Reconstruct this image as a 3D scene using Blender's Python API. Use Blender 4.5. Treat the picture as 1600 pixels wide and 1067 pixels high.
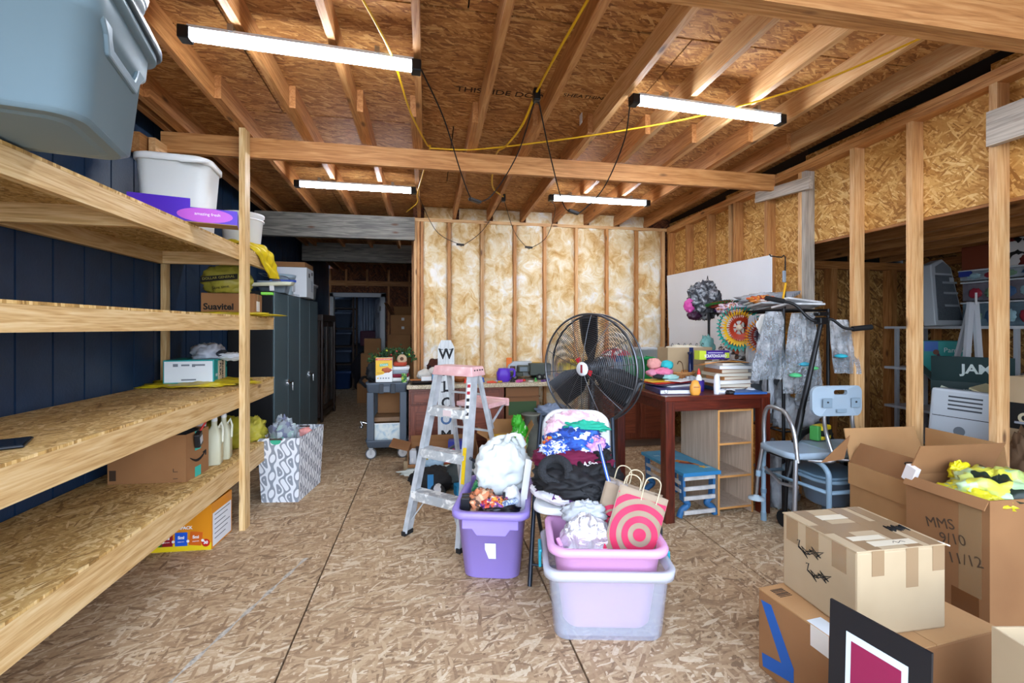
import bpy, math, random
from mathutils import Vector, Matrix, Euler, noise
for o in list(bpy.data.objects): bpy.data.objects.remove(o)
SC = bpy.context.scene
COL = SC.collection
R = math.radians
# ------------------------------------------------ camera
cd = bpy.data.cameras.new('camera'); cam = bpy.data.objects.new('camera', cd); COL.objects.link(cam)
cam.location = (0, 0, 1.4); cam.rotation_euler = (R(90), 0, R(-10.6))
cd.sensor_width = 36; cd.lens = 711/1600*36; cd.shift_y = -21.5/1600; cd.clip_start = .02
SC.camera = cam
# ------------------------------------------------ daylight through the open front, exposure
W = bpy.data.worlds.new('sky'); SC.world = W; W.use_nodes = True
nt = W.node_tree; bg = nt.nodes['Background']
tc = nt.nodes.new('ShaderNodeTexCoord'); sx = nt.nodes.new('ShaderNodeSeparateXYZ')
rp = nt.nodes.new('ShaderNodeValToRGB')
nt.links.new(tc.outputs['Generated'], sx.inputs[0]); nt.links.new(sx.outputs['Z'], rp.inputs[0])
rp.color_ramp.elements[0].position = 0; rp.color_ramp.elements[0].color = (.80, .88, 1, 1)
rp.color_ramp.elements[1].position = .8; rp.color_ramp.elements[1].color = (.50, .68, 1, 1)
nt.links.new(rp.outputs[0], bg.inputs[0]); bg.inputs[1].default_value = 4.3
vs = SC.view_settings; vs.view_transform = 'Standard'; vs.look = 'None'; vs.gamma = 1; vs.use_curve_mapping = False
vs.exposure = .95
LAMP = 33.0          # strength of the LED tubes
random.seed(4)
# ------------------------------------------------ helpers: materials
def hx(h):
    h = h.lstrip('#'); o = []
    if len(h) == 3: h = ''.join(c*2 for c in h)
    for i in (0, 2, 4):
        v = int(h[i:i+2], 16)/255; o.append(v/12.92 if v <= .04045 else ((v+.055)/1.055)**2.4)
    return (*o, 1)
def newmat(n):
    m = bpy.data.materials.new(n); m.use_nodes = True
    return m, m.node_tree, m.node_tree.nodes['Principled BSDF']
def nd(t, typ, **kw):
    n = t.nodes.new(typ)
    for k, v in kw.items():
        if k.startswith('i_'): n.inputs[k[2:].replace('_', ' ')].default_value = v
        else: setattr(n, k, v)
    return n
def coords(t, scale=(1, 1, 1), rot=(0, 0, 0), rand=True):
    tc = nd(t, 'ShaderNodeTexCoord'); mp = nd(t, 'ShaderNodeMapping')
    mp.inputs['Scale'].default_value = scale; mp.inputs['Rotation'].default_value = rot
    if rand:
        oi = nd(t, 'ShaderNodeObjectInfo'); vm = nd(t, 'ShaderNodeVectorMath', operation='SCALE'); vm.inputs['Scale'].default_value = 1
        mu = nd(t, 'ShaderNodeMath', operation='MULTIPLY'); mu.inputs[1].default_value = 37.3
        t.links.new(oi.outputs['Random'], mu.inputs[0])
        va = nd(t, 'ShaderNodeVectorMath', operation='ADD')
        t.links.new(tc.outputs['Object'], va.inputs[0]); t.links.new(mu.outputs[0], va.inputs[1])
        t.links.new(va.outputs[0], mp.inputs['Vector'])
    else: t.links.new(tc.outputs['Object'], mp.inputs['Vector'])
    return mp.outputs[0]
def ramp(t, src, stops):
    r = nd(t, 'ShaderNodeValToRGB'); e = r.color_ramp.elements
    e[0].position, e[0].color = stops[0][0], hx(stops[0][1]); e[1].position, e[1].color = stops[-1][0], hx(stops[-1][1])
    for p, c in stops[1:-1]:
        k = e.new(p); k.color = hx(c)
    t.links.new(src, r.inputs[0]); return r.outputs[0]
def bumpn(t, b, h, strength, dist=.01):
    n = nd(t, 'ShaderNodeBump'); n.inputs['Strength'].default_value = strength; n.inputs['Distance'].default_value = dist
    t.links.new(h, n.inputs['Height']); t.links.new(n.outputs[0], b.inputs['Normal'])
_mc = {}
def P(c, rough=.55, metal=0., var=.0, vs_=8., bump=0., bs=40., trans=0., alpha=1., emit=0., ior=1.45, coat=0.):
    """plain procedural surface: colour with optional mottling and fine relief"""
    key = (c, rough, metal, var, vs_, bump, bs, trans, alpha, emit, coat)
    if key in _mc: return _mc[key]
    m, t, b = newmat('surface_'+c.strip('#'))
    b.inputs['Base Color'].default_value = hx(c); b.inputs['Roughness'].default_value = rough; b.inputs['Metallic'].default_value = metal
    b.inputs['IOR'].default_value = ior; b.inputs['Coat Weight'].default_value = coat
    if trans: b.inputs['Transmission Weight'].default_value = trans
    if alpha < 1: b.inputs['Alpha'].default_value = alpha
    if emit:
        b.inputs['Emission Color'].default_value = hx(c); b.inputs['Emission Strength'].default_value = emit
    v = coords(t) if (var or bump) else None
    if var:
        n = nd(t, 'ShaderNodeTexNoise', i_Scale=vs_, i_Detail=5.); t.links.new(v, n.inputs['Vector'])
        mx = nd(t, 'ShaderNodeMix', data_type='RGBA', blend_type='MULTIPLY'); mx.inputs[0].default_value = 1
        rr = nd(t, 'ShaderNodeMapRange'); rr.inputs['From Min'].default_value = .3; rr.inputs['From Max'].default_value = .7
        rr.inputs['To Min'].default_value = 1-var; rr.inputs['To Max'].default_value = 1+var*.3
        t.links.new(n.outputs['Fac'], rr.inputs['Value'])
        mx.inputs[6].default_value = hx(c); t.links.new(rr.outputs[0], mx.inputs[7]); t.links.new(mx.outputs[2], b.inputs['Base Color'])
    if bump:
        n2 = nd(t, 'ShaderNodeTexNoise', i_Scale=bs, i_Detail=4.); t.links.new(v, n2.inputs['Vector']); bumpn(t, b, n2.outputs['Fac'], bump)
    _mc[key] = m; return m
def OSB(name, stops, plane='xy', scale=1., angle=0., rough=.75, bump=.25, spread=1.):
    """strand board: four layers of long flakes at different angles, the upper flake wins"""
    m, t, b = newmat(name)
    rot = {'xy': (0, 0, 0), 'xz': (R(90), 0, 0), 'yz': (0, R(90), 0)}[plane]
    v0 = coords(t, (1, 1, 1), rot)
    wn = nd(t, 'ShaderNodeTexNoise', i_Scale=5.*scale, i_Detail=2.); t.links.new(v0, wn.inputs['Vector'])
    wa = nd(t, 'ShaderNodeMixRGB', blend_type='ADD'); wa.inputs[0].default_value = .035/scale
    t.links.new(v0, wa.inputs[1]); t.links.new(wn.outputs['Color'], wa.inputs[2])
    pr = to = None
    for i, (a, sx_, sy_) in enumerate(((0, 9, 52), (32, 11, 70), (-38, 10, 60), (74, 13, 75), (-12, 16, 120))):
        mp = nd(t, 'ShaderNodeMapping'); mp.vector_type = 'TEXTURE'
        mp.inputs['Rotation'].default_value = (0, 0, R(a*spread+angle)); mp.inputs['Location'].default_value = (i*.37, i*.21, 0)
        t.links.new(wa.outputs[0], mp.inputs['Vector'])
        sc = nd(t, 'ShaderNodeVectorMath', operation='MULTIPLY'); sc.inputs[1].default_value = (sx_*scale, sy_*scale, 0)
        t.links.new(mp.outputs[0], sc.inputs[0])
        vo = nd(t, 'ShaderNodeTexVoronoi', voronoi_dimensions='2D', distance='CHEBYCHEV', i_Scale=1.); t.links.new(sc.outputs[0], vo.inputs['Vector'])
        sp = nd(t, 'ShaderNodeSeparateColor'); t.links.new(vo.outputs['Color'], sp.inputs[0])
        if pr is None: pr, to = sp.outputs[0], sp.outputs[1]
        else:
            g = nd(t, 'ShaderNodeMath', operation='GREATER_THAN'); t.links.new(sp.outputs[0], g.inputs[0]); t.links.new(pr, g.inputs[1])
            mx = nd(t, 'ShaderNodeMix'); t.links.new(g.outputs[0], mx.inputs[0]); t.links.new(to, mx.inputs[2]); t.links.new(sp.outputs[1], mx.inputs[3]); to = mx.outputs[0]
            ma = nd(t, 'ShaderNodeMath', operation='MAXIMUM'); t.links.new(pr, ma.inputs[0]); t.links.new(sp.outputs[0], ma.inputs[1]); pr = ma.outputs[0]
    fn = nd(t, 'ShaderNodeTexNoise', i_Scale=90.*scale, i_Detail=3.); t.links.new(v0, fn.inputs['Vector'])
    bn = nd(t, 'ShaderNodeTexNoise', i_Scale=1.6, i_Detail=3.); t.links.new(v0, bn.inputs['Vector'])
    s1 = nd(t, 'ShaderNodeMath', operation='MULTIPLY_ADD'); s1.inputs[1].default_value = .35; t.links.new(fn.outputs['Fac'], s1.inputs[0]); t.links.new(to, s1.inputs[2])
    s2 = nd(t, 'ShaderNodeMath', operation='MULTIPLY_ADD'); s2.inputs[1].default_value = .35; t.links.new(bn.outputs['Fac'], s2.inputs[0]); t.links.new(s1.outputs[0], s2.inputs[2])
    s3 = nd(t, 'ShaderNodeMath', operation='SUBTRACT'); s3.inputs[1].default_value = .33; t.links.new(s2.outputs[0], s3.inputs[0])
    t.links.new(ramp(t, s3.outputs[0], stops), b.inputs['Base Color'])
    b.inputs['Roughness'].default_value = rough; bumpn(t, b, pr, bump, .004)
    return m
def WOOD(name, c1, c2, c3, axis='x', grain=14., rough=.6, knots=True):
    """sawn softwood with the grain along one axis and a few knots"""
    m, t, b = newmat(name)
    k = .06
    sc = {'x': (k, 1, 1), 'y': (1, k, 1), 'z': (1, 1, k)}[axis]
    v = coords(t, tuple(s*grain for s in sc))
    n = nd(t, 'ShaderNodeTexNoise', i_Scale=1.6, i_Detail=4., i_Distortion=.6); t.links.new(v, n.inputs['Vector'])
    w = nd(t, 'ShaderNodeMath', operation='MULTIPLY'); w.inputs[1].default_value = 9.; t.links.new(n.outputs['Fac'], w.inputs[0])
    f = nd(t, 'ShaderNodeMath', operation='PINGPONG'); f.inputs[1].default_value = 1; t.links.new(w.outputs[0], f.inputs[0])
    n2 = nd(t, 'ShaderNodeTexNoise', i_Scale=9., i_Detail=4.); t.links.new(v, n2.inputs['Vector'])
    a = nd(t, 'ShaderNodeMath', operation='MULTIPLY_ADD'); a.inputs[1].default_value = .5; t.links.new(f.outputs[0], a.inputs[0]); t.links.new(n2.outputs['Fac'], a.inputs[2])
    a2 = nd(t, 'ShaderNodeMath', operation='SUBTRACT'); a2.inputs[1].default_value = .22; t.links.new(a.outputs[0], a2.inputs[0])
    col = ramp(t, a2.outputs[0], [(.05, c1), (.5, c2), (.95, c3)])
    oi = nd(t, 'ShaderNodeObjectInfo'); rr = nd(t, 'ShaderNodeMapRange'); rr.inputs['To Min'].default_value = .78; rr.inputs['To Max'].default_value = 1.08
    t.links.new(oi.outputs['Random'], rr.inputs['Value'])
    mx = nd(t, 'ShaderNodeMix', data_type='RGBA', blend_type='MULTIPLY'); mx.inputs[0].default_value = 1
    t.links.new(col, mx.inputs[6]); t.links.new(rr.outputs[0], mx.inputs[7]); last = mx.outputs[2]
    if knots:
        k2 = .35; sc2 = {'x': (k2, 1, 1), 'y': (1, k2, 1), 'z': (1, 1, k2)}[axis]
        v2 = coords(t, tuple(s*7 for s in sc2))
        vo = nd(t, 'ShaderNodeTexVoronoi', i_Scale=1.); t.links.new(v2, vo.inputs['Vector'])
        kr = nd(t, 'ShaderNodeMapRange'); kr.inputs['From Min'].default_value = .05; kr.inputs['From Max'].default_value = .13
        kr.inputs['To Min'].default_value = .85; kr.inputs['To Max'].default_value = 0; t.links.new(vo.outputs['Distance'], kr.inputs['Value'])
        m2 = nd(t, 'ShaderNodeMix', data_type='RGBA'); t.links.new(kr.outputs[0], m2.inputs[0]); t.links.new(last, m2.inputs[6]); m2.inputs[7].default_value = hx('#5a3416'); last = m2.outputs[2]
    t.links.new(last, b.inputs['Base Color']); b.inputs['Roughness'].default_value = rough; bumpn(t, b, a.outputs[0], .12, .003)
    return m
def MOTTLE(name, stops, scale=8., detail=6., dist=0., rough=.8, bump=.3, bd=.01, stretch=(1, 1, 1)):
    m, t, b = newmat(name); v = coords(t, stretch)
    n = nd(t, 'ShaderNodeTexNoise', i_Scale=scale, i_Detail=detail, i_Distortion=dist); t.links.new(v, n.inputs['Vector'])
    t.links.new(ramp(t, n.outputs['Fac'], stops), b.inputs['Base Color']); b.inputs['Roughness'].default_value = rough
    if bump: bumpn(t, b, n.outputs['Fac'], bump, bd)
    return m
def CELLS(name, cols, scale=20., rough=.8, stretch=(1, 1, 1), bump=0.):
    """fabric or print made of patches in a handful of colours"""
    m, t, b = newmat(name); v = coords(t, stretch)
    n = nd(t, 'ShaderNodeTexNoise', i_Scale=scale*.6, i_Detail=2.); t.links.new(v, n.inputs['Vector'])
    ad = nd(t, 'ShaderNodeMixRGB', blend_type='ADD'); ad.inputs[0].default_value = .12; t.links.new(v, ad.inputs[1]); t.links.new(n.outputs['Color'], ad.inputs[2])
    vo = nd(t, 'ShaderNodeTexVoronoi', i_Scale=scale); t.links.new(ad.outputs[0], vo.inputs['Vector'])
    sp = nd(t, 'ShaderNodeSeparateColor'); t.links.new(vo.outputs['Color'], sp.inputs[0])
    r = nd(t, 'ShaderNodeValToRGB'); r.color_ramp.interpolation = 'CONSTANT'; e = r.color_ramp.elements
    e[0].color = hx(cols[0]); e[1].position = 1/len(cols); e[1].color = hx(cols[1])
    for i, c in enumerate(cols[2:], 2): k = e.new(i/len(cols)); k.color = hx(c)
    t.links.new(sp.outputs[0], r.inputs[0]); t.links.new(r.outputs[0], b.inputs['Base Color']); b.inputs['Roughness'].default_value = rough
    if bump: bumpn(t, b, n.outputs['Fac'], bump)
    return m
# ------------------------------------------------ helpers: geometry
class B:
    def __init__(s): s.v = []; s.f = []; s.sm = []
    def add(s, v, f, smooth=False):
        k = len(s.v); s.v += [Vector(p) for p in v]; s.f += [tuple(i+k for i in q) for q in f]; s.sm += [smooth]*len(f); return s
    def box(s, x0, x1, y0, y1, z0, z1):
        return s.add([(x0, y0, z0), (x1, y0, z0), (x1, y1, z0), (x0, y1, z0), (x0, y0, z1), (x1, y0, z1), (x1, y1, z1), (x0, y1, z1)],
                     [(3, 2, 1, 0), (4, 5, 6, 7), (0, 1, 5, 4), (1, 2, 6, 5), (2, 3, 7, 6), (3, 0, 4, 7)])
    def obox(s, c, size, rot=(0, 0, 0)):
        k = len(s.v); a, b, d = (q/2 for q in size); s.box(-a, a, -b, b, -d, d)
        M = Matrix.Translation(c) @ Euler(rot).to_matrix().to_4x4()
        for i in range(k, len(s.v)): s.v[i] = M @ s.v[i]
        return s
    def bar(s, p, q, w, h, up=(0, 0, 1)):
        p, q = Vector(p), Vector(q); d = q-p; L = d.length; d.normalize(); up = Vector(up)
        if abs(d.dot(up)) > .98: up = Vector((0, 1, 0))
        x = d.cross(up).normalized()*w/2; y = x.cross(d).normalized()*h/2
        return s.add([p-x-y, p+x-y, p+x+y, p-x+y, q-x-y, q+x-y, q+x+y, q-x+y], [(3, 2, 1, 0), (4, 5, 6, 7), (0, 1, 5, 4), (1, 2, 6, 5), (2, 3, 7, 6), (3, 0, 4, 7)])
    def tube(s, pts, r, n=8, closed=False):
        pts = [Vector(p) for p in pts]; N = len(pts); rings = []; prev = None
        for i, p in enumerate(pts):
            if closed: d = pts[(i+1) % N]-pts[i-1]
            else: d = pts[min(i+1, N-1)]-pts[max(i-1, 0)]
            d.normalize()
            if prev is None:
                u = d.orthogonal().normalized()
            else:
                u = prev-d*prev.dot(d); u = u.normalized() if u.length > 1e-6 else d.orthogonal().normalized()
            prev = u; w = d.cross(u); rr = r[i] if isinstance(r, (list, tuple)) else r
            rings.append([p+(u*math.cos(2*math.pi*k/n)+w*math.sin(2*math.pi*k/n))*rr for k in range(n)])
        return s.loft(rings, closed_u=closed, caps=not closed)
    def loft(s, rings, closed_u=False, caps=True, smooth=True):
        n = len(rings[0]); v = [p for q in rings for p in q]; f = []; N = len(rings)
        for i in range(N if closed_u else N-1):
            a, b = i*n, ((i+1) % N)*n
            for k in range(n): f.append((a+k, a+(k+1) % n, b+(k+1) % n, b+k))
        s.add(v, f, smooth)
        if caps: s.add(rings[0], [tuple(range(n))[::-1]]); s.add(rings[-1], [tuple(range(n))])
        return s
    def lathe(s, prof, n=20, c=(0, 0, 0), smooth=True, caps=True):
        c = Vector(c)
        return s.loft([[c+Vector((r*math.cos(2*math.pi*k/n), r*math.sin(2*math.pi*k/n), z)) for k in range(n)] for r, z in prof], caps=caps, smooth=smooth)
    def rrings(s, rings, n=5, caps=True, smooth=True):
        """rounded-rectangle rings (half x, half y, corner radius, z[, dx, dy])"""
        out = []
        for q in rings:
            hx_, hy_, r, z = q[:4]; dx, dy = (q[4], q[5]) if len(q) > 4 else (0, 0); r = min(r, hx_*.999, hy_*.999); ring = []
            for cx, cy, a0 in ((1, 1, 0), (-1, 1, 90), (-1, -1, 180), (1, -1, 270)):
                for k in range(n+1):
                    a = R(a0+90*k/n); ring.append(Vector((dx+cx*(hx_-r)+r*math.cos(a), dy+cy*(hy_-r)+r*math.sin(a), z)))
            out.append(ring)
        return s.loft(out, caps=caps, smooth=smooth)
    def prism(s, poly, z0, z1):
        n = len(poly)
        return s.add([(x, y, z0) for x, y in poly]+[(x, y, z1) for x, y in poly],
                     [tuple(range(n))[::-1], tuple(range(n, 2*n))]+[(k, (k+1) % n, n+(k+1) % n, n+k) for k in range(n)])
    def grid(s, fn, nu, nv, smooth=True):
        v = [fn(i/nu, j/nv) for j in range(nv+1) for i in range(nu+1)]
        return s.add(v, [(j*(nu+1)+i, j*(nu+1)+i+1, (j+1)*(nu+1)+i+1, (j+1)*(nu+1)+i) for j in range(nv) for i in range(nu)], smooth)
    def blob(s, c, r, seed=0, amp=.15, fr=2.5, sharp=.0, flat=None, nu=36, nv=20):
        """crumpled lump: sphere pushed about by noise, optionally with ridged creases and a flat foot"""
        c = Vector(c); r = Vector(r); o = Vector((seed*7.13, seed*3.7, seed*1.9)); rings = []
        for j in range(1, nv):
            th = math.pi*j/nv; ring = []
            for i in range(nu):
                ph = 2*math.pi*i/nu; d = Vector((math.sin(th)*math.cos(ph), math.sin(th)*math.sin(ph), -math.cos(th)))
                k = 1+amp*noise.noise(d*fr+o)+amp*.5*noise.noise(d*fr*2.3+o)
                if sharp: k += sharp*(.5-abs(noise.noise(d*fr*2.+o*2)))*.8 - sharp*.25+sharp*.5*(.4-abs(noise.noise(d*fr*4.5+o)))
                p = Vector((d.x*r.x, d.y*r.y, d.z*r.z))*k
                if flat is not None and p.z < -r.z*flat: p.z = -r.z*flat
                ring.append(c+p)
            rings.append(ring)
        return s.loft(rings)
    def xf(s, M, k=0):
        for i in range(k, len(s.v)): s.v[i] = M @ s.v[i]
        return s
def link(name, me, m, parent):
    if m: me.materials.append(m)
    o = bpy.data.objects.new(name, me); COL.objects.link(o)
    if parent: o.parent = parent
    return o
def obj(name, b, m, parent=None, bevel=0, loc=None, rot=None, label=None):
    me = bpy.data.meshes.new(name); me.from_pydata(b.v, [], b.f); me.update(); me.polygons.foreach_set('use_smooth', b.sm)
    o = link(name, me, m, parent)
    if loc is not None: o.location = loc
    if rot is not None: o.rotation_euler = rot
    if bevel:
        k = o.modifiers.new('bevel', 'BEVEL'); k.width = bevel; k.segments = 2; k.limit_method = 'ANGLE'
    if label: o['label'] = label
    return o
def tag(o, label, cat, group=None, kind=None):
    o['label'] = label; o['category'] = cat
    if group: o['group'] = group
    if kind: o['kind'] = kind
    return o
def thing(name, label, cat, loc=(0, 0, 0), rz=0, group=None, rot=None):
    o = bpy.data.objects.new(name, None); COL.objects.link(o); o.empty_display_size = .1
    o.location = loc; o.rotation_euler = rot if rot else (0, 0, R(rz)); return tag(o, label, cat, group)
def solo(name, label, cat, b, m, loc=(0, 0, 0), rz=0, group=None, rot=None, bevel=0):
    o = obj(name, b, m, None, bevel); o.location = loc; o.rotation_euler = rot if rot else (0, 0, R(rz)); return tag(o, label, cat, group)
def struct(name, b=None, m=None):
    o = obj(name, b, m) if b else bpy.data.objects.new(name, None)
    if not b: COL.objects.link(o)
    o['kind'] = 'structure'; return o
def dup(o, parent=None, **kw):
    c = o.copy(); COL.objects.link(c); c.parent = parent
    for ch in list(o.children): dup(ch, c)
    for k, v in kw.items():
        if k in ('label', 'group'): c[k] = v
        else: setattr(c, k, v)
    return c
def text(parent, s, size, loc, rot, m, name='lettering', align='CENTER', width=1., bold=0.):
    cu = bpy.data.curves.new('lettering', 'FONT'); cu.body = s; cu.size = size; cu.align_x = align; cu.align_y = 'CENTER'; cu.extrude = .0004
    cu.space_character = 1.; cu.offset = bold; cu.resolution_u = 3
    o = bpy.data.objects.new('lettering', cu); COL.objects.link(o)
    dg = bpy.context.evaluated_depsgraph_get(); me = bpy.data.meshes.new_from_object(o.evaluated_get(dg))
    bpy.data.objects.remove(o); n = link(name, me, m, parent); n.location = loc; n.rotation_euler = rot; n.scale = (width, 1, 1); return n
FRONT = (R(90), 0, 0); LEFTW = (R(90), 0, R(-90)); RIGHTW = (R(90), 0, R(90))      # lettering on -y, -x and +x faces
def catmull(pts, n=8):
    pts = [Vector(p) for p in pts]; P_ = [pts[0]*2-pts[1]]+pts+[pts[-1]*2-pts[-2]]; out = []
    for i in range(1, len(P_)-2):
        for k in range(n):
            t = k/n; a, b, c, d = P_[i-1:i+3]
            out.append(.5*((2*b)+(c-a)*t+(2*a-5*b+4*c-d)*t*t+(3*b-a-3*c+d)*t**3))
    return out+[pts[-1]]
# ------------------------------------------------ shared materials
OSB_F = OSB('strand_board_floor', [(0, '#83684c'), (.2, '#a08160'), (.5, '#b3946f'), (.8, '#c4a883'), (1, '#d8c4a4')], 'xy', 1.0, 20, .7, .15)
OSB_C = OSB('strand_board_roof', [(0, '#7a4a20'), (.3, '#9a6430'), (.6, '#ad763c'), (.85, '#bd884a'), (1, '#cf9f62')], 'xy', 1.1, 5, .75, .2, .5)
OSB_W = OSB('strand_board_wall', [(0, '#9a662a'), (.3, '#bd8740'), (.6, '#cd9a52'), (.85, '#dcae66'), (1, '#eac684')], 'yz', 1.0, 60)
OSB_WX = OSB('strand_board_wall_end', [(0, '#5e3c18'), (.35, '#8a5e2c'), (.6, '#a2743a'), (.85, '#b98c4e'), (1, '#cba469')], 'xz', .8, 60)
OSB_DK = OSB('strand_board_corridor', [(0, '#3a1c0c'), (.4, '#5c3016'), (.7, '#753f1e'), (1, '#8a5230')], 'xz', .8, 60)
OSB_S = OSB('strand_board_shelf', [(0, '#8a6630'), (.25, '#b48c4c'), (.55, '#c8a260'), (.8, '#d6b476'), (1, '#e4c890')], 'xy', 1.1, 80)
PINE = {a: WOOD('pine_'+a, '#b98d50', '#dcb67c', '#ecd09c', a) for a in 'xyz'}
FIR = {a: WOOD('fir_'+a, '#9a6230', '#bd8248', '#d29c62', a) for a in 'xyz'}
FIRD = {a: WOOD('red_fir_'+a, '#8e5628', '#b47840', '#c8905a', a) for a in 'xyz'}
STUD = {a: WOOD('stud_'+a, '#b98450', '#d3a26a', '#e2bb88', a) for a in 'xyz'}
GREYW = {a: WOOD('weathered_'+a, '#4a4844', '#77736a', '#9a958a', a) for a in 'xyz'}
PALEG = {a: WOOD('pale_grey_'+a, '#8f867c', '#b5aa9c', '#cdc2b2', a) for a in 'xyz'}
CARD = MOTTLE('cardboard', [(.3, '#a87b4c'), (.7, '#b98d5c')], 3, 3, 0, .85, .05)
CARD_L = MOTTLE('pale_cardboard', [(.3, '#a8916f'), (.7, '#b59e7c')], 3, 3, 0, .85, .05)
CARD_D = MOTTLE('brown_cardboard', [(.3, '#8a5f38'), (.7, '#996c42')], 3, 3, 0, .85, .05)
TAPE = P('#b89a72', .18, coat=.6); TAPEC = P('#b8976c', .12, alpha=.35)
INK = P('#14120f', .8); WHITE = P('#e8e8e6', .4); BLACK = P('#0c0c0e', .5)
# ================================================= SETTING
XL, XR, YB, YF, YE = -1.95, 3.10, 5.50, -.35, 9.75
def zc(y): return 2.71+.036*(YB-y)              # underside of the rafters
# floor: dark joists below, strand board sheets with open joints
fl = struct('floor', B().box(-2.3, 5.7, YF, 12.6, -.12, -.018), P('#10141c', .9))
G = .0045
def sheet(x0, x1, y0, y1, m=OSB_F, par=fl):
    obj('floor_panel', B().box(x0+G, x1-G, y0+G, y1-G, -.018, 0), m, par)
for x0, off in ((-3.03, 2.40), (-1.81, 1.18), (-.59, 2.40), (.63, 1.18), (1.85, 2.40), (3.07, 1.18), (4.29, 2.4)):
    y = off-4.88*1.0
    while y < 12.5:
        a, b_ = max(y, YF), min(y+2.44, 12.5)
        if b_ > a+.02 and x0+1.22 > -2.3: sheet(max(x0, -2.3), min(x0+1.22, 5.7), a, b_)
        y += 2.44
obj('floor_scuff', B().grid(lambda u, v: Vector((-1.02+.30*u+.018*(v-.5)*(1+.6*math.sin(u*40)), 1.93+1.02*u, .0012)), 40, 1), P('#c9c2b4', .7, var=.5, vs_=60), fl, label='pale scrape across the boards')
# ceiling: roof deck, strand board sheets, rafters, beams
def slope(b):
    for v in b.v: v.z += zc(v.y)-2.71
    return b
ce = struct('ceiling', slope(B().add([(XL-.2, YF, 2.88), (XR+.3, YF, 2.88), (XR+.3, 12.6, 2.88), (XL-.2, 12.6, 2.88), (XL-.2, YF, 2.95), (XR+.3, YF, 2.95), (XR+.3, 12.6, 2.95), (XL-.2, 12.6, 2.95)],
     [(0, 1, 2, 3), (7, 6, 5, 4), (0, 4, 5, 1), (1, 5, 6, 2), (2, 6, 7, 3), (3, 7, 4, 0)])), P('#0f1722', .9))
ys = [YF, 1.03, 2.25, 3.47, 4.69, 5.91, 7.13, 8.35, YE]
for i, (a, b_) in enumerate(zip(ys, ys[1:])):
    xs = [XL-.1, .2, 2.64, XR+.2] if i % 2 else [XL-.1, -1.0, 1.42, XR+.2]
    for x0, x1 in zip(xs, xs[1:]): obj('roof_panel', slope(B().box(x0+.004, x1-.004, a+.006, b_-.006, 2.85, 2.868)), OSB_C, ce)
for k in range(-4, 8):
    x = -.05+.414*k
    obj('rafter', slope(B().box(x-.019, x+.019, YF, 3.95, 2.71, 2.85)), FIR['y'] if k < 3 else STUD['y'], ce)
    s = .039 if k < 0 else -.039
    obj('rafter', slope(B().box(x+s-.019, x+s+.019, 3.08+.06*math.sin(k*3), YE, 2.71, 2.85)), FIRD['y'], ce)
obj('rafter', slope(B().box(XL+.14, XL+.18, YF, YE, 2.71, 2.85)), FIRD['y'], ce)
obj('tie_beam', B().box(-1.83, XR-.03, 3.58, 3.62, 2.632, 2.775), FIR['x'], ce)
obj('rafter_label', B().obox((1.045, 3.0, zc(3.0)+.04), (.002, .05, .07)), P('#cfd2d4', .5), ce, label='small printed grade sticker')
for yy in (1.47, 1.51): obj('header_beam', B().box(-1.9, XR-.01, yy, yy+.038, 2.60, 2.84), FIR['x'], ce)
obj('grey_beam', B().box(-1.87, -.14, 5.46, 5.54, 2.43, 2.695), GREYW['x'], ce)
obj('grey_beam', B().box(-1.86, -.08, 7.36, 7.44, 2.42, 2.70), GREYW['x'], ce)
obj('beam_bracket', B().bar((XR-.02, 3.82, 2.635), (XR-.02, 3.2, 2.585), .038, .1), PALEG['y'], ce)
obj('beam_bracket', B().bar((XR-.025, 2.0, 2.50), (XR-.025, .9, 2.50), .045, .19), PALEG['y'], ce)
obj('beam_bracket', B().bar((XL+.07, 3.38, 2.62), (XL+.07, 4.0, 2.62), .06, .13), FIR['y'], ce)
obj('beam_bracket', B().bar((XL+.14, 3.44, 2.62), (XL+.14, 4.0, 2.62), .04, .11), STUD['y'], ce)
# faint grade stamps on the roof sheets
STAMP = P('#2a1608', .9)
for s, x, y, sz in (('GEORGIA PACIFIC', -1.55, 2.62, .07), ('TECO RATED SHEATHING', -.62, 2.72, .05), ('SPAN 24/16', -.25, 2.75, .06), ('THIS SIDE DOWN', .52, 2.95, .085), ('SHEATHING', 1.05, 2.9, .06)):
    text(ce, s, sz, (x, y, zc(y)+.1385), (R(180)-math.atan(.036)*0, 0, 0), STAMP, 'grade_stamp')
# left wall: navy grooved siding
wl = struct('wall_left', B().box(XL-.10, XL-.012, YF, YE, 0, 3.25), P('#0b1119', .9))
NAVY = P('#1c3450', .45, var=.25, vs_=9, bump=.12, bs=60)
y = YF; n = 0
while y < YE-.02:
    y1 = min(y+.2265, YE); obj('siding_board', B().box(XL-.012, XL, y+.006, y1-.006, 0, 2.98), NAVY, wl); y = y1; n += 1
# right wall: studs, plates, strand board sheathing (open below 2.12 m in front of the post)
wr = struct('wall_right', B().box(XR+.105, XR+.14, 3.36, YB+.2, 0, 2.95), P('#2a1d10', .9))
def plate(b): return slope(b)
for a, b_, z0 in ((4.43, YB+.1, 0), (3.37, 4.43, 0), (2.07, 3.37, 2.12), (.85, 2.07, 2.12), (YF, .85, 2.12)):
    obj('sheathing_panel', B().box(XR+.09, XR+.105, a+.003, b_-.003, z0, zc((a+b_)/2)+.06), OSB_W, wr)
for i, yf in enumerate((5.486, 5.066, 4.639, 4.185, 3.748, 3.353, 2.873, 2.466, 2.018, 1.56, 1.1, .65, .2)):
    obj('stud', B().box(XR, XR+.089, yf-.038, yf, 0, zc(yf)-.075), STUD['z'] if i > 4 else FIR['z'], wr)
obj('stud', B().box(XR, XR+.089, 3.277, 3.314, 0, zc(3.3)-.08), PALEG['z'], wr, label='weathered grey stud')
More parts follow.
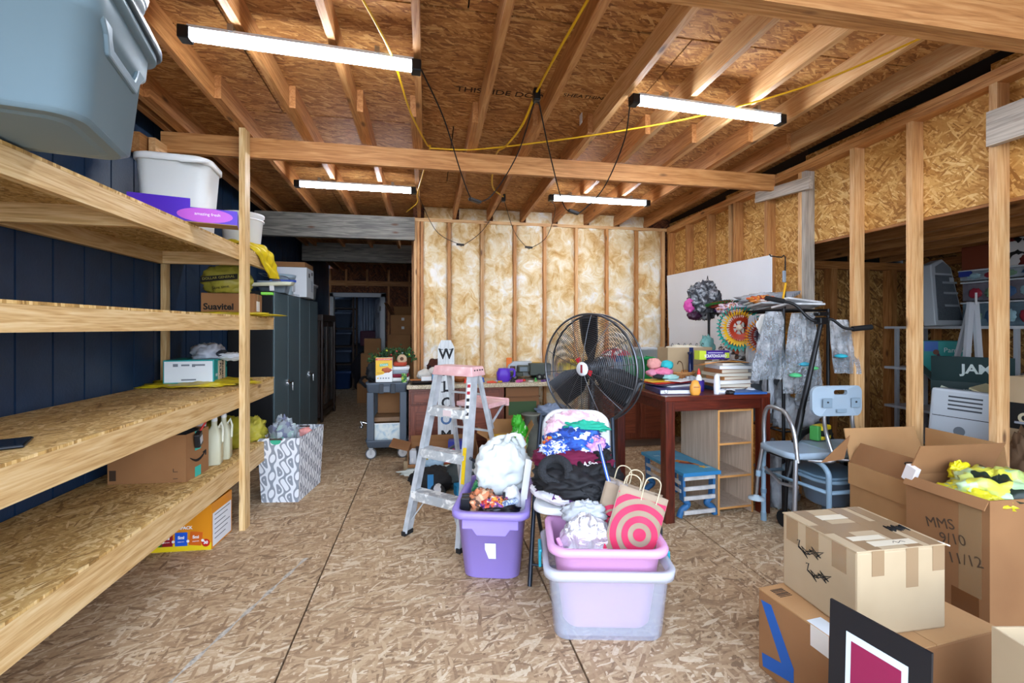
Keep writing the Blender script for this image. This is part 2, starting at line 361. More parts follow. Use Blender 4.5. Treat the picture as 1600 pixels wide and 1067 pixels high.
obj('stud', B().box(XR, XR+.089, 4.225, 4.26, 0, zc(4.2)-.08), STUD['z'], wr)
for dz in (0, .039):
    obj('top_plate', slope(B().box(XR, XR+.089, YF, YB, 2.71-.038-dz, 2.71-dz-.001)), FIR['y'], wr)
obj('opening_sill', B().box(XR+.089, XR+.11, YF, 3.27, 2.10, 2.118), FIRD['y'], wr)
# back wall: studs with glass wool between them
wb = struct('wall_back', B().box(-.16, XR+.2, YB+.10, YB+.14, 0, 2.95), OSB_DK)
def wool():
    m, t, b = newmat('glass_wool'); v = coords(t)
    n0 = nd(t, 'ShaderNodeTexNoise', i_Scale=3.2, i_Detail=3.); t.links.new(v, n0.inputs['Vector'])
    ad = nd(t, 'ShaderNodeMixRGB', blend_type='ADD'); ad.inputs[0].default_value = .3; t.links.new(v, ad.inputs[1]); t.links.new(n0.outputs['Color'], ad.inputs[2])
    n1 = nd(t, 'ShaderNodeTexNoise', i_Scale=6.5, i_Detail=11., i_Roughness=.68, i_Distortion=.75); t.links.new(ad.outputs[0], n1.inputs['Vector'])
    n2 = nd(t, 'ShaderNodeTexNoise', i_Scale=2.2, i_Detail=2.); t.links.new(v, n2.inputs['Vector'])
    a = nd(t, 'ShaderNodeMath', operation='MULTIPLY_ADD'); a.inputs[1].default_value = .5; t.links.new(n2.outputs['Fac'], a.inputs[0]); t.links.new(n1.outputs['Fac'], a.inputs[2])
    s = nd(t, 'ShaderNodeMath', operation='SUBTRACT'); s.inputs[1].default_value = .25; t.links.new(a.outputs[0], s.inputs[0])
    t.links.new(ramp(t, s.outputs[0], [(.25, '#b3854a'), (.37, '#d0a76c'), (.46, '#dfc391'), (.56, '#ead9b6'), (.67, '#f4efe6')]), b.inputs['Base Color'])
    b.inputs['Roughness'].default_value = .95; bumpn(t, b, n1.outputs['Fac'], .8, .02); return m
WOOL = wool()
sx_ = [-.135, -.103, .262, .659, 1.066, 1.446, 1.858, 2.268, 2.677, 3.052]
for i, x in enumerate(sx_):
    obj('stud', B().box(x-.017, x+.02, YB, YB+.089, 0, 2.66), (FIR if i % 3 else STUD)['z'], wb)
obj('stud', B().box(-.075, -.04, YB, YB+.089, 0, 2.66), FIRD['z'], wb)
obj('top_plate', B().box(-.155, XR, YB, YB+.089, 2.662, 2.70), STUD['x'], wb)
obj('bottom_plate', B().box(-.155, XR, YB, YB+.089, 0, .038), STUD['x'], wb)
for i, (x0, x1) in enumerate(zip(sx_[1:-1], sx_[2:])):
    x0 += .03 if i == 0 else 0
    def f(u, v, x0=x0, x1=x1, i=i):
        x = x0+.02+(x1-x0-.037)*u; z = .04+2.62*v; e = min(1, 6*u, 6*(1-u))
        split = -.035*math.exp(-((u-.55-.12*math.sin(v*9+i))/.03)**2) if i in (0, 2) else 0
        seam = -.03*math.exp(-((z-1.45-.05*i)/.02)**2) if i in (0, 2, 6, 7) else 0
        return Vector((x, YB+.045-.045*e**.5-.03*noise.noise((x*5, z*4, i*3))-.016*noise.noise((x*14, z*11, i))-split-seam, z))
    obj('insulation_batt', B().grid(f, 16, 90), WOOL, wb)
for x0, x1 in zip([-.05+.414*k for k in range(0, 7)], [-.05+.414*k for k in range(1, 8)]):
    obj('insulation_batt', B().grid(lambda u, v: Vector((x0+.02+(x1-x0-.04)*u, YB+.04-.03*noise.noise((u*4+x0*3, v*2, 1)), 2.705+.14*v)), 10, 5), WOOL, wb)
# corridor behind: right flank, end wall, open white door, dim store room
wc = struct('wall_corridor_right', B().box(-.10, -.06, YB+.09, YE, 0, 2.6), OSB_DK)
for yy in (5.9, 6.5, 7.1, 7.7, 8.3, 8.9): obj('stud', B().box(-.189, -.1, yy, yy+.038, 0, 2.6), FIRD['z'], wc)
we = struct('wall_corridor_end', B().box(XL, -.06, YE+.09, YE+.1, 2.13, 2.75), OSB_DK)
DX0, DX1 = -1.86, -.93
obj('sheathing_panel', B().box(DX1+.09, -.06, YE+.09, YE+.1, 0, 2.13), OSB_DK, we)
for x in (XL+.02, -.78, -.36, -.12): obj('stud', B().box(x-.019, x+.019, YE, YE+.089, 0, 2.6), FIRD['z'], we)
for x in (-1.62, -1.21): obj('stud', B().box(x-.019, x+.019, YE, YE+.089, 2.24, 2.6), FIRD['z'], we)
obj('header', B().box(XL, -.25, YE-.01, YE+.08, 2.26, 2.36), FIRD['x'], we)
tr = struct('trim_1', B().box(DX0-.07, DX0, YE-.03, YE+.12, 0, 2.1).box(DX1, DX1+.08, YE-.03, YE+.12, 0, 2.1).box(DX0-.07, DX1+.08, YE-.03, YE+.12, 2.03, 2.11), P('#c8ccd2', .5))
dr = struct('door_1'); dr.location = (DX1, YE+.13, 0); dr.rotation_euler = (0, 0, R(102))
DW = P('#b9bec6', .5); dpm = P('#a3a9b3', .5)
obj('door_slab', B().box(0, .86, 0, .04, .01, 2.03), DW, dr)
for zz, hh in ((1.72, .2), (1.2, .42), (.42, .6)):
    for xx in (.13, .48): obj('door_panel', B().box(xx, xx+.26, .04, .052, zz, zz+hh).box(xx+.04, xx+.22, .052, .06, zz+.04, zz+hh-.04), dpm, dr, .004)
for zz in (.3, 1.75): obj('hinge', B().box(-.01, .02, -.006, .046, zz, zz+.1), P('#4a4a4a', .3, 1), dr)
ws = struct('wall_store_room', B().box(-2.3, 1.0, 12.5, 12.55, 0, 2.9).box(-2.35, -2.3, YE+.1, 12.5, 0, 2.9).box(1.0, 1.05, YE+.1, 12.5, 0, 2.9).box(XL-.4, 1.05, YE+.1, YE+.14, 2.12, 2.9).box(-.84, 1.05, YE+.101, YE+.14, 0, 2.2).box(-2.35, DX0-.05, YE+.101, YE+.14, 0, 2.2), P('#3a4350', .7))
obj('corrugated_sheet', B().grid(lambda u, v: Vector((-1.9+1.3*u, 12.3+.02*math.sin(u*60), 1.0+1.2*v)), 80, 1), P('#8793a5', .4, .3), ws)
# side bay beyond the studs: floor carries on, low roof, end and far walls
bw = struct('wall_bay_end', B().box(XR+.14, 5.45, 4.32, 4.36, 0, 2.5), P('#1c140c', .9))
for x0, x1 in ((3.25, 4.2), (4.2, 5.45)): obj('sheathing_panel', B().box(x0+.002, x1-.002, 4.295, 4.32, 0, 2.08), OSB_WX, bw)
for x in (3.9, 4.32, 4.74, 5.1): obj('stud', B().box(x-.02, x+.055, 4.20, 4.295, 0, 2.04), FIRD['z'], bw)
obj('top_plate', B().box(3.25, 5.4, 4.2, 4.29, 2.04, 2.12), FIRD['x'], bw)
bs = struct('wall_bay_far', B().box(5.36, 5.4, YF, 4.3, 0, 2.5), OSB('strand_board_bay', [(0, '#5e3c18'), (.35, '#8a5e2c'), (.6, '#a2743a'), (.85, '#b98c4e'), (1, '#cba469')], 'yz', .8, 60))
for k in range(9): obj('stud', B().box(5.27, 5.36, 3.9-.42*k, 3.938-.42*k, 0, 2.05), FIRD['z'], bs)
obj('top_plate', B().box(5.27, 5.36, YF, 4.2, 2.05, 2.12), FIRD['y'], bs)
bc = struct('ceiling_bay', B().box(XR+.106, 5.5, YF, 4.4, 2.36, 2.42), P('#3a2412', .9))
for k in range(5): obj('rafter', B().box(3.32+.43*k, 3.358+.43*k, YF, 4.3, 2.13, 2.30), FIRD['y'], bc)
for k in range(4): obj('purlin', B().box(XR+.12, 5.4, 1.1+.95*k, 1.14+.95*k, 2.30, 2.36), FIRD['x'], bc)
struct('wall_bay_front', B().box(XR+.14, 5.5, YF-.06, YF, 0, 2.5), OSB_WX)
# unseen ground outside the open front, added to bounce daylight in
struct('ground', B().box(-14, 14, -16, YF-.02, -.14, -.04), P('#8f8a82', .9, var=.3))
obj('eave_light_block', slope(B().box(XR+.106, XR+.13, YF, YB, 2.66, 2.94)), P('#140e08', .9), wr)  # dark strip added in the eaves gap to stop daylight leaking in
# ================================================= LAMPS AND CORDS
def tube_light(x0, y0, x1, y1, z, label):
    p, q = Vector((x0, y0, z)), Vector((x1, y1, z)); c = (p+q)/2; L = (q-p).length; a = math.atan2(y1-y0, x1-x0)
    t = thing('tube_light', label, 'lamp', c, math.degrees(a), 'led tube lights under the rafters'); h = L/2
    t['group'] = 'led tube lights under the rafters'
    obj('diffuser', B().lathe([(.024, -h+.045), (.026, -h+.05), (.026, h-.05), (.024, h-.045)], 14).xf(Matrix.Rotation(R(90), 4, 'Y')), P('#e6f0ff', .3, emit=LAMP), t)
    for s in (-1, 1): obj('end_cap', B().box(s*h-.05*(s > 0), s*h+.05*(s < 0), -.032, .032, -.03, .03), P('#101317', .4), t, .006)
    obj('housing', B().box(-h+.04, h-.04, -.03, .03, .02, .034), P('#d9dde0', .4), t)
    for s in (-.6, .6): obj('mounting_clip', B().box(s*h-.012, s*h+.012, -.036, .036, .028, .06), P('#b8bcc0', .3, 1), t)
    return t
tube_light(-1.13, 2.36, -.03, 2.44, 2.765, 'lit tube light nearest the left shelves, front row')
tube_light(1.20, 2.55, 2.31, 2.62, 2.765, 'lit tube light in the front row, over the boxes on the right')
tube_light(-1.175, 4.40, -.10, 4.42, 2.70, 'lit tube light beyond the tie beam, on the left')
tube_light(1.20, 4.41, 2.29, 4.42, 2.70, 'lit tube light beyond the tie beam, on the right')
BLK = P('#0b0b0c', .4); YEL = P('#d9a912', .45)
def cord(name, label, pts, m, r=.0045, sw=None, n=10):
    t = thing(name, label, 'cord', pts[0]); o = Vector(pts[0]); path = [p-o for p in catmull(pts, n)]
    obj('cable', B().tube(path, r, 6), m, t)
    if sw:
        p, q = (Vector(a)-o for a in sw); obj('switch', B().bar(p, q, .03, .022), BLK, t, .004)
    return t
cord('light_cord', 'black lamp cord with inline switch hanging before the tie beam, left', [(-.03, 2.44, 2.76), (.10, 2.75, 2.65), (.22, 3.0, 2.42), (.30, 3.15, 2.30), (.37, 3.2, 2.29), (.47, 3.2, 2.36), (.60, 3.0, 2.57), (.66, 2.72, 2.82)], BLK, sw=((.29, 3.14, 2.29), (.37, 3.2, 2.285)))
cord('light_cord', 'black lamp cord with inline switch hanging before the tie beam, right', [(.67, 2.72, 2.82), (.82, 3.0, 2.6), (.99, 3.25, 2.33), (1.08, 3.3, 2.27), (1.15, 3.3, 2.28), (1.27, 3.15, 2.42), (1.27, 2.8, 2.62), (1.20, 2.55, 2.76)], BLK, sw=((1.05, 3.29, 2.285), (1.13, 3.3, 2.265)))
cord('light_cord', 'thin black cord with switch looping over the glass wool, left', [(-.10, 4.42, 2.70), (.10, 5.0, 2.45), (.36, 5.35, 2.38), (.42, 5.35, 2.37), (.62, 5.1, 2.5), (.78, 4.7, 2.75)], BLK, .0035, ((.34, 5.34, 2.375), (.43, 5.35, 2.37)))
cord('light_cord', 'thin black cord with switch looping over the glass wool, right', [(.79, 4.7, 2.75), (.98, 5.1, 2.5), (1.18, 5.35, 2.37), (1.24, 5.35, 2.365), (1.36, 5.1, 2.45), (1.32, 4.6, 2.63), (1.20, 4.41, 2.70)], BLK, .0035, ((1.16, 5.34, 2.37), (1.25, 5.35, 2.365)))
cord('extension_cord', 'yellow extension cord dropping from front to the black plug', [(.72, 1.85, 2.88), (.67, 2.35, 2.84), (.655, 2.70, 2.83), (.62, 2.95, 2.74), (.575, 3.3, 2.74), (.55, 3.66, 2.80), (.60, 4.2, 2.72), (.78, 4.66, 2.76)], YEL, .0075)
cord('extension_cord', 'yellow cord running left of the front tube light to the tie beam', [(-.38, 1.80, 2.88), (-.19, 2.35, 2.80), (-.10, 2.9, 2.74), (0, 3.50, 2.785), (.02, 3.6, 2.785), (-.08, 4.3, 2.66), (-.10, 4.9, 2.72), (-.23, 5.4, 2.74)], YEL, .006)
cord('extension_cord', 'yellow cord swagged across the tie beam to upper right', [(.02, 3.57, 2.785), (.35, 3.52, 2.78), (.80, 3.2, 2.74), (1.3, 2.95, 2.755), (1.75, 2.72, 2.79), (2.15, 2.3, 2.80), (2.38, 1.9, 2.83), (2.5, 1.62, 2.86)], YEL, .006)
for p, l in (((.66, 2.71, 2.83), 'black plug splitter where the lamp cords meet, front'), ((.785, 4.68, 2.76), 'small black plug splitter beyond the tie beam')):
    t = thing('plug_splitter', l, 'plug', p); obj('body', B().box(-.02, .02, -.025, .025, -.045, .03), BLK, t, .006); obj('prongs', B().box(-.012, -.008, -.004, .004, -.06, -.045).box(.008, .012, -.004, .004, -.06, -.045), P('#888', .3, 1), t)
# ================================================= LEFT SHELVING
sh = thing('shelving_unit', 'four tier raw timber shelving unit along the navy wall', 'shelves', (-1.27, 3.45, 0))
def loc_(b): return b.xf(Matrix.Translation((1.27, -3.45, 0)))
LEV = [(.497, .14), (.985, .125), (1.487, .09), (1.972, .09)]; SY0, SY1 = .1, 4.16
for z, h in LEV:
    obj('shelf_board', loc_(B().box(XL+.01, -1.272, SY0, SY1, z-.012, z)), OSB_S, sh)
    obj('front_rail', loc_(B().box(-1.31, -1.272, SY0, SY1-.01, z-.012-h, z-.0125)), PINE['y'], sh)
    obj('back_rail', loc_(B().box(XL+.012, XL+.05, SY0, SY1-.4, z-.012-h, z-.0125)), PINE['y'], sh)
    for yy in (1.2, 2.4, 3.74): obj('cross_piece', loc_(B().box(XL+.05, -1.31, yy, yy+.038, z-.1, z-.0125)), PINE['x'], sh)
for yy in (1.05, 3.425):
    if yy > 2: obj('post', loc_(B().box(-1.271, -1.233, yy, yy+.089, 0, zc(yy)-.005)), PINE['z'], sh)
obj('rear_post', loc_(B().box(XL+.012, XL+.05, 3.79, 3.84, 0, 2.5)), PINE['z'], sh)
# grey tote overhanging the top shelf at the near end
def tote(t, w, d, h, m, rim=.02, taper=.86, r=.06, th=.006, lip=.03, base=0.):
    b = B().rrings([(w*taper-.02, d*taper-.02, r, base), (w*taper, d*taper, r, base+.015), (w*.96, d*.96, r, base+h-lip), (w*.965, d*.965, r, base+h-lip), (w+rim, d+rim, r+rim, base+h-lip), (w+rim, d+rim, r+rim, base+h-.004), (w+rim-.006, d+rim-.006, r+rim, base+h),
                    (w*.95, d*.95, r, base+h), (w*.94, d*.94, r, base+h-lip), (w*taper-th, d*taper-th, r, base+th+.004)], 6)
    return obj('body', b, m, t)
TG = P('#697e87', .42, var=.08, vs_=3)
t = thing('storage_tote', 'big blue grey lidded tote overhanging the top shelf', 'tote', (-1.235, 1.585, 1.985), 14)
tote(t, .31, .25, .40, TG, .022, .86, .07)
obj('base_ring', B().rrings([(.20, .15, .05, -.004), (.22, .17, .05, .001)], 5), P('#6b818b', .5), t)
def end_plate():
    o = [(-.19, .375), (-.19, .30), (-.15, .265), (-.125, .215), (.125, .215), (.15, .265), (.19, .30), (.19, .375)]; i = [(-.12, .322), (-.115, .30), (-.105, .27), (-.09, .25), (.09, .25), (.105, .27), (.115, .30), (.12, .322)]
    X = lambda z, k: .272+.075*(z-.2)+k; v = [(X(z, k), y, z) for k in (0, .022) for q in (o, i) for y, z in q]; f = []
    for k in range(8):
        j = (k+1) % 8; f += [(k, j, 8+j, 8+k), (16+k, 24+k, 24+j, 16+j), (k, 16+k, 16+j, j), (8+k, 8+j, 24+j, 24+k)]
    return B().add(v, f)
obj('handle', end_plate(), TG, t, .008)
obj('handle_hole_shade', B().box(.262, .279, -.115, .115, .252, .318), P('#1c262c', .6), t, .004)  # dark panel behind the grip hole, shade put into its colour
obj('side_band', B().rrings([(.288, .232, .07, .285), (.303, .246, .07, .30), (.308, .25, .07, .372)], 6, caps=False), TG, t)
obj('lid', B().rrings([(.335, .275, .09, .392), (.345, .285, .09, .396), (.345, .285, .09, .42), (.30, .24, .09, .428)], 6), P('#2b3940', .4), t)
t = thing('storage_tote', 'pale grey lidded tote stacked on top of the blue grey one', 'tote', (-1.255, 1.585, 2.414), 14)
tote(t, .30, .24, .15, P('#c6d2d8', .35), .02, .92, .07); obj('lid', B().rrings([(.325, .265, .09, .142), (.33, .27, .09, .165), (.29, .23, .09, .172)], 6), P('#d5dde2', .3), t)
# white bin, bucket and purple carton on the top shelf
WB = P('#dfe2df', .4)
t = thing('storage_bin', 'tall white plastic bin with lid on the top shelf', 'bin', (-1.56, 3.27, 1.972), 8)
obj('body', B().rrings([(.155, .12, .06, 0), (.165, .13, .06, .02), (.195, .155, .07, .45), (.19, .15, .07, .45)], 6), WB, t)
obj('lid', B().rrings([(.205, .165, .08, .45), (.21, .17, .08, .455), (.21, .17, .08, .485), (.19, .15, .08, .497), (.1, .08, .05, .50)], 6), P('#e6e8e6', .35), t)
obj('hinge_flap', B().obox((.13, -.165, .455), (.15, .05, .008), (R(24), 0, R(-12))), P('#e6e8e6', .35), t, .003)
t = thing('plastic_bucket', 'white round bucket at the far end of the top shelf', 'bucket', (-1.46, 4.0, 1.972)); t.scale = (1.35, 1.35, 1.12)
obj('shell', B().lathe([(.085, 0), (.09, .01), (.112, .28), (.118, .285), (.118, .30), (.108, .30), (.085, .02)], 28), P('#e4e6e4', .4), t)
obj('rim_ring', B().lathe([(.112, .25), (.117, .252), (.117, .26), (.112, .262)], 28, caps=False), P('#eef0ee', .4), t)
PUR = P('#4b1fb4', .35)
t = thing('snack_carton', 'torn open purple carton lying across the top shelf edge', 'box', (-1.30, 2.80, 1.978), 0, rot=(0, 0, R(-73)))
obj('tray', B().box(-.06, .06, -.24, .24, 0, .01).box(.054, .06, -.24, .24, .01, .078).box(-.06, -.054, -.24, .24, .01, .078).box(-.054, .054, .234, .24, .01, .078), PUR, t)
obj('base_sheet', B().box(-.0605, .0605, -.24, .24, -.004, 0), P('#9b7a4a', .8), t)
obj('torn_flap', B().box(.048, .058, -.25, .02, .078, .125), PUR, t)
obj('pink_disc', B().prism([(.068*math.cos(a)*1.9, .039+.039*math.sin(a)) for a in [k*math.pi/12 for k in range(25)]], 0, .0012), P('#b652c4', .35), t, loc=(.0602, .09, 0), rot=(R(90), 0, R(90)))
text(t, 'amazing fresh', .022, (.0618, .10, .045), RIGHTW, WHITE)
YB_ = P('#e3c81e', .4, var=.25, vs_=14, bump=.4, bs=18, trans=.15)
def cloth_bag(name, label, cat, loc, r, m, seed, amp=.22, fr=2.2, sharp=.35, flat=.6, rz=0, group=None, nu=44, nv=26):
    b = B().blob((0, 0, r[2]*flat), r, seed, amp, fr, sharp, flat, nu, nv); return solo(name, label, cat, b, m, loc, rz, group)
def drape(name, label, cat, pts, w, m, seed=0, n=24, thick=.004, wav=.012):
    """crumpled strip of film hung along a path"""
    path = catmull(pts, 8); o = Vector(pts[0]); N = len(path)-1
    def f(u, v):
        p = path[int(round(v*N))]; q = path[min(int(round(v*N))+1, N)]-path[max(int(round(v*N))-1, 0)]
        s = Vector(w).normalized(); nrm = q.cross(s).normalized() if q.length > 0 else Vector((0, 0, 1))
        ww = Vector(w)*(u-.5)*(1-.45*v**2)
        return p-o+ww+nrm*(wav*noise.noise((u*6+seed, v*7, seed))*2+wav*.6*math.sin(u*21+seed+v*4))
    b = B().grid(f, n, N); ob = solo(name, label, cat, b, m, o)
    k = ob.modifiers.new('thickness', 'SOLIDIFY'); k.thickness = thick; return ob
drape('plastic_bag', 'yellow carrier bag trailing over the top shelf rail', 'bag', [(-1.52, 3.78, 2.02), (-1.36, 3.80, 2.05), (-1.255, 3.84, 1.99), (-1.235, 3.93, 1.89), (-1.23, 4.0, 1.80)], (.04, .26, .02), YB_, 3, wav=.014)
# second tier from top: printed carton, knotted yellow bag, flat yellow bag
def carton(name, label, loc, rz, w, d, h, m=CARD, lid=True, group=None, cat='box', tape=True):
    """closed carton: walls, two lid flaps and a strip of tape"""
    t = thing(name, label, cat, loc, rz, group)
    obj('body', B().box(-w/2, w/2, -d/2, d/2, 0, h-.004), m, t, .004)
    if lid:
        for s in (-1, 1): obj('lid_flap', B().box(-w/2+.001, w/2-.001, min(.0015*s, s*(d/2-.001)), max(.0015*s, s*(d/2-.001)), h-.004, h), m, t)
    if tape: obj('tape', B().box(-w/2-.0012, w/2+.0012, -.025, .025, h, h+.001).box(-w/2-.0014, -w/2-.0002, -.025, .025, h-.07, h).box(w/2+.0002, w/2+.0014, -.025, .025, h-.07, h), TAPE, t)
    return t
def open_carton(name, label, loc, rz, w, d, h, m=CARD, flaps=(), group=None, th=.005, cat='box', rot=None, front=None):
    """open carton; flaps: (side, length, angle from upright outwards in degrees)"""
    t = thing(name, label, cat, loc, rz, group, rot)
    b = B().box(-w/2, w/2, -d/2, d/2, 0, th).box(-w/2, -w/2+th, -d/2, d/2, th, h).box(w/2-th, w/2, -d/2, d/2, th, h).box(-w/2+th, w/2-th, -d/2, -d/2+th, th, front or h).box(-w/2+th, w/2-th, d/2-th, d/2, th, h)
    obj('body', b, m, t)
    for sd, L, a in flaps:
        ww = {'e': d, 'w': d, 'n': w, 's': w}[sd]; rz_ = {'s': 0, 'e': 90, 'n': 180, 'w': 270}[sd]; off = {'s': d/2, 'n': d/2, 'e': w/2, 'w': w/2}[sd]
        f = B().box(-ww/2+.004, ww/2-.004, -th/2, th/2, 0, L).xf(Matrix.Rotation(R(a), 4, 'X'))
        f.xf(Matrix.Translation((0, -off+th/2, h))); f.xf(Matrix.Rotation(R(rz_), 4, 'Z')); obj('flap', f, m, t)
    return t
t = carton('printed_carton', 'brown carton with script lettering under the knotted yellow bag', (-1.50, 3.92, 1.508), 6, .36, .24, .155, CARD_D)
text(t, 'Suavitel', .066, (-.062, -.1212, .05), FRONT, INK, bold=.002); text(t, 'N', .05, (.10, -.1212, .09), FRONT, INK)
obj('shipping_label', B().box(.1805, .1815, -.06, .04, .02, .10), WHITE, t)
YG = P('#a39a3a', .45, var=.3, vs_=9, bump=.5, bs=14)
t = thing('plastic_bag', 'full knotted olive yellow shop bag on the printed carton', 'bag', (-1.53, 3.90, 1.665), 4)
obj('body', B().blob((0, 0, .09), (.165, .12, .13), 5, .18, 2.2, .3, .68, 44, 26), YG, t); obj('knot', B().blob((.02, 0, .27), (.06, .04, .09), 9, .3, 3, .5), YG, t)
obj('name_panel', B().grid(lambda u, v: Vector((-.14+.25*u, -.131-.006*math.sin(3*u), .075+.04*v+.03*u)), 8, 2), INK, t)
text(t, 'DOLLAR GENERAL', .026, (-.015, -.142, .111), (R(90), R(-7), 0), P('#a39a3a', .5))
text(t, 'Save time.', .03, (0, -.139, .04), (R(90), R(-9), 0), INK)
solo('green_packet', 'lime green packet poking out beside the olive bag', 'packet', B().obox((0, 0, .012), (.09, .06, .022), (0, 0, .2)), P('#6fc22e', .4), (-1.27+.0, 3.99, 1.664), bevel=.004)
solo('plastic_bag', 'flat yellow bag spread under the printed carton', 'bag', B().blob((0, 0, .012), (.36, .22, .022), 8, .3, 2.5, .5, .5, 48, 14), YB_, (-1.53, 3.88, 1.489))
# third tier: glove box on a yellow bag, flip phone at the near end
solo('plastic_bag', 'rumpled yellow bag spread under the teal glove box', 'bag', B().blob((0, 0, .012), (.34, .25, .022), 18, .35, 2.5, .6, .5, 48, 14), YB_, (-1.62, 3.70, .986))
TEAL = P('#1f9c9c', .35)
t = thing('glove_box', 'teal and white box of gloves lying on the third shelf', 'box', (-1.665, 3.72, 1.008), 6)
obj('body', B().box(-.155, .155, -.15, .15, 0, .165), TEAL, t, .004)
obj('white_end', B().box(-.147, .147, -.1512, -.15, .008, .155), P('#dfe6ea', .4), t)
for x, z, w, h in ((-.08, .128, .03, .02), (-.02, .128, .05, .012), (.03, .125, .02, .02), (.07, .128, .06, .012), (.0, .025, .09, .01)): obj('print_mark', B().box(x-w/2, x+w/2, -.1518, -.1512, z-h/2, z+h/2), P('#737c86', .6), t)
obj('pale_panel', B().box(.155, .1562, -.06, .10, .006, .15), P('#e2d6bd', .4), t)
text(t, 'PROMO', .04, (.157, .035, .08), (R(90), R(90), R(90)), INK, bold=.001); text(t, 'FLEX', .045, (.157, -.015, .085), (R(90), R(90), R(90)), INK, bold=.001)
text(t, '100', .03, (.157, -.10, .05), RIGHTW, WHITE); text(t, '10', .028, (.157, .13, .10), RIGHTW, INK)
GB = P('#aab0bb', .35, var=.3, vs_=10, bump=.5, bs=16)
t = thing('carrier_bag', 'grey and white crumpled bag on the glove box', 'bag', (-1.58, 3.76, 1.172))
obj('body', B().blob((-.02, 0, .04), (.10, .10, .07), 4, .3, 2.6, .5, .55), GB, t); obj('loose_end', B().blob((.14, -.03, .015), (.075, .05, .028), 12, .35, 3, .6), P('#dfe4ea', .4, bump=.5, bs=20), t); obj('dark_lining', B().blob((.075, -.02, .035), (.035, .05, .03), 2, .2), P('#2b2f38', .6), t)
t = thing('phone', 'black folding phone lying near the shelf edge', 'phone', (-1.44, 1.90, .987), -62)
obj('case', B().box(-.085, .085, -.045, .045, 0, .009), P('#0e1216', .3), t, .004); obj('screen', B().box(-.078, .078, -.04, .04, .009, .0105), P('#1b2530', .08), t); obj('lower_half', B().box(-.1, .05, -.05, .04, -.0, .004), P('#2a1a16', .4), t)
# fourth tier: smile parcel, white jugs, yellow bag, roll
t = open_carton('parcel_box', 'brown parcel box with black smile print on the lowest shelf', (-1.585, 3.10, .498), -4, .42, .24, .275, CARD_D)
obj('tape', B().box(.2105, .2125, -.03, .03, 0, .06), P('#2fae9f', .35), t); obj('tape', B().box(.2105, .2125, -.03, .03, .16, .275), P('#2fae9f', .35), t)
obj('smile_print', B().tube([(.2115, -.08+.16*k/12, .128-.032*math.sin(math.pi*k/12)) for k in range(13)], [.002+.006*math.sin(math.pi*k/12) for k in range(13)], 6).tube([(.2115, .055, .127), (.2115, .085, .135), (.2115, .082, .105)], .004, 5), INK, t)
obj('corner_marks', B().box(.14, .165, -.1215, -.12, .06, .063).box(.14, .143, -.1215, -.12, .06, .08).box(.14, .165, -.1215, -.12, .02, .023).box(-.20, -.165, -.1215, -.12, .02, .08), P('#3a2818', .8), t)
for a, (x, y, s) in enumerate(((-.1, 0, .06), (.02, .03, .05), (.12, -.02, .055))): solo('black_cloth', ('rumpled black cloth filling the parcel box, left end', 'rumpled black cloth in the middle of the parcel box', 'rumpled black cloth filling the parcel box, right end')[a], 'cloth', B().blob((0, 0, 0), (.08, .08, s), a, .3, 3, .4), P('#15161a', .8), (-1.585+x, 3.10+y, .745), group='cloths inside the parcel box')
t = thing('ice_scraper', 'red handled scraper with black head hanging on the parcel box', 'tool', (-1.36, 3.08, .77), 0)
obj('handle', B().tube([(0, 0, 0), (.05, .07, .13)], .006, 8), P('#b3231c', .4), t); obj('head', B().obox((.0, -.02, -.045), (.03, .07, .085), (R(15), 0, R(10))), P('#15181c', .4), t, .006); obj('label_patch', B().obox((.017, -.02, -.045), (.002, .045, .04), (R(15), 0, R(10))), P('#c9ccd0', .4), t)
for i, (x, y) in enumerate(((-1.385, 3.33), (-1.38, 3.46))):
    t = thing('plastic_jug', ('translucent milk white jug next to the parcel box', 'second milk white jug, behind the first one')[i], 'jug', (x, y, .498), 10, 'white jugs on the lowest shelf'); t.scale = (.8, .8, 1.2)
    obj('body', B().rrings([(.05, .055, .015, 0), (.055, .06, .02, .01), (.055, .06, .02, .15), (.04, .045, .02, .19), (.02, .02, .018, .21), (.02, .02, .018, .235)], 4), P('#d8d6b8', .35, trans=.25), t)
    obj('handle', B().tube([(.03, 0, .20), (.05, 0, .225), (.062, 0, .19), (.058, 0, .12)], .009, 7), P('#dcdcc8', .35), t); obj('cap', B().lathe([(.022, .235), (.022, .255), (.018, .257)], 14), WHITE, t)
    obj('label', B().box(.0555, .0565, -.035, .035, .03, .11), P('#cfc39a', .5), t)
cloth_bag('plastic_bag', 'puffed yellow carrier bag on the lowest shelf by the post', 'bag', (-1.52, 3.74, .498), (.16, .19, .14), P('#c9c23a', .4, var=.3, vs_=9, bump=.5, bs=12, trans=.25), 21, .3, 2.2, .5, .55)
cloth_bag('plastic_bag', 'thin yellow bag trailing off the shelf end behind the post', 'bag', (-1.39, 4.0, .498), (.10, .12, .11), P('#cfc544', .4, var=.3, vs_=9, bump=.5, bs=12, trans=.3), 27, .3, 2.4, .5, .55)
t = thing('paper_roll', 'cream roll of paper lying at the end of the lowest shelf', 'roll', (-1.52, 4.02, .56), 0); obj('roll', B().lathe([(.02, -.12), (.058, -.12), (.06, -.118), (.06, .118), (.058, .12), (.02, .12)], 20).xf(Matrix.Rotation(R(90), 4, 'Y')), P('#d3bf98', .7), t); obj('core', B().lathe([(.02, -.121), (.02, .121)], 14).xf(Matrix.Rotation(R(90), 4, 'Y')), P('#8a6a40', .8), t)
solo('white_carton', 'plain white carton standing behind the parcel box', 'box', B().box(-.1, .1, -.06, .06, 0, .33), P('#cfd6dd', .5), (-1.55, 3.31, .498), bevel=.003)
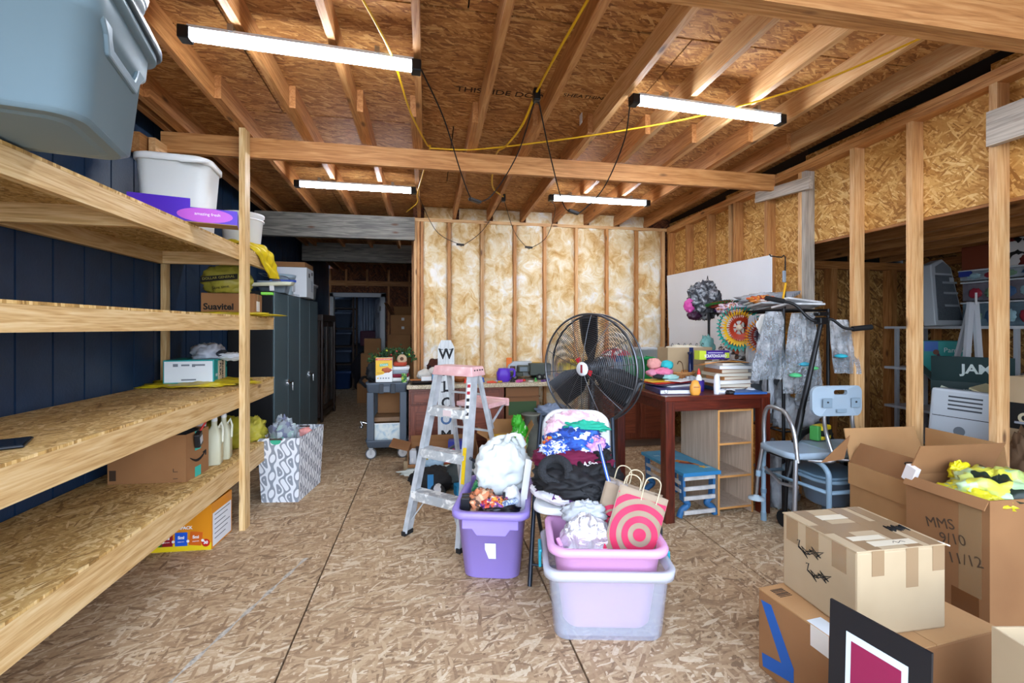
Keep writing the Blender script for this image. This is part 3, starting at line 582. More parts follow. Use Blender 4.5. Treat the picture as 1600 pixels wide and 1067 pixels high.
# snack carton on the floor
OR_ = P('#d98a17', .4)
t = open_carton('snack_carton', 'open orange snack multipack carton on floor under shelves', (-1.53, 3.32, .0), -3, .40, .27, .285, OR_, th=.004)
obj('yellow_base', B().box(-.199, .199, -.1362, -.135, .0, .045), P('#e0c41a', .4), t)
for x, c, s in ((-.12, '#2f8a34', ''), (-.06, '#8e1d28', 'Smi'), (.025, '#1c57c8', 'Smi'), (.11, '#d2641c', 'Smi')):
    obj('printed_pouch', B().obox((x, -.1368, .075), (.072, .0016, .085), (0, R(7 if x > .1 else 0), 0)), P(c, .3), t)
    if s: text(t, s, .026, (x, -.1384, .085), FRONT, WHITE, bold=.001); text(t, 'popcorn', .011, (x, -.1384, .06), FRONT, WHITE)
    obj('count_dot', B().lathe([(.0, 0), (.009, 0)], 12, caps=False).xf(Matrix.Translation((x+.04, -.1385, .062)) @ Matrix.Rotation(R(90), 4, 'X')), WHITE, t)
obj('red_roundel', B().lathe([(.0, 0), (.024, 0)], 20, caps=False).xf(Matrix.Translation((.168, -.1375, .045)) @ Matrix.Rotation(R(90), 4, 'X')), P('#c02018', .4), t)
text(t, '30', .026, (.168, -.1385, .047), FRONT, WHITE, bold=.001); text(t, 'MULTIPACK', .026, (.02, -.1385, .145), FRONT, WHITE, bold=.001)
obj('facts_panel', B().box(.2005, .2015, -.12, .12, .01, .22), P('#dfe4ea', .4), t)
for k in range(6): obj('print_line', B().box(.202, .2024, -.10, .10-.03*(k % 3), .20-.03*k, .206-.03*k), P('#6b7480', .6), t)
# hamper
def zebra():
    m, t, b = newmat('leaf_print_fabric'); v = coords(t, (1, 1, 1), rand=False)
    sp = nd(t, 'ShaderNodeSeparateXYZ'); t.links.new(v, sp.inputs[0])
    def mth(op, a, b_=None, c_=None):
        n = nd(t, 'ShaderNodeMath', operation=op)
        for k, q in enumerate((a, b_, c_)):
            if q is None: continue
            if isinstance(q, (int, float)): n.inputs[k].default_value = q
            else: t.links.new(q, n.inputs[k])
        return n.outputs[0]
    a = mth('MULTIPLY', mth('ADD', sp.outputs[0], sp.outputs[1]), 62.); z = mth('MULTIPLY', sp.outputs[2], 44.)
    skew = mth('ADD', a, mth('MULTIPLY', mth('SINE', z), .7))
    F = mth('ADD', mth('COSINE', skew), mth('MULTIPLY', mth('COSINE', mth('ADD', z, mth('MULTIPLY', a, .5))), .75))
    f_ = mth('MULTIPLY_ADD', mth('SINE', mth('MULTIPLY', F, 3.6)), .5, .5)
    class f: outputs = [f_]
    t.links.new(ramp(t, f.outputs[0], [(.50, '#e4e8ec'), (.62, '#8f969f')]), b.inputs['Base Color']); b.inputs['Roughness'].default_value = .8; return m
ZB = zebra()
t = thing('laundry_hamper', 'white fabric hamper with grey leaf print beside the metal cabinets', 'hamper', (-1.125, 4.16, 0), -8)
b = B()
fr_ = [(.145, .235, 0), (.165, .265, .52)]
def pan(x0, y0, x1, y1, X0, Y0, X1, Y1): obj('side_panel', B().add([(x0, y0, 0), (x1, y1, 0), (X1, Y1, .52), (X0, Y0, .52), (x0*.97, y0*.97, .002), (x1*.97, y1*.97, .002), (X1*.965, Y1*.975, .52), (X0*.965, Y0*.975, .52)], [(0, 1, 2, 3), (7, 6, 5, 4), (3, 2, 6, 7), (0, 3, 7, 4), (1, 5, 6, 2)]), ZB, t)
c0 = [(-.145, -.235), (.145, -.235), (.145, .235), (-.145, .235)]; c1 = [(-.165, -.265), (.165, -.265), (.165, .265), (-.165, .265)]
for i in range(4): pan(*c0[i], *c0[(i+1) % 4], *c1[i], *c1[(i+1) % 4])
obj('base', B().box(-.14, .14, -.23, .23, 0, .01), P('#d8dce0', .8), t)
obj('handle_opening', B().lathe([(0, 0), (.042, 0)], 20, caps=False).xf(Matrix.Scale(.62, 4, (0, 0, 1)) @ Matrix.Translation((-.02, -.2655, .80)) @ Matrix.Rotation(R(90), 4, 'X')), P('#3fae8a', .7), t)
obj('handle_bar', B().tube([(-.065, -.266, .513), (.03, -.266, .513)], .007, 8), P('#4a3a34', .5), t); obj('handle_bar', B().tube([(-.045, .258, .505), (.045, .258, .505)], .008, 8), P('#4a3a34', .5), t)
DIS = P('#b9c2c9', .6, var=.4, vs_=20, bump=.4)
solo('striped_shirt', 'grey patterned cloth standing up out of the hamper', 'cloth', B().blob((0, 0, 0), (.10, .06, .15), 6, .35, 2.6, .5), CELLS('shirt_print', ['#9aa4aa', '#868f96', '#6d7288', '#b2bcbe', '#8fa8a2'], 22), (-1.17, 4.05, .50))
solo('green_cloth', 'mint green cloth low in the hamper', 'cloth', B().blob((0, 0, 0), (.08, .07, .06), 7, .3), P('#48b592', .8), (-1.16, 4.03, .44))
solo('pink_cloth', 'small pink bundle inside the hamper', 'cloth', B().blob((0, 0, 0), (.06, .06, .05), 8, .2), P('#e39a93', .8), (-1.03, 4.19, .49))
solo('grey_cloth', 'dark grey cable knit filling the back of the hamper', 'cloth', B().blob((0, 0, 0), (.12, .14, .08), 9, .3, 3, .4), DIS, (-1.1, 4.24, .44))
# ================================================= METAL CABINETS AND WHAT STANDS ON THEM
CM = P('#56696f', .36); CK = P('#101214', .6); CHROME = P('#cfd3d6', .2, 1)
for i, y0 in enumerate((4.95, 5.88)):
    t = thing('metal_cabinet', ('dark grey green double door metal cabinet nearest the shelves', 'second dark grey green metal cabinet, further down the navy wall')[i], 'cabinet', (-1.51, y0, 0), group='metal cabinets along the navy wall')
    obj('carcass', B().box(-.43, -.02, .0, .92, .0, 1.77), CK, t, .004)
    obj('door', B().box(-.018, 0, .004, .457, .06, 1.76), CM, t, .004); dd = obj('door', B().box(-.018, 0, .463, .916, .06, 1.76), CM, t, .004)
    h = obj('handle', B().tube([(.0, .36, .80), (.035, .36, .80), (.04, .38, .80), (.04, .50, .80), (.036, .505, .79), (.036, .505, .70)], .008, 8), CHROME, dd); obj('lock_plate', B().box(0, .012, .42, .47, .77, .83), CHROME, dd)
z0 = 1.771
t = thing('foam_tray', 'cream flat tray on the first metal cabinet', 'tray', (-1.63, 5.06, z0+.055), 0, rot=(R(3), R(-3), R(6)))
obj('tray_base', B().rrings([(.25, .10, .02, 0), (.27, .12, .02, .035), (.255, .105, .02, .035), (.24, .09, .02, .01)], 4), P('#d6d6b8', .4), t); obj('foot', B().box(.06, .10, -.12, -.10, -.05, .0), WHITE, t); obj('foot', B().box(-.2, -.16, -.12, -.10, -.05, .0), WHITE, t)
t = carton('archive_box', 'white carton with hand hole on the cabinets', (-1.62, 6.08, z0), 2, .36, .40, .36, P('#dadfe3', .5), tape=False); obj('hand_hole', B().box(.1805, .183, -.09, -.04, .25, .30), P('#101010', .8), t); obj('hand_hole', B().box(.1805, .183, .08, .12, .29, .33), P('#101010', .8), t); obj('print_block', B().box(.1805, .1825, .02, .15, .08, .22), P('#b9c0c6', .6), t)
solo('flat_carton', 'flat brown carton resting on the white archive box', 'box', B().box(-.17, .17, -.2, .2, 0, .06), CARD_D, (-1.62, 6.07, z0+.362), bevel=.003)
t = thing('storage_bucket', 'pale blue bucket with clip lid on the cabinets', 'bucket', (-1.60, 5.55, z0), 0)
obj('shell', B().lathe([(.095, 0), (.10, .01), (.12, .19), (.128, .192), (.128, .205), (.115, .205)], 24), P('#a9bcc6', .35), t); obj('label', B().box(.104, .112, -.05, .05, .04, .12), P('#e0e6ea', .4), t); obj('lid', B().lathe([(.13, .205), (.132, .21), (.132, .225), (.11, .23), (.0, .23)], 24), P('#8ea3ae', .35), t)
t = thing('clear_bin', 'clear plastic bin at the far end of the cabinets', 'bin', (-1.61, 6.52, z0), 0); tote(t, .13, .15, .19, P('#d5dde0', .2, trans=.55, alpha=.75), .012, .85, .04, lip=.02); obj('lid', B().rrings([(.14, .16, .04, .19), (.142, .162, .04, .205), (.12, .14, .04, .207)], 4), P('#cfd6da', .3, trans=.4), t)
carton('small_carton', 'small tan carton on the front corner of the second cabinet', (-1.58, 6.36, z0), 3, .12, .16, .13, CARD_L, tape=False)
t = thing('mop_tray', 'grey tray with a blue handled brush stacked on the bin lid', 'tray', (-1.62, 5.32, z0), 10); obj('tray', B().rrings([(.12, .15, .03, 0), (.15, .18, .03, .12), (.14, .17, .03, .12), (.11, .14, .03, .01)], 4), P('#7d8c98', .4), t); obj('brush_handle', B().tube([(-.05, .02, .14), (.2, .1, .15)], .014, 8), P('#2a4fb0', .4), t); obj('brush_head', B().obox((.02, -.02, .13), (.08, .06, .03)), P('#5a4436', .7), t, .006); obj('wire_rim', B().tube([(-.13, -.15, .2), (.13, -.15, .17), (.14, .14, .17), (-.12, .16, .2)], .005, 6, True), P('#9aa5ad', .3, 1), t)
solo('paper_packet', 'loose white packet with green print on the cabinet edge', 'packet', B().obox((0, 0, .015), (.11, .28, .03), (0, 0, -.1)), P('#d6dde4', .5, var=.2, vs_=20), (-1.58, 5.80, z0), bevel=.006)
# glazed curio cabinet beyond
DKW = P('#2a1c16', .45); GLS = P('#b9c4c8', .05, trans=.9, alpha=.35)
t = thing('curio_cabinet', 'dark wood glazed cabinet past the metal cabinets', 'cabinet', (-1.56, 7.62, 0), 0)
obj('carcass', B().box(-.36, -.34, -.45, .42, .12, 1.50).box(-.36, .0, -.46, -.44, .12, 1.50).box(-.36, 0, .41, .43, .12, 1.5), DKW, t); obj('cornice', B().box(-.38, .05, -.50, .47, 1.50, 1.60), DKW, t, .01); obj('base', B().box(-.37, .03, -.48, .45, .06, .14), DKW, t, .006)
for z in (.55, .85, 1.15): obj('shelf', B().box(-.34, -.03, -.44, .41, z, z+.015), DKW, t)
for y0, y1 in ((-.43, -.02), (0, .41)): d_ = obj('door', B().box(0, .02, y0, y0+.05, .15, 1.49).box(0, .02, y1-.05, y1, .15, 1.49).box(0, .02, y0+.05, y1-.05, .15, .22).box(0, .02, y0+.05, y1-.05, 1.42, 1.49), DKW, t); obj('pane', B().box(.007, .011, y0+.05, y1-.05, .22, 1.42), GLS, d_)
for yy in (-.47, .44): obj('turned_column', B().lathe([(.02, 0), (.028, .06), (.018, .12), (.028, .2), (.02, .5), (.026, .8), (.018, 1.1), (.028, 1.4), (.022, 1.5)], 10, (.03, yy, 0)), DKW, t)
for i, (z, y, w, h, c) in enumerate(((.15, -.36, .05, .28, '#1fb0c4'), (.15, -.28, .05, .26, '#c23a8e'), (.15, -.2, .05, .25, '#7a8ea0'), (.15, -.12, .06, .2, '#d8d8de'), (.566, -.34, .2, .10, '#a32040'), (.566, -.1, .15, .15, '#6a5560'), (.866, -.35, .06, .22, '#3a8ea8'), (.866, -.26, .05, .2, '#d9a33a'), (.866, -.18, .05, .22, '#b2c3c9'), (1.166, -.3, .1, .2, '#8a8a60'))):
    solo('book', 'spine %s on the %s shelf of the dark glazed cabinet' % (('turquoise', 'magenta', 'slate', 'pale grey', 'crimson lying', 'plum', 'sea blue', 'amber', 'pale blue', 'olive')[i], ('bottom', 'bottom', 'bottom', 'bottom', 'second', 'second', 'third', 'third', 'third', 'top')[i]), 'book', B().box(-.22, 0, 0, w, 0, h), P(c, .5), (-1.62, 7.62+y, z), group='books in the glazed cabinet')
# ================================================= CORRIDOR AND STORE ROOM
for x, y, w, d, h, z, l in ((-1.08, 9.05, .42, .4, .36, 0, 'brown carton at the bottom front of the corridor stack'), (-1.05, 9.08, .36, .34, .55, .362, 'tall brown carton in the middle of the corridor stack'), (-1.02, 9.08, .3, .3, .28, .914, 'small brown carton topping the corridor stack'),
                          (-.50, 8.9, .5, .45, .95, 0, 'large carton on the corridor floor behind the cart'), (-.52, 8.9, .42, .4, .32, .952, 'carton second from top of the stack behind the cart')):
    carton('carton', l, (x, y, z), 4, w, d, h, CARD_D)
t = open_carton('carton', 'open carton with raised flap topping the stack behind the cart', (-.42, 8.86, 1.274), -6, .44, .4, .36, CARD_D, [('w', .26, 28), ('n', .2, -30)])
for z in (.10, .26): obj('tape_glint', B().box(-.02, .03, -.202, -.2005, z, z+.05), P('#c9c9c6', .2), t)
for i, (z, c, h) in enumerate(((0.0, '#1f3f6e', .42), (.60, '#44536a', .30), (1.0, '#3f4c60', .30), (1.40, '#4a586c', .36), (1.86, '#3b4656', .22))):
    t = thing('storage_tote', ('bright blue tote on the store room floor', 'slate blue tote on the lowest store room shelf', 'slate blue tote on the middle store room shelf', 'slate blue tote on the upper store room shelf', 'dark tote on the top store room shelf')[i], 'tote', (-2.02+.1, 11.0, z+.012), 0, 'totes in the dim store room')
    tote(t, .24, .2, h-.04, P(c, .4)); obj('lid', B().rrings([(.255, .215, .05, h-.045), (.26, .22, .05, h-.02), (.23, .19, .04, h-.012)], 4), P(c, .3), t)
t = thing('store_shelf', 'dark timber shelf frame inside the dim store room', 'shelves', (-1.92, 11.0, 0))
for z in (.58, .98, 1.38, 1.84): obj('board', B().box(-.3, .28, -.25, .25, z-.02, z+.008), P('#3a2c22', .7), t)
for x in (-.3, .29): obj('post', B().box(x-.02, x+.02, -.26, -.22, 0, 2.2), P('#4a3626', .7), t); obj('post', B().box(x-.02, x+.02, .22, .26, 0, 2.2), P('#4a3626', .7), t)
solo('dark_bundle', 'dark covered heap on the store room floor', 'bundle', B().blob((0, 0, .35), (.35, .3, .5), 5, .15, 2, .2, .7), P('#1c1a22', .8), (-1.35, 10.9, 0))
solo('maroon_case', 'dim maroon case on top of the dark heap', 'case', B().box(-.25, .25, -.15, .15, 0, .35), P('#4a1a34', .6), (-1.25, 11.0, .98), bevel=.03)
# ================================================= UTILITY CART
CG = P('#4f5a66', .5, bump=.08, bs=80)
t = thing('utility_cart', 'grey plastic utility cart on casters left of the counter', 'cart', (-.42, 5.40, 0), 0)
def ctray(z0, z1): return B().rrings([(.195, .37, .03, z0), (.205, .385, .03, z0+.02), (.215, .395, .03, z1-.02), (.222, .40, .03, z1), (.205, .385, .03, z1), (.19, .365, .03, z0+.03)], 4)
obj('top_tray', ctray(.705, .815), CG, t); obj('bottom_tray', ctray(.12, .205), CG, t)
for x in (-.055, .065): obj('tray_rib', B().box(x-.025, x+.025, -.405, -.39, .70, .805), P('#2f363e', .5), t, .006)
obj('tray_badge', B().box(-.045, .03, -.402, -.398, .715, .775), P('#5d6873', .5), t, .004)
for x in (-.17, .17):
    for y in (-.355, .355): obj('leg', B().box(x-.036, x+.036, y-.028, y+.028, .20, .71), CG, t, .008)
obj('push_handle', B().tube([(-.215, .30, .76), (-.27, .2, .82), (-.29, -.05, .84), (-.29, -.25, .82), (-.22, -.34, .77)], .016, 8), P('#15181c', .4), t)
for x in (-.165, .165):
    for y in (-.32, .32):
        yy = y*1.1; c = obj('caster', B().tube([(x, yy-.014, .058), (x, yy+.014, .058)], .046, 20), P('#c9cccd', .4), t)
        obj('tyre', B().lathe([(.046, -.015), (.058, -.012), (.058, .012), (.046, .015)], 22, caps=False).xf(Matrix.Translation((x, yy, .058)) @ Matrix.Rotation(R(90), 4, 'X')), P('#6a6d70', .6), c)
        obj('fork', B().box(x-.012, x+.012, yy-.024, yy-.019, .05, .115).box(x-.012, x+.012, yy+.019, yy+.024, .05, .115).box(x-.02, x+.02, yy-.026, yy+.026, .108, .122), P('#b6babd', .3, 1), c)
solo('wrapped_parcel', 'foil wrapped flat parcel on the lower cart tray', 'parcel', B().box(-.15, .13, -.25, .2, 0, .05), P('#8a6a4a', .3, var=.3), (-.42, 5.40, .37), bevel=.008)
carton('carton', 'tan carton standing on the lower cart tray', (-.42, 5.52, .155), 0, .30, .38, .21, CARD_D); carton('carton', 'upper tan carton stacked inside the cart', (-.40, 5.55, .424), 0, .30, .34, .26, CARD_D)
t = thing('picture', 'pale marbled picture leaning in the lower cart tray', 'picture', (-.42, 5.09, .155), 0, rot=(R(-6), 0, 0)); obj('panel', B().box(-.135, .135, 0, .008, 0, .205), MOTTLE('marble_print', [(.3, '#8fb0c0'), (.5, '#cfd9d6'), (.7, '#e3e6dc')], 9, 4, 1.5, .4, 0), t); obj('edge', B().box(-.14, .14, -.001, .009, .2, .21), WHITE, t)
t = thing('cereal_box', 'yellow and white breakfast box standing on the cart', 'box', (-.452, 5.09, .8155), -1)
obj('carton', B().box(-.086, .086, -.035, .035, 0, .262), P('#e9ebe8', .35), t, .002)
obj('yellow_front', B().add([(-.086, -.0362, .07), (-.01, -.0362, .085), (.086, -.0362, .15), (.086, -.0362, .262), (-.086, -.0362, .262)], [(0, 1, 2, 3, 4)]), P('#e8b91e', .35), t)
obj('red_strip', B().box(-.086, .086, -.0372, -.0362, .235, .255), P('#d0453c', .4), t); text(t, 'SCHOOL BREAKFAST', .014, (0, -.0376, .245), FRONT, WHITE)
obj('green_name', B().obox((0, -.0370, .185), (.09, .001, .028), (0, R(-4), 0)), P('#3fae8a', .4), t); text(t, 'Crunch', .026, (0, -.0378, .185), FRONT, WHITE, bold=.0008)
obj('food_photo', B().blob((.03, -.036, .13), (.05, .004, .028), 3, .3), P('#b0552f', .5), t); text(t, 'whole grain', .014, (-.045, -.0376, .10), FRONT, P('#8a3a10', .5))
for k in range(5): obj('icon', B().box(-.07+.028*k, -.055+.028*k, -.0366, -.036, .035, .05), P('#8a9098' if k else '#e8b91e', .5), t)
FOL = CELLS('garland_leaves', ['#1c3d1f', '#2c5a2a', '#173018', '#3a6e34', '#224a26'], 60)
t = thing('berry_garland', 'green artificial garland with berries draped on the cart', 'garland', (-.40, 5.42, .98)); rnd = random.Random(5); b = B()
for k in range(420):
    u = rnd.random(); c = Vector((-.25+.52*u, rnd.gauss(0, .05), .03+.10*math.sin(u*2.6)+rnd.gauss(0, .028))); d = Vector((rnd.gauss(0, 1), rnd.gauss(0, 1), rnd.gauss(.2, .7))).normalized()*.04; s = d.orthogonal().normalized()*.011
    b.add([c, c+d*.5+s, c+d, c+d*.5-s], [(0, 1, 2, 3)])
obj('foliage', b, FOL, t)['kind'] = 'stuff'
obj('stem', B().tube(catmull([(-.27, 0, .03), (-.1, 0, .10), (.1, 0, .13), (.26, 0, .08)]), .006, 6), P('#3a2c18', .8), t)
for x, y, z, c in ((-.14, -.05, .13, '#c22a2a'), (-.18, -.06, .09, '#b9d13a'), (-.05, -.06, .16, '#c9cf3a'), (.06, -.06, .15, '#c23a3a'), (.12, -.06, .13, '#d8d8e6'), (.2, -.05, .11, '#b9c93a'), (.0, -.06, .11, '#b03028')): obj('berry', B().lathe([(.001, -.012), (.011, -.006), (.013, 0), (.011, .006), (.001, .012)], 10, (x, y, z)), P(c, .4), t)
for z, c, w, l in ((.8155, '#e2e4e2', .2, 'white folded towel at the bottom of the cart pile'), (.858, '#7a1f33', .19, 'maroon folded towel in the cart pile'), (.893, '#8b97a0', .18, 'grey folded towel in the cart pile'), (.935, '#d8dcdf', .2, 'cream folded towel high in the cart pile'), (.982, '#b0452f', .14, 'rust red folded cloth on the cart pile')):
    solo('folded_towel', l, 'towel', B().rrings([(w*.46, .10, .04, 0), (w*.5, .11, .05, .012), (w*.5, .11, .05, .028), (w*.46, .10, .04, .04)], 5), P(c, .9, bump=.4, bs=80), (-.29, 5.20, z), group='folded towels on the cart')
t = thing('scarf_roll', 'beige knitted roll on top of the cart pile', 'scarf', (-.27, 5.18, 1.05)); obj('roll', B().lathe([(.03, -.05), (.05, -.05), (.055, 0), (.05, .05), (.03, .05)], 18).xf(Matrix.Rotation(R(80), 4, 'X')), P('#b99d80', .9, bump=.4, bs=60), t); obj('inner_turn', B().lathe([(.012, -.052), (.02, -.052), (.02, .052), (.012, .052)], 12).xf(Matrix.Rotation(R(80), 4, 'X')), P('#5a4030', .9), t)
solo('black_coat', 'black cloth bundle with white strap at the left of the cart', 'cloth', B().blob((0, 0, .08), (.08, .12, .12), 9, .3, 3, .4, .6), P('#15171a', .8), (-.575, 5.25, .8155))
t = thing('cart_clamp', 'chrome clamp hanging at the left side of the cart', 'clamp', (-.69, 5.18, .33)); obj('arm', B().tube([(0, 0, .04), (.06, 0, .02)], .012, 8).tube([(0, 0, .0), (-.02, 0, .05)], .015, 8), CHROME, t); obj('knob', B().lathe([(.001, -.02), (.022, -.01), (.022, .01), (.001, .02)], 12, (-.01, -.02, -.01)), P('#9a9da0', .3, 1), t)
solo('green_sachet', 'green and yellow sachet drooping over the cart edge', 'packet', B().obox((0, 0, .05), (.055, .02, .10), (R(12), 0, R(8))), CELLS('sachet_print', ['#5a9a3a', '#b9cc4a', '#2f6a4a', '#cfd68a'], 40, .4), (-.24, 5.0, .812), bevel=.004)
# ================================================= WORKTOP AND BASE CABINETS
CH = WOOD('cherry_z', '#52261a', '#733a27', '#84462f', 'z', 12, .4, False); CHX = WOOD('cherry_x', '#5c2c1d', '#7c402b', '#8a4a33', 'x', 12, .4, False)
ctop = solo('worktop', 'long speckled laminate worktop along the insulated wall', 'worktop', B().box(-.21, 3.06, 4.93, 5.495, .745, .79), CELLS('speckled_laminate', ['#cbbd9f', '#b7a888', '#ddd2b8', '#a08c6c', '#d3c6aa', '#8d7a5c'], 90, .3), bevel=.008)
def base_cab(x0, x1, label, drawer=True, doors=2, h=.744):
    w = x1-x0; t = thing('base_cabinet', label, 'cabinet', ((x0+x1)/2, 4.97, 0))
    obj('carcass', B().box(-w/2, w/2, .02, .50, .09, h), CH, t); obj('plinth', B().box(-w/2, w/2, .045, .06, 0, .09), P('#6a5648', .6), t); obj('face_frame', B().box(-w/2, w/2, 0, .02, .09, h), CHX, t, .002)
    if drawer:
        d = obj('drawer', B().box(-w/2+.02, w/2-.02, -.018, 0, h-.165, h-.025), CH, t, .004); obj('drawer_panel', B().box(-w/2+.055, w/2-.055, -.024, -.018, h-.14, h-.05), CHX, d, .006)
    dw = (w-.03)/doors
    for k in range(doors):
        a = -w/2+.015+dw*k; dr_ = obj('door', B().box(a+.004, a+dw-.004, -.018, 0, .11, h-(.18 if drawer else .03)), CH, t, .004)
        obj('door_panel', B().box(a+.06, a+dw-.06, -.025, -.018, .17, h-(.24 if drawer else .09)), CHX, dr_, .008)
base_cab(-.19, .34, 'cherry base cabinet at the left end of the worktop', True, 1); base_cab(.345, .84, 'cherry base cabinet behind the step ladder', True, 1); base_cab(2.0, 2.9, 'cherry base cabinet under the right end of the worktop')
# welcome plank
t = thing('welcome_sign', 'weathered grey picket sign with lettering leaning on the worktop', 'sign', (.196, 4.72, 0), 0, rot=(R(-2.5), 0, 0))
obj('picket', B().prism([(-.085, 0), (.085, 0), (.085, 1.20), (.05, 1.272), (-.05, 1.272), (-.085, 1.20)], 0, .02).xf(Matrix.Translation((0, .02, 0)) @ Matrix.Rotation(R(90), 4, 'X')), WOOD('picket_grey', '#a9b0b2', '#c5cbcc', '#d6dadb', 'z', 20, .7, False), t)
for s, z in (('W', 1.125), ('E', .957), ('L', .788), ('C', .62), ('O', .452), ('M', .284), ('E', .116)): 
    lm = P('#16181c', .7) if s != 'O' else P('#4d6f9a', .7); text(t, s, .15, (0, -.0012, z), FRONT, lm, 'letter', width=.95, bold=.004)
    for a, b_ in {'W': ((-.052, .05), (0, .05), (.052, .05)), 'L': ((-.03, .05), (-.03, -.05)), 'E': ((-.034, .05), (-.034, -.05)), 'M': ((-.045, -.05), (.045, -.05))}.get(s, ()): obj('serif', B().box(a-.02, a+.02, -.0022, -.0008, z+b_-.004, z+b_+.004), lm, t)
# ================================================= WORKTOP CLUTTER
TZ = .7905
def sol(name, label, cat, b, m, x, y, z=TZ, rz=0, group=None, bevel=.004): return solo(name, label, cat, b, m, (x, y, z), rz, group, None, bevel)
t = thing('oven_tray', 'black baking tray at the left end of the worktop', 'tray', (.0, 5.08, TZ), 3); obj('pan', B().rrings([(.15, .12, .02, 0), (.17, .14, .03, .03), (.18, .15, .03, .032), (.165, .135, .03, .03), (.15, .12, .02, .006)], 4), P('#121213', .35), t); obj('rim', B().rrings([(.182, .152, .03, .030), (.185, .155, .03, .033), (.178, .148, .03, .035)], 4, caps=False), P('#3a2a26', .4), t)
sol('wooden_slat', 'orange brown wooden slat lying across the baking tray', 'slat', B().box(-.11, .09, -.02, .02, 0, .015), P('#a8642c', .6), -.07, 5.02, TZ+.04, 8)
sol('white_carton', 'small white carton in the baking tray', 'box', B().box(-.06, .05, -.03, .03, 0, .045), WHITE, .0, 5.02, TZ+.036, 2)
sol('blue_bottle', 'light blue bottle beside the small white carton', 'bottle', B().lathe([(.018, 0), (.02, .01), (.02, .07), (.01, .085), (.01, .10)], 12), P('#5f9cc8', .3), .075, 5.02, TZ+.036, bevel=0)
sol('tape_roll', 'white tape roll in the baking tray', 'tape', B().lathe([(.012, 0), (.026, 0), (.026, .03), (.012, .03)], 16), P('#d6d3cc', .4), .115, 5.05, TZ+.036, bevel=0)
t = thing('plush_toy', 'white plush toy with dark ears on the worktop', 'toy', (-.02, 5.25, TZ)); obj('body', B().blob((0, 0, .07), (.09, .07, .07), 3, .15, flat=.8), P('#dcd9cf', .95, bump=.3, bs=80), t); obj('head', B().blob((.09, -.02, .12), (.05, .045, .045), 4, .1), P('#e4e1d8', .95), t)
for s in (-1, 1): obj('ear', B().blob((.09+.035*s, -.02, .165), (.014, .01, .02), 5, .1), P('#15171c', .9), t)
t = thing('picture_box', 'dark blue picture box tilted behind the tray', 'box', (.13, 5.28, TZ), 0, rot=(R(-10), R(-35), R(5))); obj('case', B().box(-.07, .07, -.02, .02, .03, .17), P('#1e2440', .4), t, .003); obj('print', B().box(-.055, .05, -.0215, -.02, .05, .15), CELLS('box_print', ['#23305e', '#8a2a3a', '#d9d9e0', '#121420'], 30, .4), t)
cloth_bag('brown_cloth', 'dark brown bundle on the worktop behind the sign', 'cloth', (.10+.06, 5.38, TZ), (.16, .08, .15), P('#4a2415', .9, bump=.3), 31, .3, 2.6, .4, .6)
cloth_bag('maroon_pouch', 'maroon pouch lying on the worktop left of the sign', 'pouch', (.13, 5.12, TZ), (.11, .07, .04), P('#5a1420', .7), 32, .2, 2.6, .3, .6)
sol('wood_bowl', 'orange brown wooden bowl behind the ladder', 'bowl', B().lathe([(.04, 0), (.09, .03), (.11, .06), (.10, .06), (.04, .012)], 20), P('#9a5a2c', .5), .36, 5.15, bevel=0)
TOYC = ['#d23a2a', '#e3b21e', '#2f5fb4', '#e6e2d8', '#1d1d20', '#d97a1e', '#3f9a4a', '#c45a9a', '#8fa6b8', '#6a4a8a']
rnd = random.Random(11); toyl = ('pawn', 'brick', 'bead', 'wheel'); adj = ('scarlet', 'mustard', 'royal blue', 'cream', 'black', 'orange', 'leaf green', 'pink', 'ice blue', 'violet')
spots = [(.42, 5.05), (.48, 5.02), (.52, 5.08), (.57, 5.03), (.62, 5.10), (.70, 5.02), (.76, 5.0), (.80, 5.03), (.95, 5.04), (1.02, 5.0), (1.08, 5.03), (1.15, 5.0), (1.22, 5.05), (1.30, 5.0), (1.36, 5.03), (1.42, 5.0), (1.5, 5.04), (1.56, 5.0), (1.62, 5.05), (1.7, 5.0)]
for i, (x, y) in enumerate(spots):
    k = i % 4; s = .018+.012*rnd.random()
    b = (B().lathe([(s, 0), (s*.9, s*.3), (s*.4, s), (s*.6, s*1.5), (s*.2, s*2)], 12), B().box(-s*1.6, s*1.6, -s, s, 0, s*1.1), B().lathe([(s*.3, 0), (s, s*.5), (s, s), (s*.3, s*1.5)], 12), B().lathe([(s*.4, 0), (s*1.2, .002), (s*1.2, s*.6), (s*.4, s*.62)], 14))[k]
    a = adj[(i*3) % 10]
    sol('small_toy', '%s toy %s on the worktop edge, %s' % (a, toyl[k], ('left of the purple jug' if x < .85 else 'in front of the toy truck' if x < 1.35 else 'behind the big fan')), 'toy', b, P(TOYC[(i*3) % 10], .4), x, y, TZ, rnd.random()*90, 'toys strewn along the worktop', .002)
t = thing('toy_jug', 'purple plastic jug with handle on the worktop', 'jug', (.855, 5.10, TZ), 0); obj('body', B().rrings([(.055, .05, .03, 0), (.075, .06, .04, .015), (.078, .062, .04, .10), (.06, .05, .04, .135), (.055, .045, .03, .15), (.045, .035, .03, .15)], 6), P('#5a2fc0', .35), t); obj('handle', B().tube(catmull([(.06, 0, .13), (.12, 0, .13), (.125, 0, .06), (.075, 0, .03)]), .014, 8), P('#5a2fc0', .35), t)
sol('red_blocks', 'red toy block with yellow end in front of the purple jug', 'toy', B().box(-.05, .02, -.015, .015, 0, .02).box(.02, .06, -.012, .012, 0, .016), P('#d6401e', .4), .70, 4.985, TZ, 5)
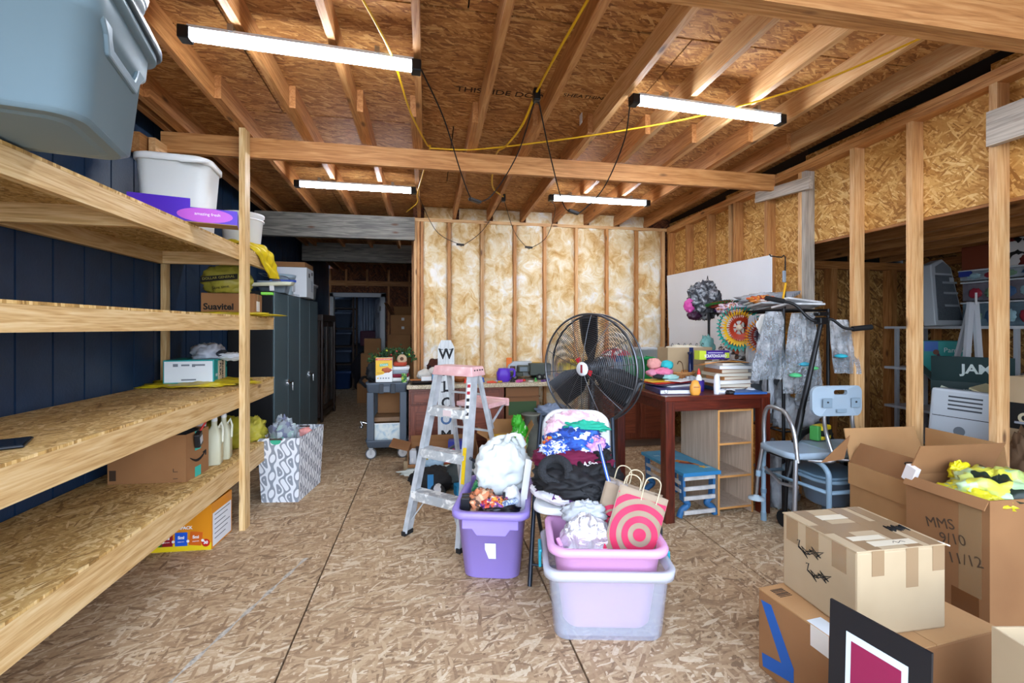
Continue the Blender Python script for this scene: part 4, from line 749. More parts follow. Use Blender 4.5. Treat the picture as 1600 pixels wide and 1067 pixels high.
# yellow digger, toy truck, orange arch
t = thing('toy_truck', 'dark olive toy truck with grey cab on the worktop', 'toy', (1.17, 5.26, TZ), -3)
obj('cargo_box', B().box(.02, .27, -.07, .07, .05, .19), P('#3e463e', .5), t, .01); obj('bonnet', B().box(-.22, -.06, -.06, .06, .04, .09), P('#363c30', .5), t, .012); cab = obj('cab', B().box(-.12, .02, -.065, .065, .09, .165), P('#3e463e', .5), t, .012); obj('window', B().box(-.10, -.01, -.068, -.0655, .10, .15), P('#6f7d86', .1), cab)
for x in (-.16, .13, .2):
    for y in (-.065, .065): w_ = obj('wheel', B().tube([(x, y-.015, .035), (x, y+.015, .035)], .036, 16), P('#121212', .7), t); obj('hub', B().tube([(x, y-.018*(1 if y < 0 else -1), .035), (x, y, .035)], .016, 10), P('#7d7d70', .5), w_)
t = thing('toy_bus', 'silver toy van with yellow rear behind the olive truck', 'toy', (1.16, 5.40, TZ), 0); obj('shell', B().box(-.21, .10, -.05, .05, .03, .15), P('#a9b0b3', .35), t, .01); obj('roof', B().prism([(-.21, .15), (.10, .15), (.08, .205), (-.14, .205)], -.05, .05).xf(Matrix.Rotation(R(90), 4, 'X')), P('#b4bbbe', .35), t, .006); obj('rear', B().box(.10, .20, -.05, .05, .03, .19), P('#e0b31c', .4), t, .012)
for x in (-.15, -.05, .04): obj('window', B().box(x-.035, x+.03, -.0525, -.05, .10, .15), P('#5a3d30', .2), t)
for x in (-.13, .12): obj('wheel', B().tube([(x, -.055, .03), (x, .055, .03)], .03, 14), P('#141414', .7), t)
t = thing('toy_arch', 'orange toy panel standing behind the purple jug', 'toy', (.97, 5.40, TZ)); obj('panel', B().box(-.03, .04, -.01, .01, 0, .25), P('#e2721a', .4), t, .01); obj('white_trim', B().box(-.005, .06, -.014, -.01, .0, .17), P('#e6e2da', .4), t, .004)
YD = P('#dfc31a', .4)
t = thing('toy_digger', 'yellow toy digger on the worktop left of the fan', 'toy', (1.62, 5.25, TZ), 10); obj('cab', B().box(-.07, .05, -.05, .05, .06, .19), YD, t, .012); obj('chassis', B().box(-.09, .09, -.055, .055, .03, .065), P('#1b1b1d', .6), t, .006); obj('boom', B().tube([(.03, 0, .14), (.13, 0, .22), (.22, 0, .12)], .02, 8), YD, t); obj('bucket', B().box(.18, .26, -.04, .04, .05, .11), YD, t, .012)
for x in (-.06, .05): obj('wheel', B().tube([(x, -.062, .035), (x, .062, .035)], .036, 16), P('#c23a1e', .5), t)
t = thing('toy_loader', 'large yellow toy loader seen through the fan', 'toy', (1.80, 5.33, TZ), -20); obj('cab', B().box(-.08, .06, -.06, .06, .08, .22), YD, t, .015); obj('body', B().box(-.14, .12, -.06, .06, .04, .12), YD, t, .012); obj('shovel', B().tube([(-.1, 0, .1), (-.2, 0, .05)], [.02, .05], 8), P('#c9ae1a', .4), t)
for x in (-.09, .08): obj('wheel', B().tube([(x, -.075, .045), (x, .075, .045)], .046, 16), P('#161616', .7), t)
sol('clear_box', 'clear lidded box of pieces seen through the fan', 'box', B().box(-.12, .12, -.09, .09, 0, .14), P('#b9c6cf', .2, trans=.4), 1.98, 5.20, bevel=.01)
for i, (x, z, c, l) in enumerate(((2.25, 0, '#c9ccd2', 'pale grey bin at the bottom of the colourful toy heap'), (2.20, .10, '#e09a1e', 'amber toy tub in the colourful toy heap'), (2.34, .10, '#7f90a8', 'slate toy tub in the colourful toy heap'), (2.22, .19, '#cf2a2a', 'red toy tub high in the colourful toy heap'), (2.33, .19, '#2c5fb0', 'blue toy tub high in the colourful toy heap'), (2.43, .19, '#c9c53a', 'lime toy tub high in the colourful toy heap'))):
    sol('toy_tub', l, 'tub', B().rrings([(.05, .06, .015, 0), (.06, .07, .02, .085), (.055, .065, .02, .085), (.045, .055, .02, .01)] if i else [(.16, .1, .02, 0), (.18, .12, .03, .095), (.17, .11, .03, .095), (.15, .09, .02, .02)], 4), P(c, .4), x, 5.30, TZ+z, 5*i, 'tubs of the colourful toy heap', 0)
t = thing('toy_umbrella', 'red and white ribbed toy canopy on the toy heap', 'toy', (2.30, 5.30, TZ+.276)); obj('canopy', B().lathe([(.19, 0), (.15, .04), (.06, .07), (.002, .08)], 10, smooth=False), CELLS('canopy_print', ['#c8202a', '#d9404a', '#e6dede', '#c8202a'], 14, .5), t); obj('tip', B().lathe([(.008, .08), (.008, .1)], 8), WHITE, t)
t = thing('green_crate', 'bright green plastic crate at the right end of the worktop', 'crate', (2.52, 5.15, TZ)); tote(t, .16, .14, .26, P('#1fa35a', .4), .01, .9, .03)
t = thing('white_crate', 'white plastic crate behind the green crate', 'crate', (2.72, 5.36, TZ)); tote(t, .14, .11, .36, P('#d6d9dc', .4), .01, .9, .03)
# ================================================= UNDER THE WORKTOP
t = thing('green_front_chest', 'small wooden chest with green front under the worktop', 'chest', (1.06, 5.14, .36)); obj('case', B().box(-.19, .19, -.12, .25, 0, .37), P('#8a5c34', .6), t, .004); obj('green_panel', B().box(-.16, .16, -.126, -.12, .06, .21), P('#3f5a34', .6), t); obj('lid', B().box(-.2, .2, -.135, .255, .255, .27), P('#7a4f2c', .6), t)
t = thing('side_stool', 'dark wooden stool under the small chest', 'stool', (1.06, 5.16, 0)); obj('seat', B().box(-.22, .22, -.16, .2, .31, .355), CH, t, .006)
for x in (-.19, .19):
    for y in (-.13, .17): obj('leg', B().box(x-.02, x+.02, y-.02, y+.02, 0, .31), CH, t)
t = thing('stone_vase', 'grey green ribbed vase below the worktop', 'vase', (1.12, 4.86, 0)); obj('body', B().lathe([(.06, 0), (.09, .05), (.11, .2), (.075, .36), (.07, .42), (.10, .45), (.095, .46), (.06, .42)], 20), P('#6f7268', .6, var=.3, vs_=12), t); obj('rim', B().lathe([(.10, .448), (.108, .455), (.10, .464)], 20, caps=False), P('#85887c', .6), t)
GBG = P('#7f8c98', .35, var=.3, vs_=8, bump=.6, bs=12)
t = thing('carrier_bag', 'bulging grey carrier bag under the worktop behind the chair', 'bag', (1.42, 5.0, 0)); obj('body', B().blob((0, 0, .24), (.20, .17, .27), 41, .2, 2.2, .45, .8, 48, 30), GBG, t); obj('blue_handles', B().blob((-.05, -.06, .47), (.15, .09, .07), 42, .4, 3, .7), P('#8494ac', .35, bump=.6, bs=14), t)
cloth_bag('clear_bag', 'clear bag slumped below the grey carrier bag', 'bag', (1.38, 4.72, 0), (.15, .12, .16), P('#a8a6a0', .25, var=.3, bump=.6, bs=14, trans=.2), 43, .25, 2.4, .5, .75)
open_carton('open_carton', 'tan open carton beyond the ladder under the worktop', (.82, 4.72, .11), -8, .40, .30, .16, CARD, [('n', .15, -12), ('e', .16, 30), ('w', .12, 60), ('s', .04, 160)])
carton('carton', 'brown carton supporting the open tan carton', (.82, 4.74, 0), -4, .42, .34, .105, CARD_D)
t = thing('yellow_pack', 'yellow and grey pack standing in the open carton', 'packet', (.76, 4.70, .118)); obj('lower', B().box(-.11, .11, -.05, .05, 0, .09), P('#b9b4a6', .5), t); obj('upper', B().box(-.11, .11, -.05, .05, .09, .16), P('#e0b21a', .4), t)
t = thing('gift_bag', 'bright green bag with white print in the open carton', 'bag', (.95, 4.64, .118), 8); obj('body', B().blob((0, 0, .14), (.09, .07, .16), 51, .2, 2.6, .35, .8, 40, 24), CELLS('green_bag_print', ['#3fbf2f', '#3fbf2f', '#d7f0d0', '#49c838', '#2fa524'], 42, .35, (1, 1, .5), .4), t); obj('top_tuft', B().blob((-.03, 0, .30), (.05, .04, .07), 52, .4, 3, .6), P('#4fce3c', .35), t)
# low open carton with toys behind the ladder
open_carton('open_carton', 'low open carton of toys behind the step ladder', (.16, 4.52, .085), -3, .66, .34, .16, CARD_D, [('n', .07, -10), ('w', .18, 75)], front=.03)
t = thing('low_bench', 'low white topped bench carrying the carton of toys', 'bench', (.22, 4.52, 0)); obj('top', B().box(-.40, .40, -.20, .20, .04, .08), P('#c9cfc8', .7, var=.2), t, .01)
for x in (-.36, .36): obj('leg', B().box(x-.02, x+.02, -.18, .18, 0, .04), P('#6a5a48', .7), t)
for i, (x, y, z, w, d, h, c, l) in enumerate(((-.02, 4.46, .092, .16, .1, .16, '#1d1c22', 'black toy box with yellow label in the toy carton'), (.20, 4.46, .092, .14, .12, .12, '#c9343a', 'red toy box in the toy carton'), (.36, 4.46, .092, .12, .1, .11, '#b9c0c8', 'pale grey toy box in the toy carton'), (.30, 4.56, .092, .18, .1, .19, '#27328a', 'blue toy box at the back of the toy carton'), (-.12, 4.50, .092, .07, .1, .13, '#d5d8da', 'white toy box at the left of the toy carton'))):
    t = thing('toy_box', l, 'box', (x, y, z), 8-5*i, 'boxes in the toy carton'); obj('case', B().box(-w/2, w/2, -d/2, d/2, 0, h), P(c, .4), t, .004); obj('label', B().box(-w/2+.02, w/2-.03, -d/2-.001, -d/2, .02, .06), P('#e8c21c' if i == 0 else '#e8e8e4', .4), t)
# dark bags and blue straps under the bench
for i, (x, y, rx, rz_, c, l) in enumerate(((.05, 4.02, .20, .11, '#131416', 'black sports bag on the floor behind the ladder'), (.32, 4.05, .17, .13, '#3a4444', 'dark grey sports bag on the floor behind the ladder'), (.50, 4.1, .14, .11, '#1b1c20', 'small black bag nearest the open carton'))):
    t = thing('sports_bag', l, 'bag', (x, y, 0), 0); obj('body', B().blob((0, 0, rz_*.75), (rx, .16, rz_), 60+i, .15, 2, .25, .75), P(c, .7, bump=.3), t)
    obj('strap', B().bar((-.02, -.17, .02), (-.02, -.15, .17), .05, .012) if i == 0 else B().tube([(-.1, -.12, .12), (0, -.14, .17), (.1, -.12, .12)], .01, 6), P('#1c7fb8' if i == 0 else '#2a2c30', .5), t)
sol('cyan_case', 'bright blue case at the foot of the sports bags', 'case', B().box(-.07, .07, -.05, .05, 0, .09), P('#1f86b8', .5), .30, 3.83, 0.001, 12); sol('white_card', 'white card leaning on the bright blue case', 'card', B().box(-.04, .05, -.006, .006, 0, .11), WHITE, .40, 3.80, .001, -8)
sol('striped_shoe', 'black white striped shoe on the floor behind the ladder', 'shoe', B().blob((0, 0, .045), (.06, .13, .06), 71, .1, 2, 0, .7), CELLS('shoe_stripe', ['#16171a', '#d9dcdf', '#16171a', '#2a2c30'], 18, .5, (1, .3, 1)), .09, 3.80, .001, 10, None, 0)
cloth_bag('white_cloth', 'white cloth laid along the low bench edge', 'cloth', (.18, 4.29, .03), (.40, .05, .05), P('#c6cbc2', .85, bump=.4, bs=14), 72, .3, 2, .4, .6)
solo('green_packet', 'green and white sweets packet on the bench end', 'packet', B().obox((0, 0, .03), (.2, .1, .06), (0, 0, .1)), CELLS('sweets_print', ['#3a9a4a', '#e3e8e0', '#3a9a4a', '#c9d8c0'], 24, .35), (.56, 4.34, .085), bevel=.012)
sol('blue_wipes', 'pale blue paper wipes tuft on the bench', 'cloth', B().blob((0, 0, .03), (.09, .05, .05), 73, .4, 3, .6, .6), P('#a9c4d6', .8), .06, 4.335, .085, 0, None, 0)
carton('carton', 'pale tan carton flap lying at the left cabinet foot', (-.06, 4.62, 0), -4, .30, .3, .12, CARD_L)
# ================================================= STEP LADDER
AL = MOTTLE('worn_aluminium', [(.3, '#9ea3a6'), (.7, '#c3c7ca')], 14, 4, 0, .32, .1); ALP = MOTTLE('paint_splashed_aluminium', [(.42, '#a7abac'), (.52, '#b3b6b5'), (.60, '#e9e9e4')], 16, 6, 1., .4, .1)
PINK = MOTTLE('faded_pink_plastic', [(.3, '#d8a4a4'), (.6, '#e3b8b6'), (.8, '#efd6d2')], 18, 5, 0, .5, .1)
t = thing('step_ladder', 'paint splashed aluminium step ladder with faded pink top', 'ladder', (.13, 3.115, 0), -41.5)
# local x along the steps, local -y is the climbing side
HT = 1.12
def rail(s, z): return Vector((s*(.232-.082*z/HT), -.135+.245*z/HT, z))
def rrail(s, z): return Vector((s*(.205-.075*z/HT), .47-.29*z/HT, z))
for s in (-1, 1):
    r_ = obj('front_rail', B().bar(rail(s, 0.02), rail(s, HT), .022, .075, (0, 1, .2)).bar(rail(s, .02)+Vector((-s*.012, -.035, 0)), rail(s, HT)+Vector((-s*.012, -.035, 0)), .03, .006, (0, 1, .2)), AL, t)
    obj('foot', B().obox(rail(s, .014), (.034, .085, .03)), P('#1a1a1b', .7), t, .004)
    obj('rear_leg', B().bar(rrail(s, 0.0), rrail(s, HT), .022, .03, (0, 1, .2)), AL, t)
    obj('knee_brace', B().bar(rail(s, .10)+Vector((-s*.02, 0, 0)), Vector((s*.08, -.135+.245*.29/HT, .285)), .018, .006), AL, t)
    obj('spreader', B().tube([rail(s, .55)+Vector((s*.02, 0, 0)), (s*.21, .12, .46), rrail(s, .5)+Vector((s*.02, 0, 0))], .011, 6), P('#6a6c70', .4, .8), t)
for z in (.285, .565, .845):
    a, b_ = rail(-1, z), rail(1, z); obj('step', B().box(a.x, b_.x, a.y-.045, a.y+.045, z-.006, z+.006).box(a.x, b_.x, a.y-.048, a.y-.043, z-.055, z+.004), ALP, t, .002)
for z in (.32, .66, .93): a, b_ = rrail(-1, z), rrail(1, z); obj('rear_bar', B().bar(a, b_, .02, .012), AL, t)
obj('top_cap', B().rrings([(.174, .08, .01, HT-.05, 0, .135), (.176, .082, .01, HT-.046, 0, .135), (.164, .073, .01, HT+.008, 0, .135), (.16, .07, .01, HT+.013, 0, .135)], 4), PINK, t)
for k in range(4): obj('bolt', B().lathe([(.0, 0), (.006, 0), (.005, .003)], 8).xf(Matrix.Translation((.171, .09+.03*k, HT-.01)) @ Matrix.Rotation(R(82), 4, 'Y')), P('#3a3a3c', .4, 1), t)
obj('bucket_shelf', B().box(-.15, .15, .30, .56, .815, .85).box(-.155, .155, .555, .57, .80, .86), PINK, t, .008)
for s in (-1, 1): obj('shelf_strut', B().bar((s*.13, .32, .815), (s*.13, .38, .66), .012, .012).bar((s*.13, .52, .815), (s*.13, .36, .70), .012, .012), AL, t)
fr = rail(1, 0); dv = (rail(1, 1)-rail(1, 0)).normalized()
for z0_, z1_, c in ((.80, 1.03, '#e6e6e4'), (.40, .62, '#e0bb1c')):
    obj('safety_label', B().bar(rail(1, z0_)+Vector((.0, -.0415, 0)), rail(1, z1_)+Vector((.0, -.0415, 0)), .028, .002, (0, 1, .2)), P(c, .4), t)
for k in range(5): obj('warning_mark', B().bar(rail(1, .82+.045*k)+Vector((0, -.0432, 0)), rail(1, .84+.045*k)+Vector((0, -.0432, 0)), .024, .002, (0, 1, .2)), P('#b5303a' if k > 2 else '#2a2a2c', .5), t)
obj('step_label', B().box(-.03, .04, -.0025, -.0005, -.045, -.005), P('#d6c3c0', .5), t, loc=(0, rail(0, .845).y-.048, .845))
# ================================================= DRUM FAN
FK = P('#66686c', .28, .85); FW = P('#6a6c6f', .3, .9)
t = thing('drum_fan', 'big black wire guarded pedestal fan before the worktop', 'fan', (1.165, 3.12, 0))
D_ = Vector((-1.13, -3.13, 0)).normalized(); right = Vector((.983, -.184, 0)); nrm = (D_*math.cos(R(38))-right*math.sin(R(38))).normalized()
Mf = Matrix.Translation((0, 0, 1.11)) @ Matrix((( -nrm.y, 0, nrm.x, 0), (nrm.x, 0, nrm.y, 0), (0, 1, 0, 0), (0, 0, 0, 1)))   # local z = facing, y = up
RF = .388
def guard(sgn, hub_r, bow):
    b = B(); n = 25
    prof = lambda r: sgn*(.045+bow*(1-(r/RF)**2.2))
    for k in range(n):
        r = hub_r+(RF-hub_r)*(k+.5)/n; b.tube([(r*math.cos(a), r*math.sin(a), prof(r)) for a in [2*math.pi*i/56 for i in range(56)]], .0022, 4, True)
    return b, prof
b, prof = guard(1, .05, .065); obj('front_guard', b.xf(Mf), FK, t)
b2 = B()
for k in range(14):
    a = 2*math.pi*(k+.3)/14; b2.tube([((.045+(RF-.045)*i/8)*math.cos(a), (.045+(RF-.045)*i/8)*math.sin(a), prof(.045+(RF-.045)*i/8)+.003) for i in range(9)], .0025, 5)
obj('guard_spokes', b2.xf(Mf), FW, t)
b, prof2 = guard(-1, .08, .05); obj('rear_guard', b.xf(Mf), FK, t)
obj('rim_band', B().tube([(RF*math.cos(a), RF*math.sin(a), .045) for a in [2*math.pi*i/64 for i in range(64)]], .008, 8, True).tube([(RF*math.cos(a), RF*math.sin(a), -.045) for a in [2*math.pi*i/64 for i in range(64)]], .007, 8, True).xf(Mf), FK, t)
for a0 in (95, 215, -25):
    def bl(u, v, a0=a0):
        r = .05+.33*v; w = .04+.07*min(1, v*2.2); x = (u-.5)*2*w; tw = R(32-12*v); return Vector((x*math.cos(tw), r, x*math.sin(tw)*.9-.004))
    q = B().grid(bl, 6, 10).xf(Mf @ Matrix.Rotation(R(a0-90), 4, 'Z')); o = obj('blade', q, P('#232528', .3, .3), t); k = o.modifiers.new('thickness', 'SOLIDIFY'); k.thickness = .004
obj('hub', B().lathe([(.05, -.06), (.062, -.05), (.062, .03), (.03, .05)], 20).xf(Mf), P('#3a3c3f', .35, .5), t)
obj('motor', B().lathe([(.04, -.22), (.075, -.20), (.08, -.1), (.06, -.06)], 20).xf(Mf), FK, t)
cap = obj('centre_badge', B().lathe([(.046, .108), (.05, .112), (.046, .119), (.0, .121)], 24).xf(Mf), P('#dfe2e4', .35), t); obj('badge_mark', B().box(-.008, .008, -.028, .03, .121, .1225).xf(Mf), P('#8a1f2c', .5), cap)
for a0 in (118, -20): obj('red_band', B().grid(lambda u, v: Vector(((.055+.03*v)*math.cos(R(a0+30*(u-.5))), (.055+.03*v)*math.sin(R(a0+30*(u-.5))), prof(.07)+.004)), 4, 1).xf(Mf), P('#b0202c', .5), t)
obj('pole', B().tube([(.06, .14, .02), (.06, .14, 1.08)], .022, 12), FK, t); obj('base', B().lathe([(.24, 0), (.24, .02), (.20, .035), (.03, .06)], 28, (.06, .14, 0)), FK, t); obj('yoke', B().bar((.06, .14, 1.08), Mf @ Vector((0, 0, -.15)), .05, .05), FK, t)
# ================================================= FOLDING CHAIR WITH CLOTHES
CW = P('#dfe1e0', .35); CSTL = P('#2a313a', .35, .5)
t = thing('folding_chair', 'white plastic folding chair heaped with clothes', 'chair', (.80, 2.42, 0), -22)
# local: faces -y, width along x
def chx(z): return .24-.30*(1-z/.88)            # y of the slanted uprights at height z
for s in (-1, 1):
    obj('front_leg', B().tube([(s*.225, -.13, .012), (s*.225, .06, .45), (s*.215, .24, .86)], .0125, 8), CSTL, t); obj('rear_leg', B().tube([(s*.20, .30, .012), (s*.20, -.05, .42)], .0115, 8), CSTL, t)
obj('front_stretcher', B().tube([(-.225, -.09, .11), (.225, -.09, .11)], .007, 6), CSTL, t); obj('rear_stretcher', B().tube([(-.2, .26, .06), (.2, .26, .06)], .007, 6), CSTL, t)
obj('seat', B().rrings([(.185, .185, .08, .425), (.205, .205, .09, .435), (.205, .205, .09, .455), (.19, .19, .09, .465)], 6), CW, t)
bk = obj('backrest', B().rrings([(.19, .15, .10, -.008), (.205, .165, .11, -.004), (.205, .165, .11, .006), (.195, .155, .10, .012)], 6).xf(Matrix.Translation((0, .215, .745)) @ Matrix.Rotation(R(66), 4, 'X')), CW, t)
CH0 = Matrix.Translation((.80, 2.42, 0)) @ Matrix.Rotation(R(-22), 4, 'Z')
def onch(x, y, z): p = CH0 @ Vector((x, y, z)); return (p.x, p.y, p.z)
def cl(name, label, cat, p, r, m, seed, amp=.18, fr=2.2, sharp=.35, rz=-22, rot=None):
    return solo(name, label, cat, B().blob((0, 0, 0), r, seed, amp, fr, sharp, None, 56, 32), m, onch(*p), rz, None, rot)
cl('floral_cushion', 'white cushion with pink and purple flowers on the chair seat', 'cushion', (-.01, -.03, .51), (.22, .19, .055), CELLS('floral_print', ['#e3e0e4', '#e8e6ea', '#dcd8e0', '#e6e2e8', '#d277b8', '#e8e6ea', '#5a2a6a', '#e4e2e6'], 26, .85), 1, .08, 2, .1)
cl('black_jacket', 'black fleece lined jacket draped across the chair seat', 'jacket', (.02, -.04, .575), (.225, .18, .095), P('#131316', .65, var=.3, vs_=20, bump=.5, bs=14), 2, .2, 2.2, .45)
t = thing('jacket_collar', 'charcoal fleece collar loop lying on the black jacket', 'collar', onch(-.085, -.14, .645), -22, rot=(R(60), R(12), R(-40)))
obj('fleece', B().tube([(.075*math.cos(a), .062*math.sin(a), .01*math.sin(2*a)) for a in [2*math.pi*i/28 for i in range(28)]], .024, 10, True), P('#2c2d30', .95, bump=.9, bs=120), t); obj('inside', B().lathe([(.0, -.012), (.065, -.008), (.06, 0)], 20, caps=False), P('#17181a', .9), t)
cl('jacket_sleeve', 'black jacket sleeve hanging over the front seat edge', 'sleeve', (.10, -.165, .53), (.09, .055, .075), P('#121214', .65, bump=.5, bs=14), 5, .25, 2.4, .4, rot=(0, R(28), R(-22)))
t = thing('maroon_sweater', 'maroon sweatshirt with white script folded under the jacket', 'sweater', onch(-.02, .06, .655), -22)
obj('fabric', B().blob((0, 0, 0), (.215, .13, .075), 3, .18, 2., .3, None, 56, 32), P('#6d1238', .85, bump=.3, bs=20), t); text(t, 'A.Spo', .032, (.115, -.138, .018), (R(62), R(-8), 0), P('#e6e2e4', .6), 'script_print', bold=.0006)
cl('blue_print_cloth', 'blue and white patterned cloth on the clothes heap', 'cloth', (.01, .10, .735), (.165, .09, .085), CELLS('blue_print', ['#1d3f92', '#2a5ab8', '#dfe6f2', '#173070', '#3a78c8', '#23489c'], 30, .8, (1, 1, 1.4)), 4, .3, 2.4, .4)
cl('blue_ribbons', 'blue and white striped cloth spilling at the left of the heap', 'cloth', (-.10, .01, .715), (.08, .05, .04), CELLS('ribbon_print', ['#2a4fb0', '#e6eaf2', '#3a6ad0', '#e8ecf4'], 50, .8), 6, .4, 3, .5)
cl('teal_cloth', 'teal cloth folded near the chair top', 'cloth', (.05, .15, .82), (.115, .05, .035), P('#26a88a', .8, bump=.4, bs=20), 7, .4, 2.6, .4)
cl('pink_scarf', 'pale pink mesh scarf heaped over the chair back', 'scarf', (-.01, .20, .825), (.150, .06, .075), CELLS('pink_mesh', ['#e6bccb', '#e9c9d4', '#dfb2c3', '#ecd6dd', '#e4bac8'], 22, .9, bump=.6), 8, .22, 2.2, .25)
cl('pink_scarf', 'end of the pale pink mesh scarf hanging down at left', 'scarf', (-.12, .13, .765), (.055, .05, .09), CELLS('pink_mesh_b', ['#e6bccb', '#e9c9d4', '#dfb2c3', '#ecd6dd', '#e4bac8'], 22, .9, bump=.6), 9, .25, 2.4, .25)
cl('lilac_cloth', 'lilac and pink cloth at the right of the clothes heap', 'cloth', (.115, .06, .735), (.055, .05, .055), CELLS('lilac_print', ['#c98fd0', '#d9b0dc', '#e8a0b8', '#a878c0'], 30, .8), 10, .35, 2.6, .4)
cl('orange_scrap', 'small orange and red cloth at the left of the heap', 'cloth', (-.135, .06, .735), (.04, .04, .035), CELLS('orange_print', ['#e0641e', '#c83a2a', '#e8a02a'], 40, .8), 11, .35, 2.6, .4)
cl('black_scrap', 'black cloth between maroon sweatshirt and lilac cloth', 'cloth', (.14, .06, .68), (.06, .07, .05), P('#121214', .8), 12, .3, 2.6, .3)
t = thing('lanyard', 'long blue and white lanyard hanging down over the jacket', 'lanyard', onch(.14, .0, .76)); M_ = CH0.to_3x3()
o_ = Vector(onch(.14, .0, .76)); pth = catmull([onch(.14, .0, .76), onch(.165, -.15, .70), onch(.20, -.22, .60), onch(.25, -.24, .50)]); N_ = len(pth)-1
k = obj('ribbon', B().grid(lambda u, v: pth[int(round(v*N_))]-o_+Vector((.016*(u-.5), 0, .004*(u-.5))), 2, N_), P('#2a5fc0', .5), t); k.modifiers.new('thickness', 'SOLIDIFY').thickness = .002
k = obj('stripe', B().grid(lambda u, v: pth[int(round(v*N_))]-o_+Vector((.005*(u-.5), -.002, .002)), 2, N_), P('#dfe6f2', .5), t); k.modifiers.new('thickness', 'SOLIDIFY').thickness = .001
# ================================================= PURPLE TOTE
PT = P('#9d8ad8', .38, var=.05, vs_=3)
t = thing('storage_tote', 'open lavender plastic tote stuffed with belongings, before the ladder', 'tote', (.415, 2.745, 0), -15)
tote(t, .195, .315, .40, PT, .022, .80, .06, .006, .035)
obj('front_ledge', B().prism([(-.10, .30), (-.075, .265), (.085, .265), (.11, .30), (.155, .30), (.155, .37), (-.155, .37), (-.155, .30)], 0, .016).xf(Matrix.Translation((0, -.287, 0)) @ Matrix.Rotation(R(90), 4, 'X')), PT, t, .006)
st = obj('label_sticker', B().prism([(-.03, .01), (-.01, -.045), (.03, -.045), (.03, .045), (-.03, .045)], 0, .001).xf(Matrix.Translation((.0, -.2795, .175)) @ Matrix.Rotation(R(98), 4, 'X')), P('#e2e4e8', .4), t, label='small white clipped corner sticker')
PTM = Matrix.Translation((.415, 2.745, 0)) @ Matrix.Rotation(R(-15), 4, 'Z')
def intote(x, y, z): p = PTM @ Vector((x, y, z)); return (p.x, p.y, p.z)
WBG = P('#dfe6e4', .35, var=.12, vs_=7, bump=.5, bs=10)
t = thing('carrier_bag', 'big full white carrier bag on the lavender tote', 'bag', intote(.03, .02, .54), -12)
obj('body', B().blob((0, 0, 0), (.165, .12, .17), 81, .2, 1.9, .24, .8, 60, 36), WBG, t)
obj('handle', B().tube(catmull([(.02, 0, .13), (.05, -.02, .20), (.10, -.02, .205), (.135, 0, .14)]), [.022]*9+[.012]*8+[.022]*8, 7), WBG, t); obj('handle', B().tube(catmull([(-.09, .03, .10), (-.03, .04, .17), (.06, .04, .175), (.11, .03, .12)]), .016, 7), WBG, t)
solo('white_board', 'white board standing upright at the right end of the tote', 'board', B().box(-.02, .02, -.006, .006, 0, .36), WHITE, intote(.155, -.12, .27), 0, rot=(R(-8), R(8), R(-15)), bevel=.003)
solo('white_packet', 'white bag end with black tab beside the board', 'packet', B().blob((0, 0, 0), (.055, .04, .07), 83, .2, 2, .3), P('#e4e5e4', .5), intote(.105, -.13, .41))
solo('camo_cloth', 'tan and brown patterned cloth in the tote', 'cloth', B().blob((0, 0, 0), (.085, .07, .075), 84, .35, 2.6, .5), CELLS('tan_print', ['#8a6248', '#b58a6a', '#5a3a2a', '#d3b08a', '#4a3028', '#c97a50'], 34, .7), intote(-.075, -.15, .39))
solo('orange_wrap', 'orange and purple food wrap lying in the tote', 'wrap', B().blob((0, 0, 0), (.085, .06, .035), 85, .35, 2.6, .5), CELLS('wrap_print', ['#d8702a', '#e8a03a', '#7a3a8a', '#c83a2a', '#e8c8a0', '#3a2a3a'], 44, .5), intote(.02, -.19, .40))
solo('black_shoes', 'shiny black shoes sunk in the front of the tote', 'shoes', B().blob((0, 0, 0), (.12, .055, .035), 86, .25, 2.4, .4), P('#0e0e11', .3), intote(.04, -.235, .375))
solo('denim_roll', 'pale blue striped cloth roll in the tote', 'cloth', B().lathe([(.004, -.08), (.018, -.07), (.022, 0), (.018, .07), (.004, .08)], 12).xf(Matrix.Rotation(R(75), 4, 'Y')), CELLS('denim_print', ['#8a9cb8', '#5a6a8a', '#c3cbd8'], 60, .8), intote(.075, -.21, .405))
for i, (x, y, h) in enumerate(((-.15, -.21, .10), (-.155, -.16, .09))): solo('black_case', ('upright black case with white print at the left tote corner', 'second upright black case behind the first')[i], 'case', B().box(-.025, .025, -.018, .018, -h, .03), P('#17181b', .35), intote(x, y, .41), -15+10*i, bevel=.004)
solo('green_packet', 'small green packet at the back left of the tote', 'packet', B().obox((0, 0, 0), (.05, .04, .07), (0, .4, 0)), CELLS('green_pack_print', ['#4aa05a', '#d8e0d4', '#2a7a4a'], 40, .4), intote(-.12, .02, .42), bevel=.005)
solo('paint_bottle', 'black spray bottle neck between the packets', 'bottle', B().lathe([(.016, -.1), (.016, .01), (.008, .03), (.008, .06)], 12), P('#15161a', .4), intote(.065, -.17, .40))
# ================================================= PINK TUB NESTED IN CLEAR TUB
CT = P('#d3d8e6', .22, alpha=.30); PK = P('#e0a6d2', .35)
CX_, CY_, CA = .84, 2.095, -12
t = thing('clear_tub', 'clear plastic tub with teal clips holding the pink tub', 'tub', (CX_, CY_, 0), CA)
obj('body', B().rrings([(.235, .175, .05, 0), (.245, .185, .055, .015), (.27, .205, .06, .285), (.27, .205, .06, .29), (.262, .198, .06, .29), (.236, .176, .05, .02)], 6, caps=False), CT, t)
obj('floor_pan', B().rrings([(.235, .175, .05, 0), (.235, .175, .05, .004)], 6), CT, t)
obj('rim', B().rrings([(.27, .205, .06, .285), (.292, .226, .07, .285), (.296, .23, .07, .325), (.288, .222, .07, .328), (.272, .207, .06, .328), (.264, .2, .06, .29)], 6, caps=False), P('#dde1ea', .25, alpha=.6), t)
TQ = P('#1f98a8', .35)
